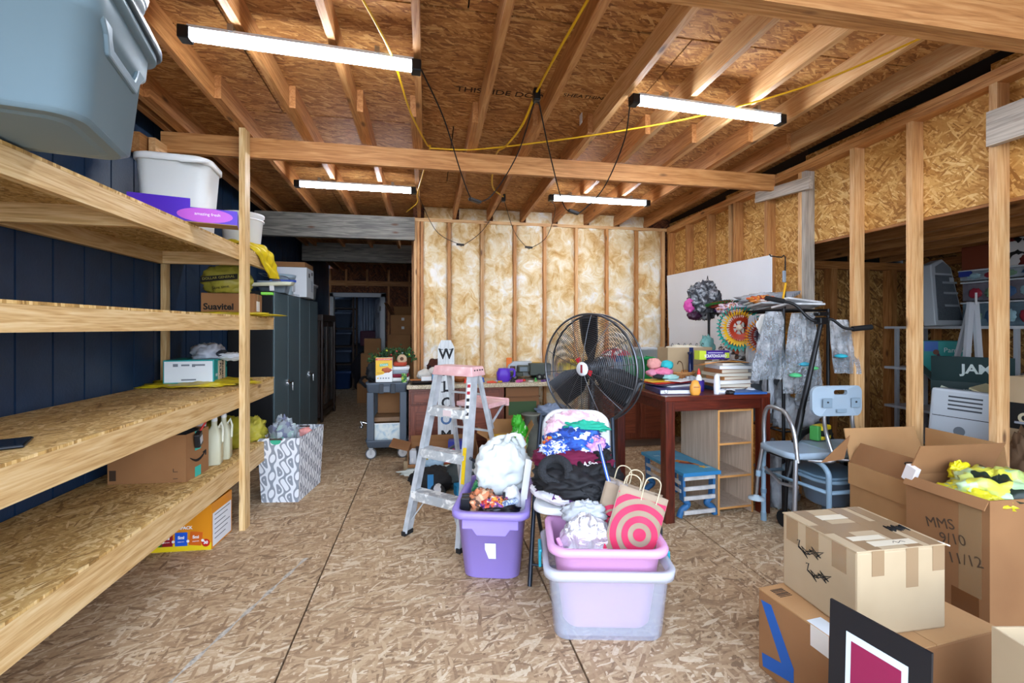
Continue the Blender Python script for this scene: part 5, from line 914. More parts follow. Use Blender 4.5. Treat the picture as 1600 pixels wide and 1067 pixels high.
obj('clip', B().box(-.312, -.296, -.06, .06, .33, .345).box(-.312, -.298, -.05, .05, .255, .34), TQ, t, .006); obj('clip', B().box(.298, .312, -.05, .05, .255, .34), TQ, t, .006)
t = thing('pink_tub', 'glossy pink plastic tub nested inside the clear tub', 'tub', (CX_, CY_, .03), CA)
obj('body', B().rrings([(.185, .135, .06, 0), (.20, .15, .07, .02), (.243, .18, .08, .345), (.25, .19, .08, .35), (.272, .212, .09, .352), (.276, .216, .09, .372), (.27, .21, .09, .386), (.25, .19, .08, .386), (.24, .178, .08, .37), (.2, .145, .07, .03)], 7), PK, t)
PM = Matrix.Translation((CX_, CY_, 0)) @ Matrix.Rotation(R(CA), 4, 'Z')
def intub(x, y, z): p = PM @ Vector((x, y, z)); return (p.x, p.y, p.z)
def foil():
    m, t, b = newmat('silver_film'); v = coords(t); n = nd(t, 'ShaderNodeTexNoise', i_Scale=16., i_Detail=5., i_Distortion=.8); t.links.new(v, n.inputs['Vector'])
    t.links.new(ramp(t, n.outputs['Fac'], [(.3, '#b9b6bd'), (.6, '#e6e4e8')]), b.inputs['Base Color']); b.inputs['Metallic'].default_value = .65; b.inputs['Roughness'].default_value = .2; bumpn(t, b, n.outputs['Fac'], .9, .02); return m
SIL = foil()
t = thing('silver_bag', 'crinkled silver film bag standing in the pink tub', 'bag', intub(-.085, -.02, .36), CA); obj('body', B().blob((0, 0, 0), (.125, .065, .14), 91, .12, 1.7, .2, .9, 56, 34), SIL, t); obj('top_fold', B().blob((.0, .03, .13), (.10, .03, .06), 92, .35, 3, .5), P('#cfd3d6', .15, trans=.4, bump=.6, bs=20), t)
solo('white_sheet', 'white paper lying low in the pink tub', 'paper', B().box(-.11, .09, -.05, .05, 0, .006), WHITE, intub(-.08, -.12, .355), CA)
solo('purple_film', 'purple film bag tucked at the right of the pink tub', 'bag', B().blob((0, 0, 0), (.035, .08, .07), 93, .3, 3, .5), P('#c27ac8', .25, trans=.3), intub(.225, .05, .34))
solo('pink_spatula', 'pink plastic strip standing at the left of the pink tub', 'strip', B().obox((0, 0, 0), (.02, .05, .2), (R(20), R(-14), 0)), PK, intub(-.20, -.03, .30), bevel=.005)
# paper bags with ring print
KR = MOTTLE('kraft_paper', [(.3, '#958068'), (.7, '#a8947c')], 6, 4, 0, .8, .2); KRI = P('#b0a49a', .8)
RED = P('#cc2a52', .6); RINGC = P('#b9c0a8', .7)
def paper_bag(label, loc, rz, w, d, h, rot=None, rings=True, R0=None, cx=0, cz=0, clip=None):
    t = thing('paper_bag', label, 'bag', loc, rz, None, rot)
    b = B().box(-w/2, w/2, -d/2, d/2, 0, .003)
    def side(x0, y0, x1, y1):
        n = Vector((y1-y0, x0-x1, 0)).normalized()
        return lambda u, v: Vector((x0+(x1-x0)*u, y0+(y1-y0)*u, h*v))+n*.008*noise.noise((u*4+x0*9, v*4, y0*7))*min(1, 4*u, 4*(1-u))
    for n, q in (('front_panel', (-w/2, -d/2, w/2, -d/2)), ('back_panel', (w/2, d/2, -w/2, d/2))):
        k = obj(n, B().grid(side(*q), 12, 12), KR, t); k.modifiers.new('thickness', 'SOLIDIFY').thickness = .0015
    for s in (-1, 1):
        k = obj('gusset', B().grid(lambda u, v: Vector((s*(w/2-.05*v*(1-abs(2*u-1))), -d/2+d*u, h*v)), 6, 8), KRI if s < 0 else KR, t); k.modifiers.new('thickness', 'SOLIDIFY').thickness = .0015
    for y, xo in ((-d/2-.002, .03), (d/2, -.03)): obj('handle', B().tube(catmull([(xo-.036, y, h-.04), (xo-.038, y, h+.03), (xo-.03, y, h+.065), (xo, y, h+.078), (xo+.03, y, h+.065), (xo+.038, y, h+.03), (xo+.036, y, h-.04)]), .003, 6), P('#cdbf9e', .7), t)
    return t
def rings_on(t, w, d, h, cx, cz, rs, m):
    n = 64
    for r0, r1 in rs:
        runs = [[]]
        for i in range(n):
            a0, a1 = 2*math.pi*i/n, 2*math.pi*(i+1)/n; q = [(cx+r*math.cos(a), cz+r*math.sin(a)) for r, a in ((r0, a0), (r1, a0), (r1, a1), (r0, a1))]
            q = [(min(max(x, -w/2+.002), w/2-.002), min(max(z, .002), h-.03)) for x, z in q]
            if len(set((round(x, 5), round(z, 5)) for x, z in q)) < 3: runs.append([]); continue
            xm = sum(x for x, _ in q)/4; zm = sum(z for _, z in q)/4
            if all(abs(z-(h-.03)) < 1e-5 for x, z in q) or all(abs(abs(x)-(w/2-.002)) < 1e-5 for x, z in q) or all(abs(z-.002) < 1e-5 for x, z in q): runs.append([]); continue
            def yy(x, z):
                u = (x+w/2)/w; v = z/h; return -d/2-.0022-.008*noise.noise((u*4-w/2*9, v*4, -d/2*7))*min(1, 4*u, 4*(1-u))*1.0
            runs[-1].append([(x, yy(x, z), z) for x, z in q])
        if len(runs) > 1 and runs[0] and runs[-1]: runs[0] = runs.pop()+runs[0]
        for run in runs:
            if not run: continue
            b = B()
            for q in run: b.add(q, [(0, 1, 2, 3)])
            obj('printed_ring', b, m, t)
t = paper_bag('brown paper bag with red concentric ring print in the pink tub', intub(.085, -.035, .27), -12, .235, .10, .36, (R(-8), R(17), R(-16)))
rings_on(t, .235, .10, .36, .03, .165, [(0, .03), (.055, .085), (.11, .14), (.165, .195), (.22, .25), (.275, .305)], RED)
t = paper_bag('second brown paper bag behind the ring printed one, side showing', intub(.03, .055, .25), -20, .19, .10, .38, (R(-4), R(14), R(-34)))
rings_on(t, .19, .10, .38, .0, .2, [(.035, .06), (.07, .09)], RED)
solo('black_cable', 'loop of black cable behind the pink tub', 'cable', B().tube(catmull([(0, 0, .0), (.05, 0, .02), (.07, .02, .09), (.03, .05, .14), (-.02, .08, .02)]), .006, 6), BLK, intub(.27, .14, .27))
# ================================================= PUB TABLE AND WHAT IS ON IT
MH = WOOD('mahogany_x', '#36120a', '#541d10', '#6e2a18', 'x', 12, .3, False); MHZ = WOOD('mahogany_z', '#36120a', '#541d10', '#6e2a18', 'z', 12, .3, False)
t = thing('pub_table', 'tall square mahogany table covered with papers and books', 'table', (2.095, 3.42, 0), 2); T0 = .906
obj('tabletop', B().box(-.44, .44, -.42, .42, T0-.035, T0), MH, t, .004); obj('apron', B().box(-.41, .41, -.40, -.375, T0-.11, T0-.035).box(-.41, .41, .375, .40, T0-.11, T0-.035).box(-.41, -.385, -.375, .375, T0-.11, T0-.035).box(.385, .41, -.375, .375, T0-.11, T0-.035), MH, t)
for x in (-.40, .40):
    for y in (-.385, .385): obj('leg', B().box(x-.036, x+.036, y-.036, y+.036, 0, T0-.035), MHZ, t, .003)
def tb(name, label, cat, b, m, x, y, z=T0+.0008, rz=0, group=None, bevel=.002, rot=None): return solo(name, label, cat, b, m, (x, y, z), rz, group, rot, bevel)
t = thing('ring_binder', 'navy blue ring binder at the near left corner of the table', 'binder', (1.86, 3.24, T0+.001), -8); obj('cover', B().box(-.15, .13, -.16, .16, 0, .004).box(-.15, .13, -.16, .16, .034, .038).box(-.15, -.146, -.16, .16, 0, .038), P('#1c2360', .4), t, .002); obj('pages', B().box(-.14, .125, -.155, .155, .004, .03), P('#d6d6d2', .8), t); obj('finger_ring', B().lathe([(.008, 0), (.012, 0), (.012, .002), (.008, .002)], 14).xf(Matrix.Translation((-.10, -.161, .02)) @ Matrix.Rotation(R(90), 4, 'X')), CHROME, t)
for i, (x, y, z, w, d, c, r, l) in enumerate(((1.93, 3.30, .0405, .28, .2, '#cfd2d6', 14, 'grey white paper pile on the binder'), (1.88, 3.34, .047, .34, .2, '#1d1c3a', 20, 'dark folder on the paper pile'), (1.93, 3.40, .054, .40, .18, '#c3231c', 12, 'bright red folder across the table papers'), (1.86, 3.42, .061, .26, .16, '#d6b02a', 8, 'mustard folder peeking from the paper pile'), (2.0, 3.36, .068, .2, .14, '#e2e0dc', 30, 'white sheet at an angle on the folders'))):
    tb('paper_folder' if i != 4 else 'paper_sheet', l, 'folder' if i != 4 else 'paper', B().box(-w/2, w/2, -d/2, d/2, 0, .006), P(c, .35), x, y, T0+z, r)
t = thing('orange_dispenser', 'rounded orange tape dispenser at the table front edge', 'dispenser', (1.945, 3.05, T0), -12); obj('shell', B().rrings([(.028, .02, .018, 0), (.038, .024, .022, .02), (.038, .024, .022, .06), (.022, .02, .018, .10), (.006, .006, .005, .108)], 6), P('#e09a3a', .4), t); obj('slot', B().box(-.02, .022, -.0255, -.023, .055, .062), P('#a8642a', .5), t)
t = thing('purple_cup', 'dark purple cup holding a glue bottle', 'cup', (2.09, 3.22, T0), 0); obj('cup', B().lathe([(.03, 0), (.034, .01), (.036, .085), (.032, .085), (.03, .01)], 18), P('#33207a', .4), t)
t = thing('glue_bottle', 'white glue bottle with red cap in the purple cup', 'bottle', (2.085, 3.22, T0+.012), 0); obj('body', B().lathe([(.022, 0), (.024, .09), (.012, .115), (.010, .12)], 14), WHITE, t); obj('cap', B().lathe([(.014, .118), (.012, .14), (.004, .165)], 12), P('#c42a20', .4), t)
t = thing('glue_gun', 'white plastic hot tool lying at the table front', 'tool', (2.13, 3.06, T0), 20); obj('head', B().rrings([(.02, .018, .014, 0), (.024, .02, .016, .05), (.02, .016, .014, .13), (.012, .01, .008, .145)], 5), P('#dfe3ea', .35), t); obj('grip', B().blob((.04, -.01, .015), (.06, .03, .018), 3, .15), P('#dfe3ea', .35), t)
t = thing('wicker_basket', 'round wicker basket with arched handle on the table', 'basket', (2.13, 3.56, T0+.03), 0)
WK = CELLS('wicker_weave', ['#a8713c', '#c08a52', '#8a5626', '#b67f48'], 80, .7, (1, 1, 2.2), .4); obj('bowl', B().lathe([(.06, 0), (.09, .02), (.115, .07), (.12, .085), (.112, .085), (.085, .025), (.05, .01)], 26), WK, t); obj('rim', B().tube([(.12*math.cos(a), .12*math.sin(a), .088) for a in [2*math.pi*i/30 for i in range(30)]], .008, 7, True), WK, t); obj('handle', B().tube(catmull([(.0, -.05, .09), (.0, -.03, .16), (.0, .02, .175), (.0, .045, .15)]), .004, 6), P('#5a3a1c', .6), t)
for x in range(6): obj('weave_band', B().tube([((.07+.009*x)*math.cos(a), (.07+.009*x)*math.sin(a), .012+.012*x) for a in [2*math.pi*i/24 for i in range(24)]], .005, 5, True), WK, t)
for i, (x, y, z, r, c, l) in enumerate(((1.90, 3.58, .125, (.06, .05, .05), '#d99a92', 'salmon pink rolled sock'), (2.0, 3.55, .115, (.055, .045, .04), '#2fb2b8', 'turquoise rolled sock'), (1.94, 3.50, .065, (.10, .07, .035), '#e07a9c', 'bright pink folded baby cloth'), (1.86, 3.52, .055, (.07, .06, .03), '#d890a8', 'rose pink folded baby cloth'), (1.96, 3.47, .030, (.12, .08, .022), '#9fd0cc', 'pale aqua folded baby cloth'), (1.88, 3.46, .035, (.05, .05, .02), '#26282e', 'black cloth corner under the baby clothes'))):
    solo('baby_cloth', l+' on the table', 'cloth', B().blob((0, 0, 0), r, 100+i, .18, 2.4, .3), P(c, .9, bump=.4, bs=40), (x, y, T0+z+.06), 20*i, 'folded baby clothes')
tb('yellow_ruler', 'yellow book edge at the left side of the table', 'book', B().box(-.11, .11, -.13, .13, 0, .05), P('#cbbd5a', .5), 1.87, 3.53, T0+.001, 6)
t = open_carton('hanger_box', 'tan carton of hangers at the back of the table', (2.28, 3.74, T0), 2, .44, .17, .32, CARD_L)
obj('blue_strip', B().box(-.01, .03, -.0875, -.085, 0, .32), P('#1c2a5a', .4), t)
for k in range(7): tb('wire_hanger', 'wire hanger hook sticking out of the hanger box, number %s from the left' % ('one', 'two', 'three', 'four', 'five', 'six', 'seven')[k], 'hanger', B().tube(catmull([(0, 0, .24), (0, 0, .33), (.012, 0, .35), (.022, .0, .338)]), .0025, 5).tube([(0, -.07, .2), (0, 0, .25), (0, .07, .2)], .003, 5), P('#3a3a3c', .4, .8), 2.09+.06*k, 3.74, T0+.003, 8, 'wire hangers in the tan carton', 0)
tb('cotton_wadding', 'cream wadding filling the top of the hanger box', 'wadding', B().blob((0, 0, 0), (.19, .07, .05), 120, .3, 3, .4), P('#ddd3ba', .95, bump=.6, bs=30), 2.28, 3.74, T0+.285, 0, None, 0)
t = thing('blue_bottle', 'cobalt blue long necked bottle before the hanger box', 'bottle', (2.235, 3.58, T0)); obj('glass', B().lathe([(.04, 0), (.05, .03), (.045, .07), (.016, .11), (.014, .26), (.018, .265), (.018, .28)], 16), P('#12204f', .15), t); obj('collar', B().lathe([(.019, .265), (.021, .27), (.021, .282), (.018, .285)], 14), P('#0e1838', .3), t)
BKS = [('#20324a', '#d9d6cc', .26, .20, .028, 'blue grey hardback at the bottom of the book stack'), ('#8a5a30', '#cfc6b4', .27, .20, .03, 'brown hardback, second from the bottom of the book stack'), ('#d9d6d0', '#e2dfd6', .29, .21, .028, 'white paged thick book, third from the bottom of the stack'), ('#a8703c', '#d8cdb8', .25, .19, .026, 'tan hardback, fourth from the bottom of the stack'), ('#c9c0a8', '#dcd6c6', .30, .21, .026, 'cream hardback, fifth from the bottom of the stack'), ('#96603a', '#d3c8b2', .26, .2, .03, 'red brown hardback, sixth from the bottom of the stack'), ('#cfd6dc', '#e6e6e2', .28, .2, .026, 'pale blue book, seventh from the bottom of the stack'), ('#d6cec0', '#e2ddd0', .24, .19, .02, 'cream booklet topping the book stack')]
z = T0+.001
for i, (c, pg, w, d, h, l) in enumerate(BKS):
    t = thing('book', l, 'book', (2.35+.012*math.sin(i*2.3), 3.25+.01*math.cos(i*1.7), z), (4, -7, 3, 9, -4, 6, -3, 8)[i], 'stacked books on the table')
    obj('cover', B().box(-w/2, w/2, -d/2, d/2, 0, .003).box(-w/2, w/2, -d/2, d/2, h-.003, h).box(-w/2, -w/2+.004, -d/2, d/2, .003, h-.003), P(c, .5), t); obj('pages', B().box(-w/2+.004, w/2-.006, -d/2+.005, d/2-.005, .003, h-.003), P(pg, .85), t); z += h+.0008
tb('open_notebook', 'blue and white booklet lying before the book stack', 'booklet', B().box(-.13, .13, -.08, .08, 0, .016), P('#2a5a9a', .4), 2.36, 3.06, T0+.001, -4)
t = thing('magazine', 'orange covered magazine in a clear sleeve on the books', 'magazine', (2.27, 3.22, z+.002), -14, rot=(R(-6), R(2), R(-16)))
obj('cover', B().grid(lambda u, v: Vector((-.17+.34*u, -.12+.24*v, .012*math.sin(u*3)-.03*(1-u)**2)), 10, 4), P('#d9913a', .35), t).modifiers.new('thickness', 'SOLIDIFY').thickness = .003
obj('purple_band', B().grid(lambda u, v: Vector((-.168+.04*u, -.12+.24*v, .003-.03*(1-u*.12)**2)), 3, 4), P('#4a2a9a', .35), t); obj('cover_photo', B().box(-.02, .09, .0, .09, .0135, .0145), P('#b3b2ac', .4), t)
obj('sleeve', B().grid(lambda u, v: Vector((.05+.22*u, -.14+.28*v, .016-.05*u**2+.006*math.sin(v*9))), 8, 5), P('#c3c6c9', .2, trans=.3), t).modifiers.new('thickness', 'SOLIDIFY').thickness = .002
t = thing('repair_kit_box', 'purple and lime long box lying on top of the books', 'box', (2.33, 3.40, z+.012), 0); obj('carton', B().box(-.145, .13, -.035, .035, 0, .072), P('#3f2283', .35), t, .002); obj('lime_end', B().box(-.146, -.085, -.0362, .0362, -.0005, .0725), P('#b9cc3a', .35), t); obj('lime_patch', B().box(.085, .125, -.0365, -.035, .01, .055), P('#b9cc3a', .35), t)
text(t, 'SCRATCH:GUARD', .034, (.0, -.0366, .028), FRONT, WHITE, width=.72, bold=.001); obj('small_print', B().box(-.07, .07, -.0362, -.035, .052, .058), P('#c9c2da', .5), t)
for i, (x, y, z_, c, l) in enumerate(((2.22, 3.03, 0, '#1a1a1c', 'black clip lying at the front of the table'), (2.27, 3.10, 0, '#d8dade', 'white scrap of paper at the front of the table'), (2.46, 3.12, 0, '#c9ccd0', 'crumpled clear wrapper near the right table edge'), (2.44, 3.45, 0, '#aeb4b9', 'crumpled film bag behind the book stack'))):
    solo('loose_scrap', l, 'scrap', B().blob((0, 0, .012), (.035, .03, .016) if i < 3 else (.07, .06, .05), 130+i, .3, 3, .5, .7), P(c, .4), (x, y, T0+.001), 0)
solo('clear_wrapper', 'clear wrapper bunched between baby clothes and magazine', 'wrapper', B().blob((0, 0, .04), (.07, .06, .05), 140, .35, 3, .6, .7), P('#bfc4c8', .2, trans=.3, bump=.5, bs=20), (2.14, 3.40, T0+.001))
# under the table: three tier cubby and blue kiddie bench
BW = WOOD('birch_z', '#b09a84', '#c4ad96', '#d0bba4', 'z', 10, .5, False); BE = P('#c98f4e', .6)
t = thing('cubby_shelf', 'three tier light wood cubby shelf under the table', 'shelf', (2.275, 3.29, 0), 3)
for x in (-.155, .14): obj('side_panel', B().box(x, x+.015, -.23, .23, 0, .785), BW, t); obj('edge_banding', B().box(x-.0003, x+.0153, -.2315, -.23, 0, .785), BE, t)
for z in (.04, .275, .52, .77): obj('shelf_board', B().box(-.14, .14, -.225, .23, z, z+.015), BW, t); obj('edge_banding', B().box(-.14, .14, -.2265, -.225, z, z+.015), BE, t)
obj('back_panel', B().box(-.10, .14, .22, .225, .05, .77), BW, t)
BB = P('#3f8fb0', .5, var=.2, vs_=8, bump=.1); WHW = P('#c9c6c0', .6, var=.35, vs_=16)
t = thing('kids_bench', 'small blue painted bench with orange star trail under the table', 'bench', (1.955, 3.30, 0), 3)
obj('top', B().box(-.155, .155, -.30, .30, .325, .35), BB, t, .004); obj('front_edge', B().box(-.157, .157, -.302, -.298, .323, .350), P('#2a78aa', .5), t)
obj('orange_trail', B().prism([(-.05, -.02), (0, .02), (.06, -.06), (.09, -.14), (.08, -.16), (.03, -.08)], .3502, .3508), P('#c9781e', .5), t); obj('red_trail', B().prism([(-.04, -.06), (.0, -.03), (.06, -.11), (.05, -.125)], .3504, .3512), P('#8a2a1a', .5), t)
obj('yellow_star', B().prism([((.035 if k % 2 else .016)*math.cos(k*math.pi/5)+.085, (.035 if k % 2 else .016)*math.sin(k*math.pi/5)-.19) for k in range(10)], .3504, .3515), P('#d9a52a', .5), t)
for k in range(4): obj('cloud_mark', B().box(-.12+.07*k, -.07+.07*k, .14-.12*k, .17-.12*k, .3504, .3508), P('#8fb2bc', .6), t)
BLW = P('#2f6a9c', .5, var=.2, vs_=9)
for y in (-.24, .24):
    for s in (-1, 1): obj('curved_leg', B().bar((s*.13, y, .325), (s*.12, y, .13), .02, .05).tube(catmull([(s*.12, y, .15), (s*.08, y, .10), (s*.13, y, .06), (s*.15, y, 0.012)]), .024, 6), BLW, t)
for z in (.30, .225, .155, .05): obj('slat', B().box(-.13, .13, -.275, -.262, z-.014, z+.014), WHW, t)
for z in (.26, .20): obj('side_slat', B().box(-.14, -.127, -.24, .24, z-.012, z+.012), WHW, t)
# ================================================= FOAM BOARDS ON THE RIGHT WALL
FB = P('#eef2f8', .5, var=.05, vs_=2)
solo('foam_board', 'large white sheet with smudge leaning against the right wall studs', 'board', B().add([(0, 3.62, 1.42), (0, 5.40, 1.40), (0, 5.44, 2.075), (0, 3.62, 2.06), (.012, 3.62, 1.42), (.012, 5.40, 1.40), (.012, 5.44, 2.075), (.012, 3.62, 2.06)], [(0, 3, 2, 1), (4, 5, 6, 7), (0, 1, 5, 4), (1, 2, 6, 5), (2, 3, 7, 6), (3, 0, 4, 7)]), FB, (3.065, 0, 0))
solo('foam_board', 'lower white sheet tucked under the large one', 'board', B().box(0, .012, 3.66, 5.36, .75, 1.415), FB, (3.05, 0, 0))
# ================================================= GARMENT RACK
RB = P('#161719', .4, .4)
t = thing('wire_rack', 'black metal wire rack crowded with wrapped ornaments', 'rack', (2.825, 3.44, 0), 0); rx, ry, rz_ = .195, .46, 1.535
for x in (-rx, rx):
    for y in (-ry, ry): obj('post', B().tube([(x, y, 0.01), (x, y, rz_+.01)], .012, 8), RB, t)
for z in (rz_, .62):
    obj('shelf_frame', B().tube([(-rx, -ry, z), (rx, -ry, z), (rx, ry, z), (-rx, ry, z)], .008, 6, True), RB, t)
    b = B()
    for k in range(1, 12): b.tube([(-rx, -ry+2*ry*k/12, z), (rx, -ry+2*ry*k/12, z)], .003, 5)
    obj('shelf_wires', b, RB, t)
for yy in (-ry,): obj('mid_rail', B().tube([(-rx, yy, .30), (rx, yy, .30)], .006, 6), RB, t)
t = thing('hook_pole', 'thin black display pole with bent hook rising from the rack', 'hook', (2.68, 3.02, 1.54)); obj('wire', B().tube([(0, 0, 0), (.0, 0, .40), (-.015, .0, .41), (-.03, 0, .395), (-.11, .02, .405), (-.12, .02, .42)], .005, 6), RB, t); obj('grey_clip', B().obox((-.01, 0, .25), (.03, .012, .09)), P('#7f8992', .4), t, .006); obj('yellow_tag', B().bar((-.005, -.01, .20), (-.035, -.01, .05), .014, .006), P('#e0a81e', .4), t)
FILM = P('#c6cbd0', .12, var=.25, vs_=14, bump=.7, bs=24, trans=.35); BUB = None
def bubble():
    m, t, b = newmat('bubble_wrap'); v = coords(t); vo = nd(t, 'ShaderNodeTexVoronoi', i_Scale=75.); t.links.new(v, vo.inputs['Vector'])
    n = nd(t, 'ShaderNodeTexNoise', i_Scale=9., i_Detail=4.); t.links.new(v, n.inputs['Vector']); t.links.new(ramp(t, n.outputs['Fac'], [(.3, '#8d979e'), (.5, '#b9c1c7'), (.7, '#eef1f3')]), b.inputs['Base Color'])
    b.inputs['Roughness'].default_value = .08; b.inputs['Alpha'].default_value = .55; b.inputs['Metallic'].default_value = .35; a_ = nd(t, 'ShaderNodeMath', operation='MULTIPLY_ADD'); a_.inputs[1].default_value = .35; t.links.new(vo.outputs['Distance'], a_.inputs[0]); n3 = nd(t, 'ShaderNodeTexNoise', i_Scale=22., i_Detail=5., i_Distortion=1.); t.links.new(v, n3.inputs['Vector']); t.links.new(n3.outputs['Fac'], a_.inputs[2]); bumpn(t, b, a_.outputs[0], 1., .03); return m
BUB = bubble()
def pouch(label, loc, w, h, top, seed, rz=0, m=None, th=.035, tilt=0, name='bubble_pouch', cat='pouch'):
    """hanging pouch: gathered at the top, swelling and flaring to a cut lower edge"""
    def f(sg):
        def g(u, v):
            hw = (top+(w-top)*min(1, (1-v)*1.25)**.7)/2; bul = th*math.sin(math.pi*u)*(.35+.65*math.sin(math.pi*min(1, v*.9+.1)))+.010*math.sin(u*21+seed*1.7+3*noise.noise((u*2, v*3, seed)))*(.3+.7*v)
            return Vector(((u-.5)*2*hw+tilt*(1-v)*w, sg*bul+.012*noise.noise((u*5+seed, v*6, sg)), -h*(1-v)+.012*noise.noise((u*4, seed, 2))*(1-v)))
        return g
    b = B().grid(f(-1), 30, 24).grid(f(1), 30, 24); return solo(name, label, cat, b, m or BUB, loc, rz)
pouch('large clear bubble wrap pouch hanging at the front left of the rack', (2.53, 2.955, 1.52), .36, .50, .16, 1, 14, tilt=-.2)
pouch('bubble wrap pouch with green base hanging mid rack', (2.72, 2.94, 1.51), .24, .60, .10, 2, -6)
pouch('bubble wrap cone pouch hanging right of centre on the rack', (2.82, 2.95, 1.51), .26, .66, .08, 3, 5)
pouch('crumpled film pouch behind the handlebar', (2.90, 3.02, 1.50), .20, .52, .08, 4, 20, FILM)
pouch('tilted bubble wrap pouch with aqua base near the handlebar grip', (3.03, 2.90, 1.46), .17, .40, .11, 5, -30, None, .035, .35)
pouch('film pouch hanging at the left side of the rack', (2.62, 3.30, 1.50), .20, .55, .08, 6, 80, FILM)
pouch('small film pouch low on the left of the rack', (2.60, 3.10, 1.15), .16, .40, .06, 7, 60, FILM)
for i, (x, y, z, c, l) in enumerate(((2.66, 2.90, 1.05, '#4fc07a', 'green ornament in the front bubble pouch'), (2.74, 2.90, 1.13, '#3fa8c0', 'blue ornament in the mid rack pouch'), (2.81, 2.91, 1.10, '#57b36a', 'leaf green ornament in the cone pouch'), (3.01, 2.86, 1.19, '#2fb2c6', 'aqua ornament in the tilted pouch'))):
    solo('glass_ornament', l, 'ornament', B().lathe([(.004, -.015), (.03, -.01), (.045, 0), (.03, .012), (.004, .018)], 16), P(c, .2), (x, y, z), 0, 'glass ornaments in the pouches')
for i, (x, y, s, l) in enumerate(((2.72, 3.06, .09, 'clear wrapped piece low on the left of the lower rack shelf'), (2.88, 3.05, .10, 'clear wrapped piece in the middle of the lower rack shelf'), (2.80, 3.25, .12, 'clear wrapped piece at the back of the lower rack shelf'))):
    solo('wrapped_piece', l, 'parcel', B().blob((0, 0, s*1.1), (s, s*.8, s*1.4), 150+i, .3, 2.6, .6, .78), FILM, (x, y, .632))
for i, (y, l) in enumerate(((3.10, 'shrink wrapped lump on the floor below the rack, front'), (3.35, 'shrink wrapped lump on the floor below the rack, back'))): solo('wrapped_piece', l, 'parcel', B().blob((0, 0, .2), (.12, .10, .24), 155+i, .3, 2.6, .6, .8), FILM, (2.72+.12*i, y, 0))
NP = ['#d9dce0', '#e6e8e9', '#b4b9bf', '#dedbd3', '#c9ced3', '#ececea']
for i in range(9):
    x, y, w = 2.80+.05*math.sin(i*2.1), 3.05+.055*i-.02*math.cos(i), .34+.05*math.sin(i)
    solo('flat_package', ('flat film wrapped package %s on the rack top' % ('at the very front', 'second from the front', 'third from the front', 'fourth from the front', 'in the middle', 'fourth from the back', 'third from the back', 'second from the back', 'at the very back')[i]), 'package', B().obox((0, 0, .012), (w, .16, .016), (R(-9+2*math.sin(i)), R(4*math.sin(i*1.3)), R(12*math.sin(i*1.9)))), P(NP[i % 6], .25, var=.35, vs_=12, bump=.3, bs=20), (x, y, 1.556+.006*(i % 3)+.028*(i % 2)), 0, 'flat packages on the rack top', bevel=.004)
solo('striped_fan', 'fanned grey striped paper sheaf at the right of the rack top', 'paper', B().grid(lambda u, v: Vector((-.12+.26*u, -.12+.24*v+.06*u, .03+.03*abs(math.sin(u*14))+.05*u)), 42, 3, False), P('#8f949a', .5, var=.3, vs_=20), (2.92, 3.30, 1.60), 20)
solo('orange_feather', 'orange and red feather piece among the rack top packages', 'ornament', B().blob((0, 0, .02), (.14, .06, .035), 160, .4, 3, .5), CELLS('feather_print', ['#c8521e', '#8a2a1a', '#d98a3a', '#5a2a1a'], 30, .6), (2.72, 3.30, 1.61), 10)
solo('clear_film', 'loose clear film heap crowning the rack top', 'film', B().blob((0, 0, .03), (.17, .16, .05), 161, .35, 2.6, .6), FILM, (2.80, 3.42, 1.61))
# wreath spinners
WR = ['#1f8a7a', '#2a9a4a', '#e0b31e', '#c8421e', '#8a2a1a', '#3a6a2a']
def spinner(label, loc, rad, rot, cols):
    t = thing('wind_spinner', label, 'spinner', loc, 0, None, rot)
    for k, (r0, r1) in enumerate(((.80, 1.0), (.58, .8), (.34, .58))):
        b = B(); n = 36
        for i in range(n):
            a = 2*math.pi*i/n; c_, s_ = math.cos(a), math.sin(a); q = Vector((-s_, c_, 0))*.09*rad; e = Vector((c_, s_, 0))
            b.add([e*r0*rad-q*.6+Vector((0, 0, .012*k)), e*r1*rad+Vector((0, 0, .02+.012*k)), e*r0*rad+q*.9+Vector((0, 0, .018+.012*k)), e*(r0-.08)*rad+Vector((0, 0, .012*k))], [(0, 1, 2, 3)])
        obj('petal_ring', b, P(cols[k], .5), t)
    obj('frame', B().tube([(rad*.8*math.cos(a), rad*.8*math.sin(a), 0) for a in [2*math.pi*i/30 for i in range(30)]], .005, 5, True).tube([(rad*.34*math.cos(a), rad*.34*math.sin(a), 0) for a in [2*math.pi*i/20 for i in range(20)]], .005, 5, True), P('#5a1a14', .5), t)
    for k in range(6): obj('spoke', B().tube([(0, 0, .005), (rad*.8*math.cos(k*1.047), rad*.8*math.sin(k*1.047), .005)], .006, 5), P('#a8321e', .5), t)
    obj('boss', B().lathe([(.02, 0), (.03, .02), (.012, .04)], 12), P('#d9c9b0', .4), t)
spinner('teal, yellow and red metal wind spinner hanging on the rack', (2.58, 3.42, 1.40), .205, (R(90), 0, R(-8)), ('#1f8f80', '#e3b41e', '#b53a1e'))
spinner('orange rimmed wind spinner half hidden behind the teal one', (2.66, 3.20, 1.33), .16, (R(82), 0, R(-35)), ('#d98a1e', '#8a2a1e', '#3a2a3a'))
spinner('green and red feathered spinner lying on the rack top', (2.70, 3.72, 1.60), .20, (R(-6), 0, 0), ('#2f7a34', '#b03a1e', '#1f7f86'))
t = thing('metal_flower', 'white petalled metal flower stake by the rack', 'flower', (2.53, 3.02, .92), 0, rot=(0, 0, R(-10)))
for k in range(7):
    a = 2*math.pi*k/7+.4; obj('petal', B().blob((.05*math.cos(a), 0, .50+.05*math.sin(a)), (.042, .006, .042), k, .05).xf(Matrix.Identity(4)), P('#dcdcd6', .4), t)
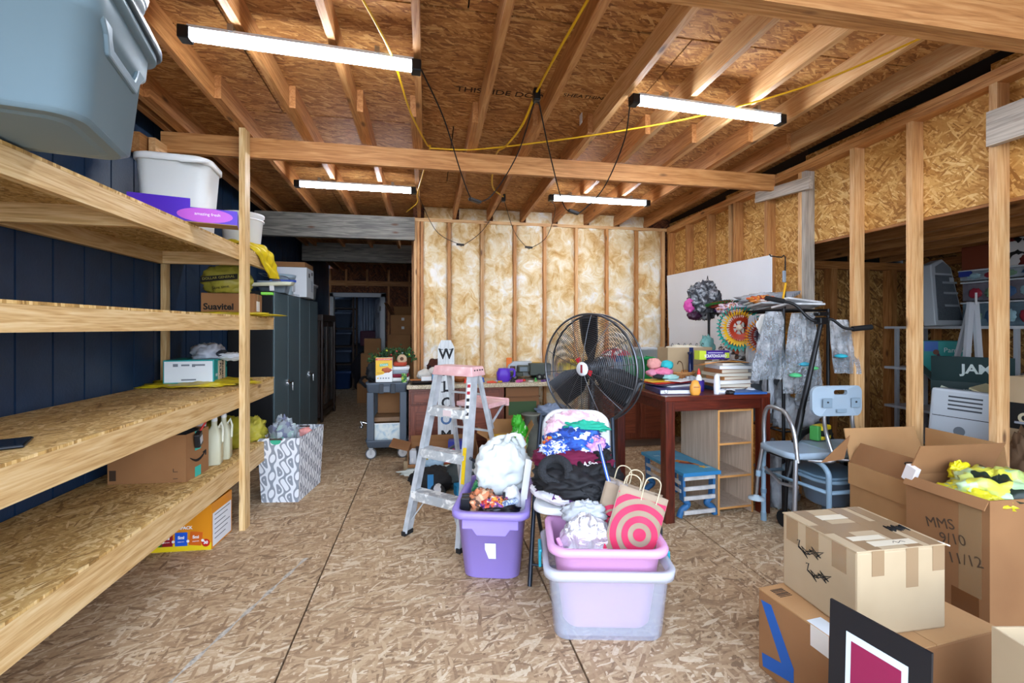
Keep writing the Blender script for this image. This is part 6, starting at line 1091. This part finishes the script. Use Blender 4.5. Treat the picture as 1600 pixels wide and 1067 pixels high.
obj('eye', B().lathe([(.0, -.012), (.018, -.006), (.018, .006), (.0, .012)], 12, caps=False).xf(Matrix.Translation((0, -.012, .50)) @ Matrix.Rotation(R(90), 4, 'X')), P('#8a7a3a', .5), t); obj('stake', B().tube([(0, .006, 0), (0, .006, .48)], .006, 6), RB, t); obj('leaf', B().blob((.01, 0, .33), (.03, .006, .04), 3, .1), P('#d6d6d2', .4), t)
solo('navy_banner', 'navy and red cloth banner hanging behind the metal flower', 'banner', B().grid(lambda u, v: Vector((-.05+.10*u+.03*(1-v), .012*math.sin(u*7+v*3), -.42*(1-v))), 8, 10), CELLS('banner_print', ['#1c2a52', '#1c2a52', '#22315e', '#1a2648', '#b5322a'], 12, .7), (2.60, 3.10, 1.50), 30)
solo('white_tag', 'small white tag pinned on the navy banner', 'tag', B().box(-.02, .02, -.002, .002, -.05, .05), WHITE, (2.575, 3.045, 1.43), 30)
solo('grey_stones', 'brown and grey wrapped pieces below the teal spinner', 'parcel', B().blob((0, 0, 0), (.11, .08, .13), 171, .3, 2.6, .5), CELLS('stone_print', ['#6a4a3a', '#b9a89a', '#8f8a88', '#3a2a24', '#a8563a', '#cfc9c2'], 22, .5), (2.62, 3.55, 1.17))
solo('aqua_film', 'aqua film bag at the far left of the rack', 'bag', B().blob((0, 0, 0), (.06, .06, .10), 172, .3, 2.6, .5), P('#8fd0cc', .2, trans=.3), (2.60, 3.88, 1.22))
t = thing('foil_bundle', 'silver foil wrapped bundle with pink trim hanging at the foam board', 'bundle', (2.62, 3.98, 1.66)); obj('foil', B().blob((0, 0, 0), (.14, .10, .17), 173, .3, 2.6, .6, None, 48, 28), MOTTLE('dark_foil', [(.3, '#1a1b20'), (.52, '#4a4d53'), (.74, '#c9ccd0')], 14, 4, 1., .25, .8), t)
obj('pink_part', B().blob((-.14, 0, -.05), (.05, .04, .07), 174, .3), P('#c94a98', .4), t); obj('plum_part', B().blob((-.10, -.01, -.14), (.07, .05, .045), 175, .3), P('#3a1830', .5), t); obj('hook', B().tube([(.0, 0, .14), (.04, 0, .18), (.05, 0, .24), (.06, 0, .18)], .005, 6), RB, t); obj('dark_fronds', B().blob((.13, 0, .0), (.05, .04, .12), 176, .6, 4, .8), P('#2b2d33', .4), t)
solo('mixed_trim', 'pink and white ribbon trim along the rack top edge', 'ribbon', B().blob((0, 0, 0), (.12, .10, .05), 177, .4, 3, .6), CELLS('trim_print', ['#d9b8c8', '#b58fa8', '#e6e0e2', '#6a4a6a', '#c9c2cc', '#a8623a'], 36, .5), (2.62, 3.55, 1.56))
solo('ribbon_knot', 'purple ribbon knot beside the foil bundle', 'ribbon', B().blob((0, 0, 0), (.05, .04, .03), 178, .3, 3, .3), P('#37206a', .5), (2.72, 3.90, 1.58))
solo('plastic_sheet', 'grey plastic sheet leaning between table and rack', 'sheet', B().box(-.15, .14, -.01, .01, 0, .62), P('#6a737a', .5), (2.76, 3.30, .64), 0, rot=(R(-4), 0, R(4)))
# ================================================= KNEE SCOOTER, TRANSFER BENCH, COMMODE
t = thing('push_scooter', 'black framed push scooter with handlebar beside the rack', 'scooter', (2.70, 2.82, 0), 0)
KB = P('#17181a', .35, .3)
obj('steering_column', B().tube([(-.21, -.05, .40), (-.15, -.04, .62), (.10, .0, 1.44)], [.022, .022, .016], 10), KB, t); obj('column_sleeve', B().tube([(-.22, -.052, .36), (-.09, -.03, .82)], .024, 10), KB, t)
hb = obj('handlebar', B().tube(catmull([(-.16, .12, 1.60), (-.05, .08, 1.57), (.03, .02, 1.46), (.11, 0, 1.45), (.17, -.02, 1.46), (.24, -.05, 1.40), (.31, -.08, 1.39)]), .011, 8), KB, t)
obj('grip', B().tube([(.29, -.07, 1.392), (.42, -.10, 1.405)], .019, 10), P('#0f0f10', .8), t); obj('grip', B().tube([(-.12, .10, 1.595), (-.24, .14, 1.62)], .019, 10), P('#0f0f10', .8), t); obj('clamp', B().obox((.10, 0, 1.45), (.07, .06, .05)).obox((.10, 0, 1.50), (.09, .05, .03)), KB, t, .008)
obj('frame_tube', B().tube(catmull([(-.24, -.06, .34), (-.10, .0, .60), (.10, .05, .66), (.28, .10, .60)]), .022, 8), KB, t); obj('rear_strut', B().tube([(.12, .05, .70), (.34, .0, .42)], .024, 8), KB, t); obj('deck', B().box(-.30, .30, -.16, .10, .50, .535), P('#1c1d20', .6), t, .01); [obj('axle_leg', B().tube([(x, -.05, .5), (x, -.02, .07)], .014, 8), KB, t) for x in (-.22, .26)]
for x in (-.22, .26): obj('wheel', B().tube([(x-.02, -.02, .055), (x+.02, -.02, .055)], .055, 18), P('#101012', .7), t)
t = thing('yellow_pad_tin', 'yellow and black pack lying under the bench backrest', 'packet', (2.76, 2.78, .66), 20); obj('pack', B().box(-.06, .06, -.04, .04, -.05, .05), P('#d9bf1e', .4), t, .01); obj('black_band', B().box(-.062, .062, -.042, -.02, -.02, .02), P('#14140f', .5), t); obj('green_end', B().box(-.10, -.06, -.03, .03, -.05, .05), P('#4a9a4a', .4), t, .006)
PL = P('#94a5b1', .4); ALU = P('#b9bdc1', .28, .9); PLB = P('#8aa6b8', .4)
t = thing('transfer_bench', 'grey transfer bath bench with backrest and side rail', 'bench', (2.63, 2.66, 0), -4)
obj('seat', B().rrings([(.33, .155, .06, .555), (.35, .17, .07, .56), (.35, .17, .07, .588), (.34, .16, .06, .596)], 6), PL, t); obj('seat_insert', B().rrings([(.13, .12, .04, .596), (.12, .11, .04, .602)], 5), P('#8699a4', .4), t, loc=(.06, .0, 0))
bkm = Matrix.Translation((.01, -.15, .925)) @ Matrix.Rotation(R(90), 4, 'X') @ Matrix.Identity(4)
def brest():
    W_, H_ = .178, .098; b = B(); outer = []; n = 6
    for cx, cy, a0 in ((1, 1, 0), (-1, 1, 90), (-1, -1, 180), (1, -1, 270)):
        for k in range(n+1):
            a = R(a0+90*k/n); outer.append((cx*(W_-.05)+.05*math.cos(a), cy*(H_-.05)+.05*math.sin(a)))
    inner = []
    for cx, cy, a0 in ((1, 1, 0), (-1, 1, 90), (-1, -1, 180), (1, -1, 270)):
        for k in range(n+1):
            a = R(a0+90*k/n); inner.append((cx*.033+.015*math.cos(a), .058+cy*.0+.015*math.sin(a)))
    N = len(outer); v = []
    bow = lambda x: .9*x*x
    for z in (-.012, .012): v += [(x, y, z-bow(x)) for x, y in outer]+[(x, y, z-bow(x)) for x, y in inner]
    f = []
    for k in range(N):
        j = (k+1) % N; f += [(k, N+k, N+j, j), (2*N+k, 2*N+j, 3*N+j, 3*N+k), (k, j, 2*N+j, 2*N+k), (N+k, 3*N+k, 3*N+j, N+j)]
    return b.add(v, f)
obj('backrest', brest().xf(bkm), PL, t, .005)
for x in (-.085, .115):
    obj('recess', B().box(x-.032, x+.032, -.166-.0*x, -.162, .885, .945), P('#7c8f9b', .5), t, .003, loc=(0, -.0+.0, 0)); obj('screw', B().lathe([(0, 0), (.007, 0), (.005, .003)], 8, caps=False).xf(Matrix.Translation((x, -.167, .92)) @ Matrix.Rotation(R(90), 4, 'X')), P('#3a3d40', .3, .8), t)
obj('lower_slot', B().box(-.02, .05, -.166, -.162, .852, .875), P('#7c8f9b', .5), t, .003)
for x in (-.085, .115): obj('back_tube', B().tube(catmull([(x, -.135, .95), (x, -.135, .80), (x+.015, -.14, .70), (x+.025, -.17, .60), (x+.01, -.20, .555), (x-.05, -.17, .545), (x-.10, -.12, .54)], 6), .0125, 10), ALU, t)
obj('arm_rail', B().tube(catmull([(-.30, .15, .56), (-.30, .15, .76), (-.30, .11, .845), (-.30, .02, .855), (-.30, -.07, .83), (-.30, -.14, .72), (-.30, -.17, .54)], 6), .014, 10), ALU, t)
obj('arm_crossbar', B().tube([(-.30, .14, .42), (-.30, -.02, .36), (-.30, -.17, .385)], .011, 8), ALU, t)
for x, y, z, h in ((-.31, .16, .56, .20), (-.31, -.175, .56, .05), (.29, .15, .56, .12), (.29, -.16, .56, .10)):
    l = obj('leg', B().tube([(x, y*.95, z), (x*1.07, y*1.05, h+.18)], .014, 10).tube([(x*1.07, y*1.05, h+.18), (x*1.1, y*1.1, h)], .0115, 10), ALU, t); obj('leg_collar', B().tube([(x*1.065, y*1.045, h+.19), (x*1.075, y*1.055, h+.15)], .017, 10), PLB, l)
    if (x < 0 and y > 0): obj('suction_foot', B().lathe([(.055, 0), (.05, .012), (.02, .02), (.014, .03)], 18, (x*1.1, y*1.1, h-.015)), P('#aebfc6', .4), l)
    else: obj('rubber_foot', B().lathe([(.018, -.02), (.018, .03)], 12, (x*1.1, y*1.1, h-.01)), P('#9aa7ae', .5), l)
t = thing('commode_chair', 'blue grey commode chair with lid and pail under the bench', 'chair', (2.68, 2.70, 0), 0)
for x, y in ((-.27, .22), (.27, .24), (-.20, -.26), (.24, -.26)):
    l = obj('leg', B().tube([(x, y, .03), (x, y, .42)], .016, 10), PLB, t); obj('rubber_foot', B().lathe([(.02, 0), (.019, .06)], 12, (x, y, 0)), P('#7f97a6', .5), l); obj('collar', B().tube([(x, y, .20), (x, y, .23)], .02, 10), P('#6f8798', .5), l)
for x0, x1, s in ((-.27, -.20, -1), (.27, .24, 1)):
    obj('arm_tube', B().tube(catmull([(x0, .22, .40), (x0, .21, .50), (x0+.01*s, .14, .535), (x0, 0, .54), (x1, -.16, .535), (x1, -.25, .49), (x1, -.26, .40)], 6), .016, 10), PLB, t); obj('arm_pad', B().bar((x0, .12, .555), ((x0+x1)/2, -.10, .555), .05, .03), P('#93adbb', .4), t, .01)
obj('side_rail', B().tube([(-.27, .22, .36), (-.20, -.26, .36), (.24, -.26, .36), (.27, .24, .36)], .014, 8, True), PLB, t)
obj('seat_ring', B().rrings([(.19, .20, .10, .385), (.21, .22, .11, .39), (.21, .22, .11, .405), (.20, .21, .11, .41)], 6), PLB, t, loc=(.03, -.0, 0)); obj('lid', B().rrings([(.18, .19, .10, .412), (.20, .21, .11, .416), (.19, .20, .10, .428)], 6), P('#7f9eb2', .35), t, loc=(.03, 0, 0))
obj('pail', B().lathe([(.10, .20), (.13, .22), (.16, .37), (.17, .375), (.17, .385)], 24, (.03, -.02, 0)), P('#6f8499', .4), t)
obj('splash_tray', B().obox((.31, -.05, .395), (.20, .36, .02), (0, R(9), 0)), P('#7f9eb2', .35), t, .01); obj('hinge', B().box(.19, .23, -.2, .12, .375, .39), P('#93adbb', .5), t, .004)
t = thing('leaflet_carton', 'grey printed carton standing behind the commode', 'box', (3.0, 2.80, 0), -15); obj('case', B().box(-.06, .06, -.05, .05, 0, .30), P('#a7aaa6', .6), t, .003); obj('print_block', B().box(-.04, .04, -.0515, -.05, .14, .2), P('#4a4d4c', .6), t)
# ================================================= CARTONS AT FRONT RIGHT
# chevron carton, taped carton on it
t = thing('moving_carton', 'brown carton with blue chevron under the taped carton', 'box', (1.68, 1.47, 0), 5); w, d, h = .63, .44, .325
obj('body', B().box(-w/2, w/2, -d/2, d/2, 0, h-.004), CARD_D, t, .006)
for s in (-1, 1): obj('lid_flap', B().box(min(0.002*s, s*w/2), max(.002*s, s*w/2), -d/2+.001, d/2-.001, h-.004, h+.001), CARD, t)
BLU = P('#1d5aa8', .5)
obj('blue_chevron', B().prism([(.205, .285), (.155, .292), (.05, .11), (.05, .055), (.195, .02), (.20, .072), (.105, .095)], 0, .001).xf(Matrix(((0, 0, -1, -w/2-.0008), (1, 0, 0, 0), (0, 1, 0, 0), (0, 0, 0, 1)))), BLU, t)
obj('tape', B().box(-w/2-.0015, -w/2-.0003, -.09, -.02, h-.075, h+.001), P('#d5cec2', .25), t); obj('paper_strip', B().box(-w/2+.004, -w/2+.07, -.10, .0, h+.001, h+.002), P('#cfd2d0', .4), t)
obj('side_label', B().box(-w/2-.0015, -w/2-.0004, -.17, -.02, .01, .05), P('#d9d3c8', .5), t); [obj('print_bar', B().box(-w/2+.03, -w/2+.09, .14+.008*k, .143+.008*k+.001*(k % 3), h+.001, h+.0016), INK, t) for k in range(7)]
obj('end_tape', B().box(-.06, .04, -d/2-.0015, -d/2-.0004, 0, .15), P('#8a6238', .2), t)
t = thing('taped_carton', 'pale much taped carton on the chevron carton', 'box', (1.645, 1.49, .327), 0, rot=(R(0), R(0), R(-1.5))); w, d, h = .365, .345, .30
obj('body', B().box(-w/2, w/2, -d/2, d/2, 0, h-.004), CARD_L, t, .008)
for s in (-1, 1): obj('lid_flap', B().box(-w/2-.002, w/2+.004, min(.001*s, s*d/2), max(.001*s, s*d/2), h-.005, h), CARD_L, t, .001)
TP = P('#94795a', .2)
for i, (x0, x1, y0, y1) in enumerate(((-.18, .18, -.035, .035), (-.14, -.08, -.17, .17), (.03, .09, -.17, .17), (.12, .17, -.17, .17))): obj('tape', B().box(x0, x1, y0, y1, h+.0002, h+.0008+.0004*i), TP, t)
for x in (-.10, .04, .15): obj('tape', B().box(x-.025, x+.025, -d/2-.0012, -d/2-.0002, h-.09-.05*(x == .04), h-.002), TP, t)
for y in (-.10, .02, .12): obj('tape', B().box(-w/2-.0012, -w/2-.0002, y-.03, y+.03, h-.10, h), TAPEC, t)
for x, y, w_, d_ in ((-.06, -.09, .07, .03), (-.03, .09, .06, .04), (.0, -.135, .09, .035)): obj('paper_patch', B().box(x-w_, x+w_, y-d_/2, y+d_/2, h+.0022, h+.0028), P('#d3c6ac', .6), t)
rnd = random.Random(8)
def scribble(t, pts, m, r=.0016, name='marker_scribble'): obj(name, B().tube(pts, r, 5), m, t)
for y0, z0_, s in ((.075, .185, 1.), (.03, .115, .9)):
    pts = [(-w/2-.0012, y0+.018, z0_+.035), (-w/2-.0012, y0+.005, z0_+.04), (-w/2-.0012, y0+.012, z0_+.01)]
    for k in range(16): pts.append((-w/2-.0012, y0-.0062*k*s+(.014 if k % 2 else -.022)*s, z0_+.0022*k+.017*math.sin(k*2.4)*s))
    scribble(t, pts, INK, .002)
pts = []
for k in range(14): pts.append((.09+.006*k, -.04+(.018 if k % 2 else -.018)+.006*math.sin(k*2), h+.0036))
scribble(t, pts, INK, .0028); scribble(t, [(.0, -.14, h+.003), (.012, -.128, h+.003), (.02, -.142, h+.003), (.04, -.13, h+.003), (.05, -.14, h+.003)], P('#3a342c', .8), .0012)
obj('torn_corner', B().obox((.19, -.16, h-.004), (.03, .02, .004), (0, R(20), 0)), P('#e0d6c4', .7), t)
# tall marked carton with yellow bags, large flap carton behind
t = open_carton('marked_carton', 'tall open brown carton with handwritten dates, full of yellow bags', (2.62, 1.70, 0), -3, .50, .36, .66, CARD_D, [('n', .17, -22), ('w', .05, 150)])
w, d, h = .50, .36, .66
for s, y, z in (('MMS', .02, .48), ('9/10', -.035, .43), ('11/12', -.085, .36)): text(t, s, .065, (-w/2-.0012, y, z), (R(90), R(-16), R(-90)), P('#4a3826', .8), 'handwriting')
obj('tape', B().box(-w/2-.0012, -w/2-.0002, -.14, -.03, .03, .22), P('#6e4524', .15), t); obj('tape', B().box(-w/2-.0012, -w/2-.0002, -.15, -.06, .22, h), TAPEC, t)
obj('white_tape', B().obox((-w/2+.005, d/2-.02, h+.01), (.03, .05, .08), (R(20), 0, 0)), P('#e0d8d2', .4), t)
YG2 = CELLS('yellow_bag_print', ['#cfcb4a', '#c3cc6a', '#a9cc98', '#bccd78', '#d3cf52', '#1e2a20', '#b9d0a0', '#cfcc48', '#bcd09a', '#d6d45a'], 15, .4, (1, 1, .5), .5)
cloth_bag('plastic_bag', 'yellow green carrier bags stuffed into the marked carton', 'bag', (2.62, 1.68, .57), (.215, .15, .10), YG2, 201, .25, 2.4, .4, .6, 0); 
cloth_bag('plastic_bag', 'bright yellow bag handle tuft standing above the marked carton', 'bag', (2.58, 1.80, .66), (.05, .035, .05), P('#e6d81e', .4, bump=.4), 202, .3, 2.6, .4, .6)
cloth_bag('plastic_bag', 'plain yellow bag along the near rim of the marked carton', 'bag', (2.46, 1.66, .60), (.06, .13, .045), P('#e0d426', .4, var=.2, bump=.4), 203, .3, 2.6, .4, .6)
t = thing('large_carton', 'large open carton with upright flaps behind the marked carton', 'box', (2.79, 2.12, 0), -4); w, d, h = .52, .44, .58
b = B().box(-w/2, w/2, -d/2, d/2, 0, .005).box(-w/2, -w/2+.006, -d/2, d/2, .005, h).box(w/2-.006, w/2, -d/2, d/2, .005, h).box(-w/2+.006, w/2-.006, -d/2, -d/2+.006, .005, h).box(-w/2+.006, w/2-.006, d/2-.006, d/2, .005, h); obj('body', b, CARD, t)
def flap(p0, p1, out, L, a):
    p0, p1 = Vector(p0), Vector(p1); o_ = Vector(out); q = Vector((0, 0, 1))*math.cos(R(a))*L+o_*math.sin(R(a))*L; n = q.cross(p1-p0).normalized()*.003
    i = (p1-p0)*.03; obj('flap', B().add([p0-n, p1-n, p1+q-i-n, p0+q+i-n, p0+n, p1+n, p1+q-i+n, p0+q+i+n], [(3, 2, 1, 0), (4, 5, 6, 7), (0, 1, 5, 4), (1, 2, 6, 5), (2, 3, 7, 6), (3, 0, 4, 7)]), CARD if a > -5 else CARD_D, t)
flap((-w/2, d/2, h), (-w/2, -d/2, h), (-1, 0, 0), .13, -28); flap((-w/2, d/2, h), (w/2, d/2, h), (0, 1, 0), .20, 18); flap((w/2, -d/2, h), (w/2, d/2, h), (1, 0, 0), .20, -4)
obj('corner_flap', B().add([(-w/2, d/2, h+.16), (-w/2-.14, d/2+.06, h-.02), (-w/2-.02, d/2+.02, h+.01), (-w/2, d/2+.004, h+.16), (-w/2-.14, d/2+.066, h-.02), (-w/2-.02, d/2+.026, h+.01)], [(0, 1, 2), (5, 4, 3), (0, 3, 4, 1), (1, 4, 5, 2), (2, 5, 3, 0)]), CARD_D, t)
obj('sleeve_band', B().box(-w/2-.012, -w/2-.002, -d/2-.01, d/2, h-.13, h), CARD, t)
solo('wire_hook', 'bent dark wire hook against the large carton', 'hook', B().tube(catmull([(0, 0, 0), (.0, -.03, .05), (0, .02, .10), (0, .045, .12), (0, .0, .135), (0, -.02, .13)]), .003, 5), BLK, (2.50, 1.95, .56), 0)
# small cartons at the very front, framed sign
t = open_carton('moving_carton', 'tan open carton at the lower right corner with black print', (1.82, .80, 0), -10, .50, .40, .535, CARD_L, [])
obj('print_block', B().box(-.2512, -.2502, -.12, -.03, .40, .47), P('#5a4a3a', .7), t)
for k in range(5): obj('print_line', B().box(-.2514, -.2502, -.15, -.02+.01*k, .48+.007*k, .483+.007*k), INK, t)
open_carton('moving_carton', 'tan open carton at the bottom edge holding the framed sign', (1.21, 1.02, 0), 4, .36, .32, .305, CARD_L, [])
t = thing('framed_sign', 'black bordered sign with magenta panels standing in the bottom carton', 'sign', (1.175, 1.025, .015), 0, rot=(0, R(2), R(11)))
w, h = .245, .585; FM = Matrix(((0, 0, -1, 0), (-1, 0, 0, 0), (0, 1, 0, 0), (0, 0, 0, 1)))       # sheet faces -x
def pl(n, x0, x1, z0_, z1_, t0, t1, c, ro=.35): obj(n, B().box(x0, x1, z0_, z1_, t0, t1).xf(FM), P(c, ro), t)
pl('board', -w/2, w/2, 0, h, -.008, 0, '#15171d', .35)
pl('white_border', -.075, .075, .06, h-.065, .0, .0012, '#d5e4ea', .4); pl('magenta_panel', -.061, .061, .30, h-.085, .0012, .002, '#8e1f49', .3); pl('magenta_panel', -.061, .061, .08, .283, .0012, .002, '#8e1f49', .3)
# ================================================= SIDE BAY
t = thing('white_shelving', 'white shelf boards on trestles in the side bay', 'shelves', (4.95, 3.2, 0))
for z in (.55, .96, 1.39): obj('shelf_board', B().box(-.06, .36, -1.2, .92, z, z+.025), P('#c9ced2', .5), t); 
for y in (-1.1, -.2, .8):
    for x in (-.04, .33): obj('upright', B().box(x-.015, x+.015, y-.015, y+.015, 0, 1.39), P('#a9afb4', .5), t)
t = thing('easel_stand', 'white A shaped easel standing before the bay shelves', 'easel', (4.62, 3.12, .0), -6)
for s in (-1, 1): obj('leg', B().bar((s*.15, 0, 0), (s*.02, 0, 1.62), .05, .025, (0, 1, 0)), P('#cdd3d8', .45), t)
obj('rear_leg', B().bar((0, .4, 0), (0, .02, 1.6), .04, .02), P('#b9bfc4', .45), t); obj('pin', B().box(-.006, .006, -.03, -.02, 1.60, 1.70), P('#e6e8ea', .4), t); obj('crossbar', B().box(-.13, .13, -.012, .012, .55, .60), P('#cdd3d8', .45), t)
t = thing('mesh_heater', 'tapered grey mesh fronted unit standing on the top bay shelf', 'heater', (4.90, 3.52, 1.416), 10, rot=(R(-5), 0, R(6)))
obj('case', B().prism([(-.24, 0), (.17, 0), (.06, .56), (-.06, .64), (-.22, .58)], -.05, .05).xf(Matrix.Rotation(R(90), 4, 'X')), P('#aeb5ba', .4), t, .01); obj('mesh_front', B().prism([(-.20, .05), (.13, .05), (.045, .48), (-.18, .48)], .05, .056).xf(Matrix.Rotation(R(90), 4, 'X')), CELLS('mesh_dots', ['#42494f', '#5a6268', '#394046', '#666e74'], 160, .4), t)
obj('top_panel', B().prism([(-.17, .50), (.04, .50), (.035, .56), (-.06, .61), (-.17, .56)], .05, .055).xf(Matrix.Rotation(R(90), 4, 'X')), P('#6f777d', .4), t)
for z in (.18, .30, .40): obj('tape_band', B().box(-.10, .10, -.0595, -.057, z, z+.02), P('#8f979c', .3), t)
obj('price_tag', B().box(.0, .06, -.06, -.057, .42, .46), P('#b9bfc3', .5), t)
for i, (y, z, w, h, c, l) in enumerate(((3.15, 1.416, .56, .22, '#5f7480', 'clear blue tinted storage box low on the top bay shelf'), (3.15, 1.645, .56, .18, '#6f6a72', 'clear storage box of oddments above the blue tinted one'), (3.15, 1.835, .60, .10, '#9aa3aa', 'grey flat storage box with blue tab below the cow print'))):
    t = thing('storage_box', l, 'box', (5.10, y, z), 0, 'clear boxes on the top bay shelf'); obj('body', B().box(-.15, .15, -w/2, w/2, 0, h-.015), P(c, .3, var=.4, vs_=12), t, .01); obj('lid', B().box(-.16, .16, -w/2-.01, w/2+.01, h-.015, h), P('#c3c9cd', .4), t, .004)
    for k in range(4): obj('content', B().blob((-.152, -w*.35+w*.22*k, h*.4), (.012, .05, h*.25), 210+k+i, .3), P(('#9a2a3a', '#8fb0b8', '#3a5a80', '#6a8a70')[(k+i) % 4], .5), t)
    if i == 2: obj('blue_tab', B().box(-.162, -.15, .2, .3, .04, .09), P('#2a3a8a', .4), t)
solo('red_brown_carton', 'red brown carton next to the cow print on the bay shelf', 'box', B().box(-.12, .12, -.17, .17, 0, .22), P('#7a3a22', .6), (5.12, 3.30, 1.94), bevel=.004)
t = thing('cow_print_box', 'black and white spotted box on the top bay shelf', 'box', (5.12, 2.98, 1.94), 0); obj('case', B().box(-.12, .12, -.13, .13, 0, .24), CELLS('spot_print', ['#d9d6d2', '#d9d6d2', '#1a1716', '#d9d6d2', '#6a2018'], 16, .5), t, .004)
PM_ = P('#158a86', .4)
t = thing('diaper_carton', 'teal printed diaper carton on the middle bay shelf', 'box', (4.92, 3.60, .986), -38); t.scale = (.78, .78, .85)
obj('case', B().box(-.20, .24, -.17, .17, 0, .34), PM_, t, .004); obj('label', B().box(-.2015, -.2, -.09, .10, .13, .29), P('#c9d3d6', .5), t)
for k in range(7): obj('barcode_bar', B().box(-.2022, -.2015, .055, .085, .15+.018*k, .158+.018*k), INK, t)
obj('blue_patch', B().box(-.19, -.06, -.1715, -.17, .22, .335), P('#2a5fa8', .4), t); text(t, 'Pampers', .075, (.12, -.1715, .235), FRONT, P('#b9cfd0', .5)); text(t, 'swaddlers', .026, (.12, -.1715, .17), FRONT, P('#8fc0bd', .5)); text(t, '1040', .05, (-.2018, -.06, .06), LEFTW, P('#c9e0de', .5)); 
obj('figure_photo', B().blob((-.06, -.168, .10), (.055, .006, .10), 3, .2), P('#4a2a3a', .6), t); obj('figure_head', B().blob((-.08, -.168, .215), (.03, .006, .035), 4, .1), P('#6a4438', .6), t)
t = open_carton('green_carton', 'dark green printed carton with raised flap in the bay', (4.26, 2.88, .56), -58, .46, .36, .42, P('#123030', .5), [('s', .20, 10), ('w', .16, 40)])
text(t, 'JAM', .10, (.03, -.2035, .52), (R(100), 0, 0), P('#c9d6d2', .5), bold=.003); text(t, 'net wt 100', .03, (.02, -.1815, .36), FRONT, P('#b9cac6', .5)); obj('leaf_mark', B().obox((-.15, -.1815, .36), (.05, .002, .03), (0, .4, 0)), P('#d6e0c9', .5), t)
carton('carton', 'plain carton propping up the dark green carton', (4.24, 2.88, 0), 26, .5, .36, .555, CARD_D)
solo('cream_sheet', 'cream carton flap lying before the green carton', 'sheet', B().obox((0, 0, 0), (.40, .20, .012), (R(25), R(-4), 0)), P('#c2b98f', .6), (4.12, 2.62, .93), 14)
t = thing('white_flap_box', 'small white printed carton flap left of the green carton', 'box', (4.42, 3.12, .66), 0, rot=(R(10), R(-10), R(15))); obj('case', B().box(-.14, .14, -.06, .06, 0, .17), P('#b3bcc2', .5), t, .004); obj('print_mark', B().box(-.0, .11, -.0615, -.06, .09, .11), INK, t)
t = thing('appliance_carton', 'glossy white appliance carton tilted in the open tan carton', 'box', (3.79, 2.62, .57), 0, rot=(R(3), R(5), R(28))); t.scale = (.9, .85, .95)
obj('case', B().box(-.24, .26, -.19, .19, 0, .40), P('#c9d3da', .25), t, .02)
obj('print_panel', B().box(-.2415, -.24, -.17, .17, .02, .38), P('#b9c2c8', .4), t); obj('dividing_line', B().box(-.2425, -.2415, -.17, .17, .195, .20), INK, t); obj('badge', B().lathe([(.0, 0), (.035, 0)], 18, caps=False).xf(Matrix.Translation((-.2425, 0, .1)) @ Matrix.Rotation(R(-90), 4, 'Y')), P('#6a737a', .5), t)
for k in range(4): obj('text_line', B().box(-.2425, -.2415, -.12, .08, .25+.03*k, .262+.03*k), P('#3a4046', .5), t)
for x, z in ((.05, .10), (.09, .09), (.15, .12)): obj('print_fleck', B().obox((x, -.191, z), (.02, .002, .012), (0, .5, 0)), P('#e6ecf0', .3), t)
open_carton('open_carton', 'tan open carton under the white appliance carton', (3.79, 2.60, 0), 26, .54, .42, .54, CARD, [('e', .20, -12), ('s', .16, 150)])
t = open_carton('black_print_carton', 'tan carton with black printed band at the right edge of the bay', (3.88, 2.02, .0), 6, .60, .46, 1.10, CARD_L, [('s', .1, 20)])
obj('black_band', B().box(-.3012, -.3002, -.24, .24, .78, .94), P('#15181a', .4), t); obj('round_mark', B().lathe([(.018, 0), (.034, 0)], 18, caps=False).xf(Matrix.Translation((-.3022, .15, .85)) @ Matrix.Rotation(R(-90), 4, 'Y')), P('#c9bfa0', .5), t); text(t, 'TV', .1, (-.3022, -.10, .86), LEFTW, P('#3a8a8a', .5))
for k in range(4): obj('text_line', B().box(-.3022, -.3012, .0, .08, .81+.03*k, .82+.03*k), P('#8f978f', .5), t)
t = thing('white_flyer_box', 'white printed box with magenta text at the right edge', 'box', (3.36, 1.78, .40), 0, rot=(0, R(8), R(10))); obj('case', B().box(-.12, .14, -.16, .16, 0, .45), P('#c6cde0', .4), t, .006); obj('grey_lid', B().box(-.22, .16, -.2, .2, .45, .462), P('#6f737c', .5), t)
for k, s in enumerate(('bring', 'dinner', 'more')): text(t, s, .05, (-.1215, .0, .38-.06*k), LEFTW, P('#a82a7a', .5))
carton('carton', 'brown carton under the white printed box at the right edge', (3.42, 1.76, 0), 4, .36, .40, .395, CARD_D)
solo('brown_paper', 'crumpled brown paper beside the white printed box', 'paper', B().blob((0, 0, 0), (.07, .10, .22), 231, .3, 2.6, .6), P('#6a5038', .8), (3.34, 1.98, .58))
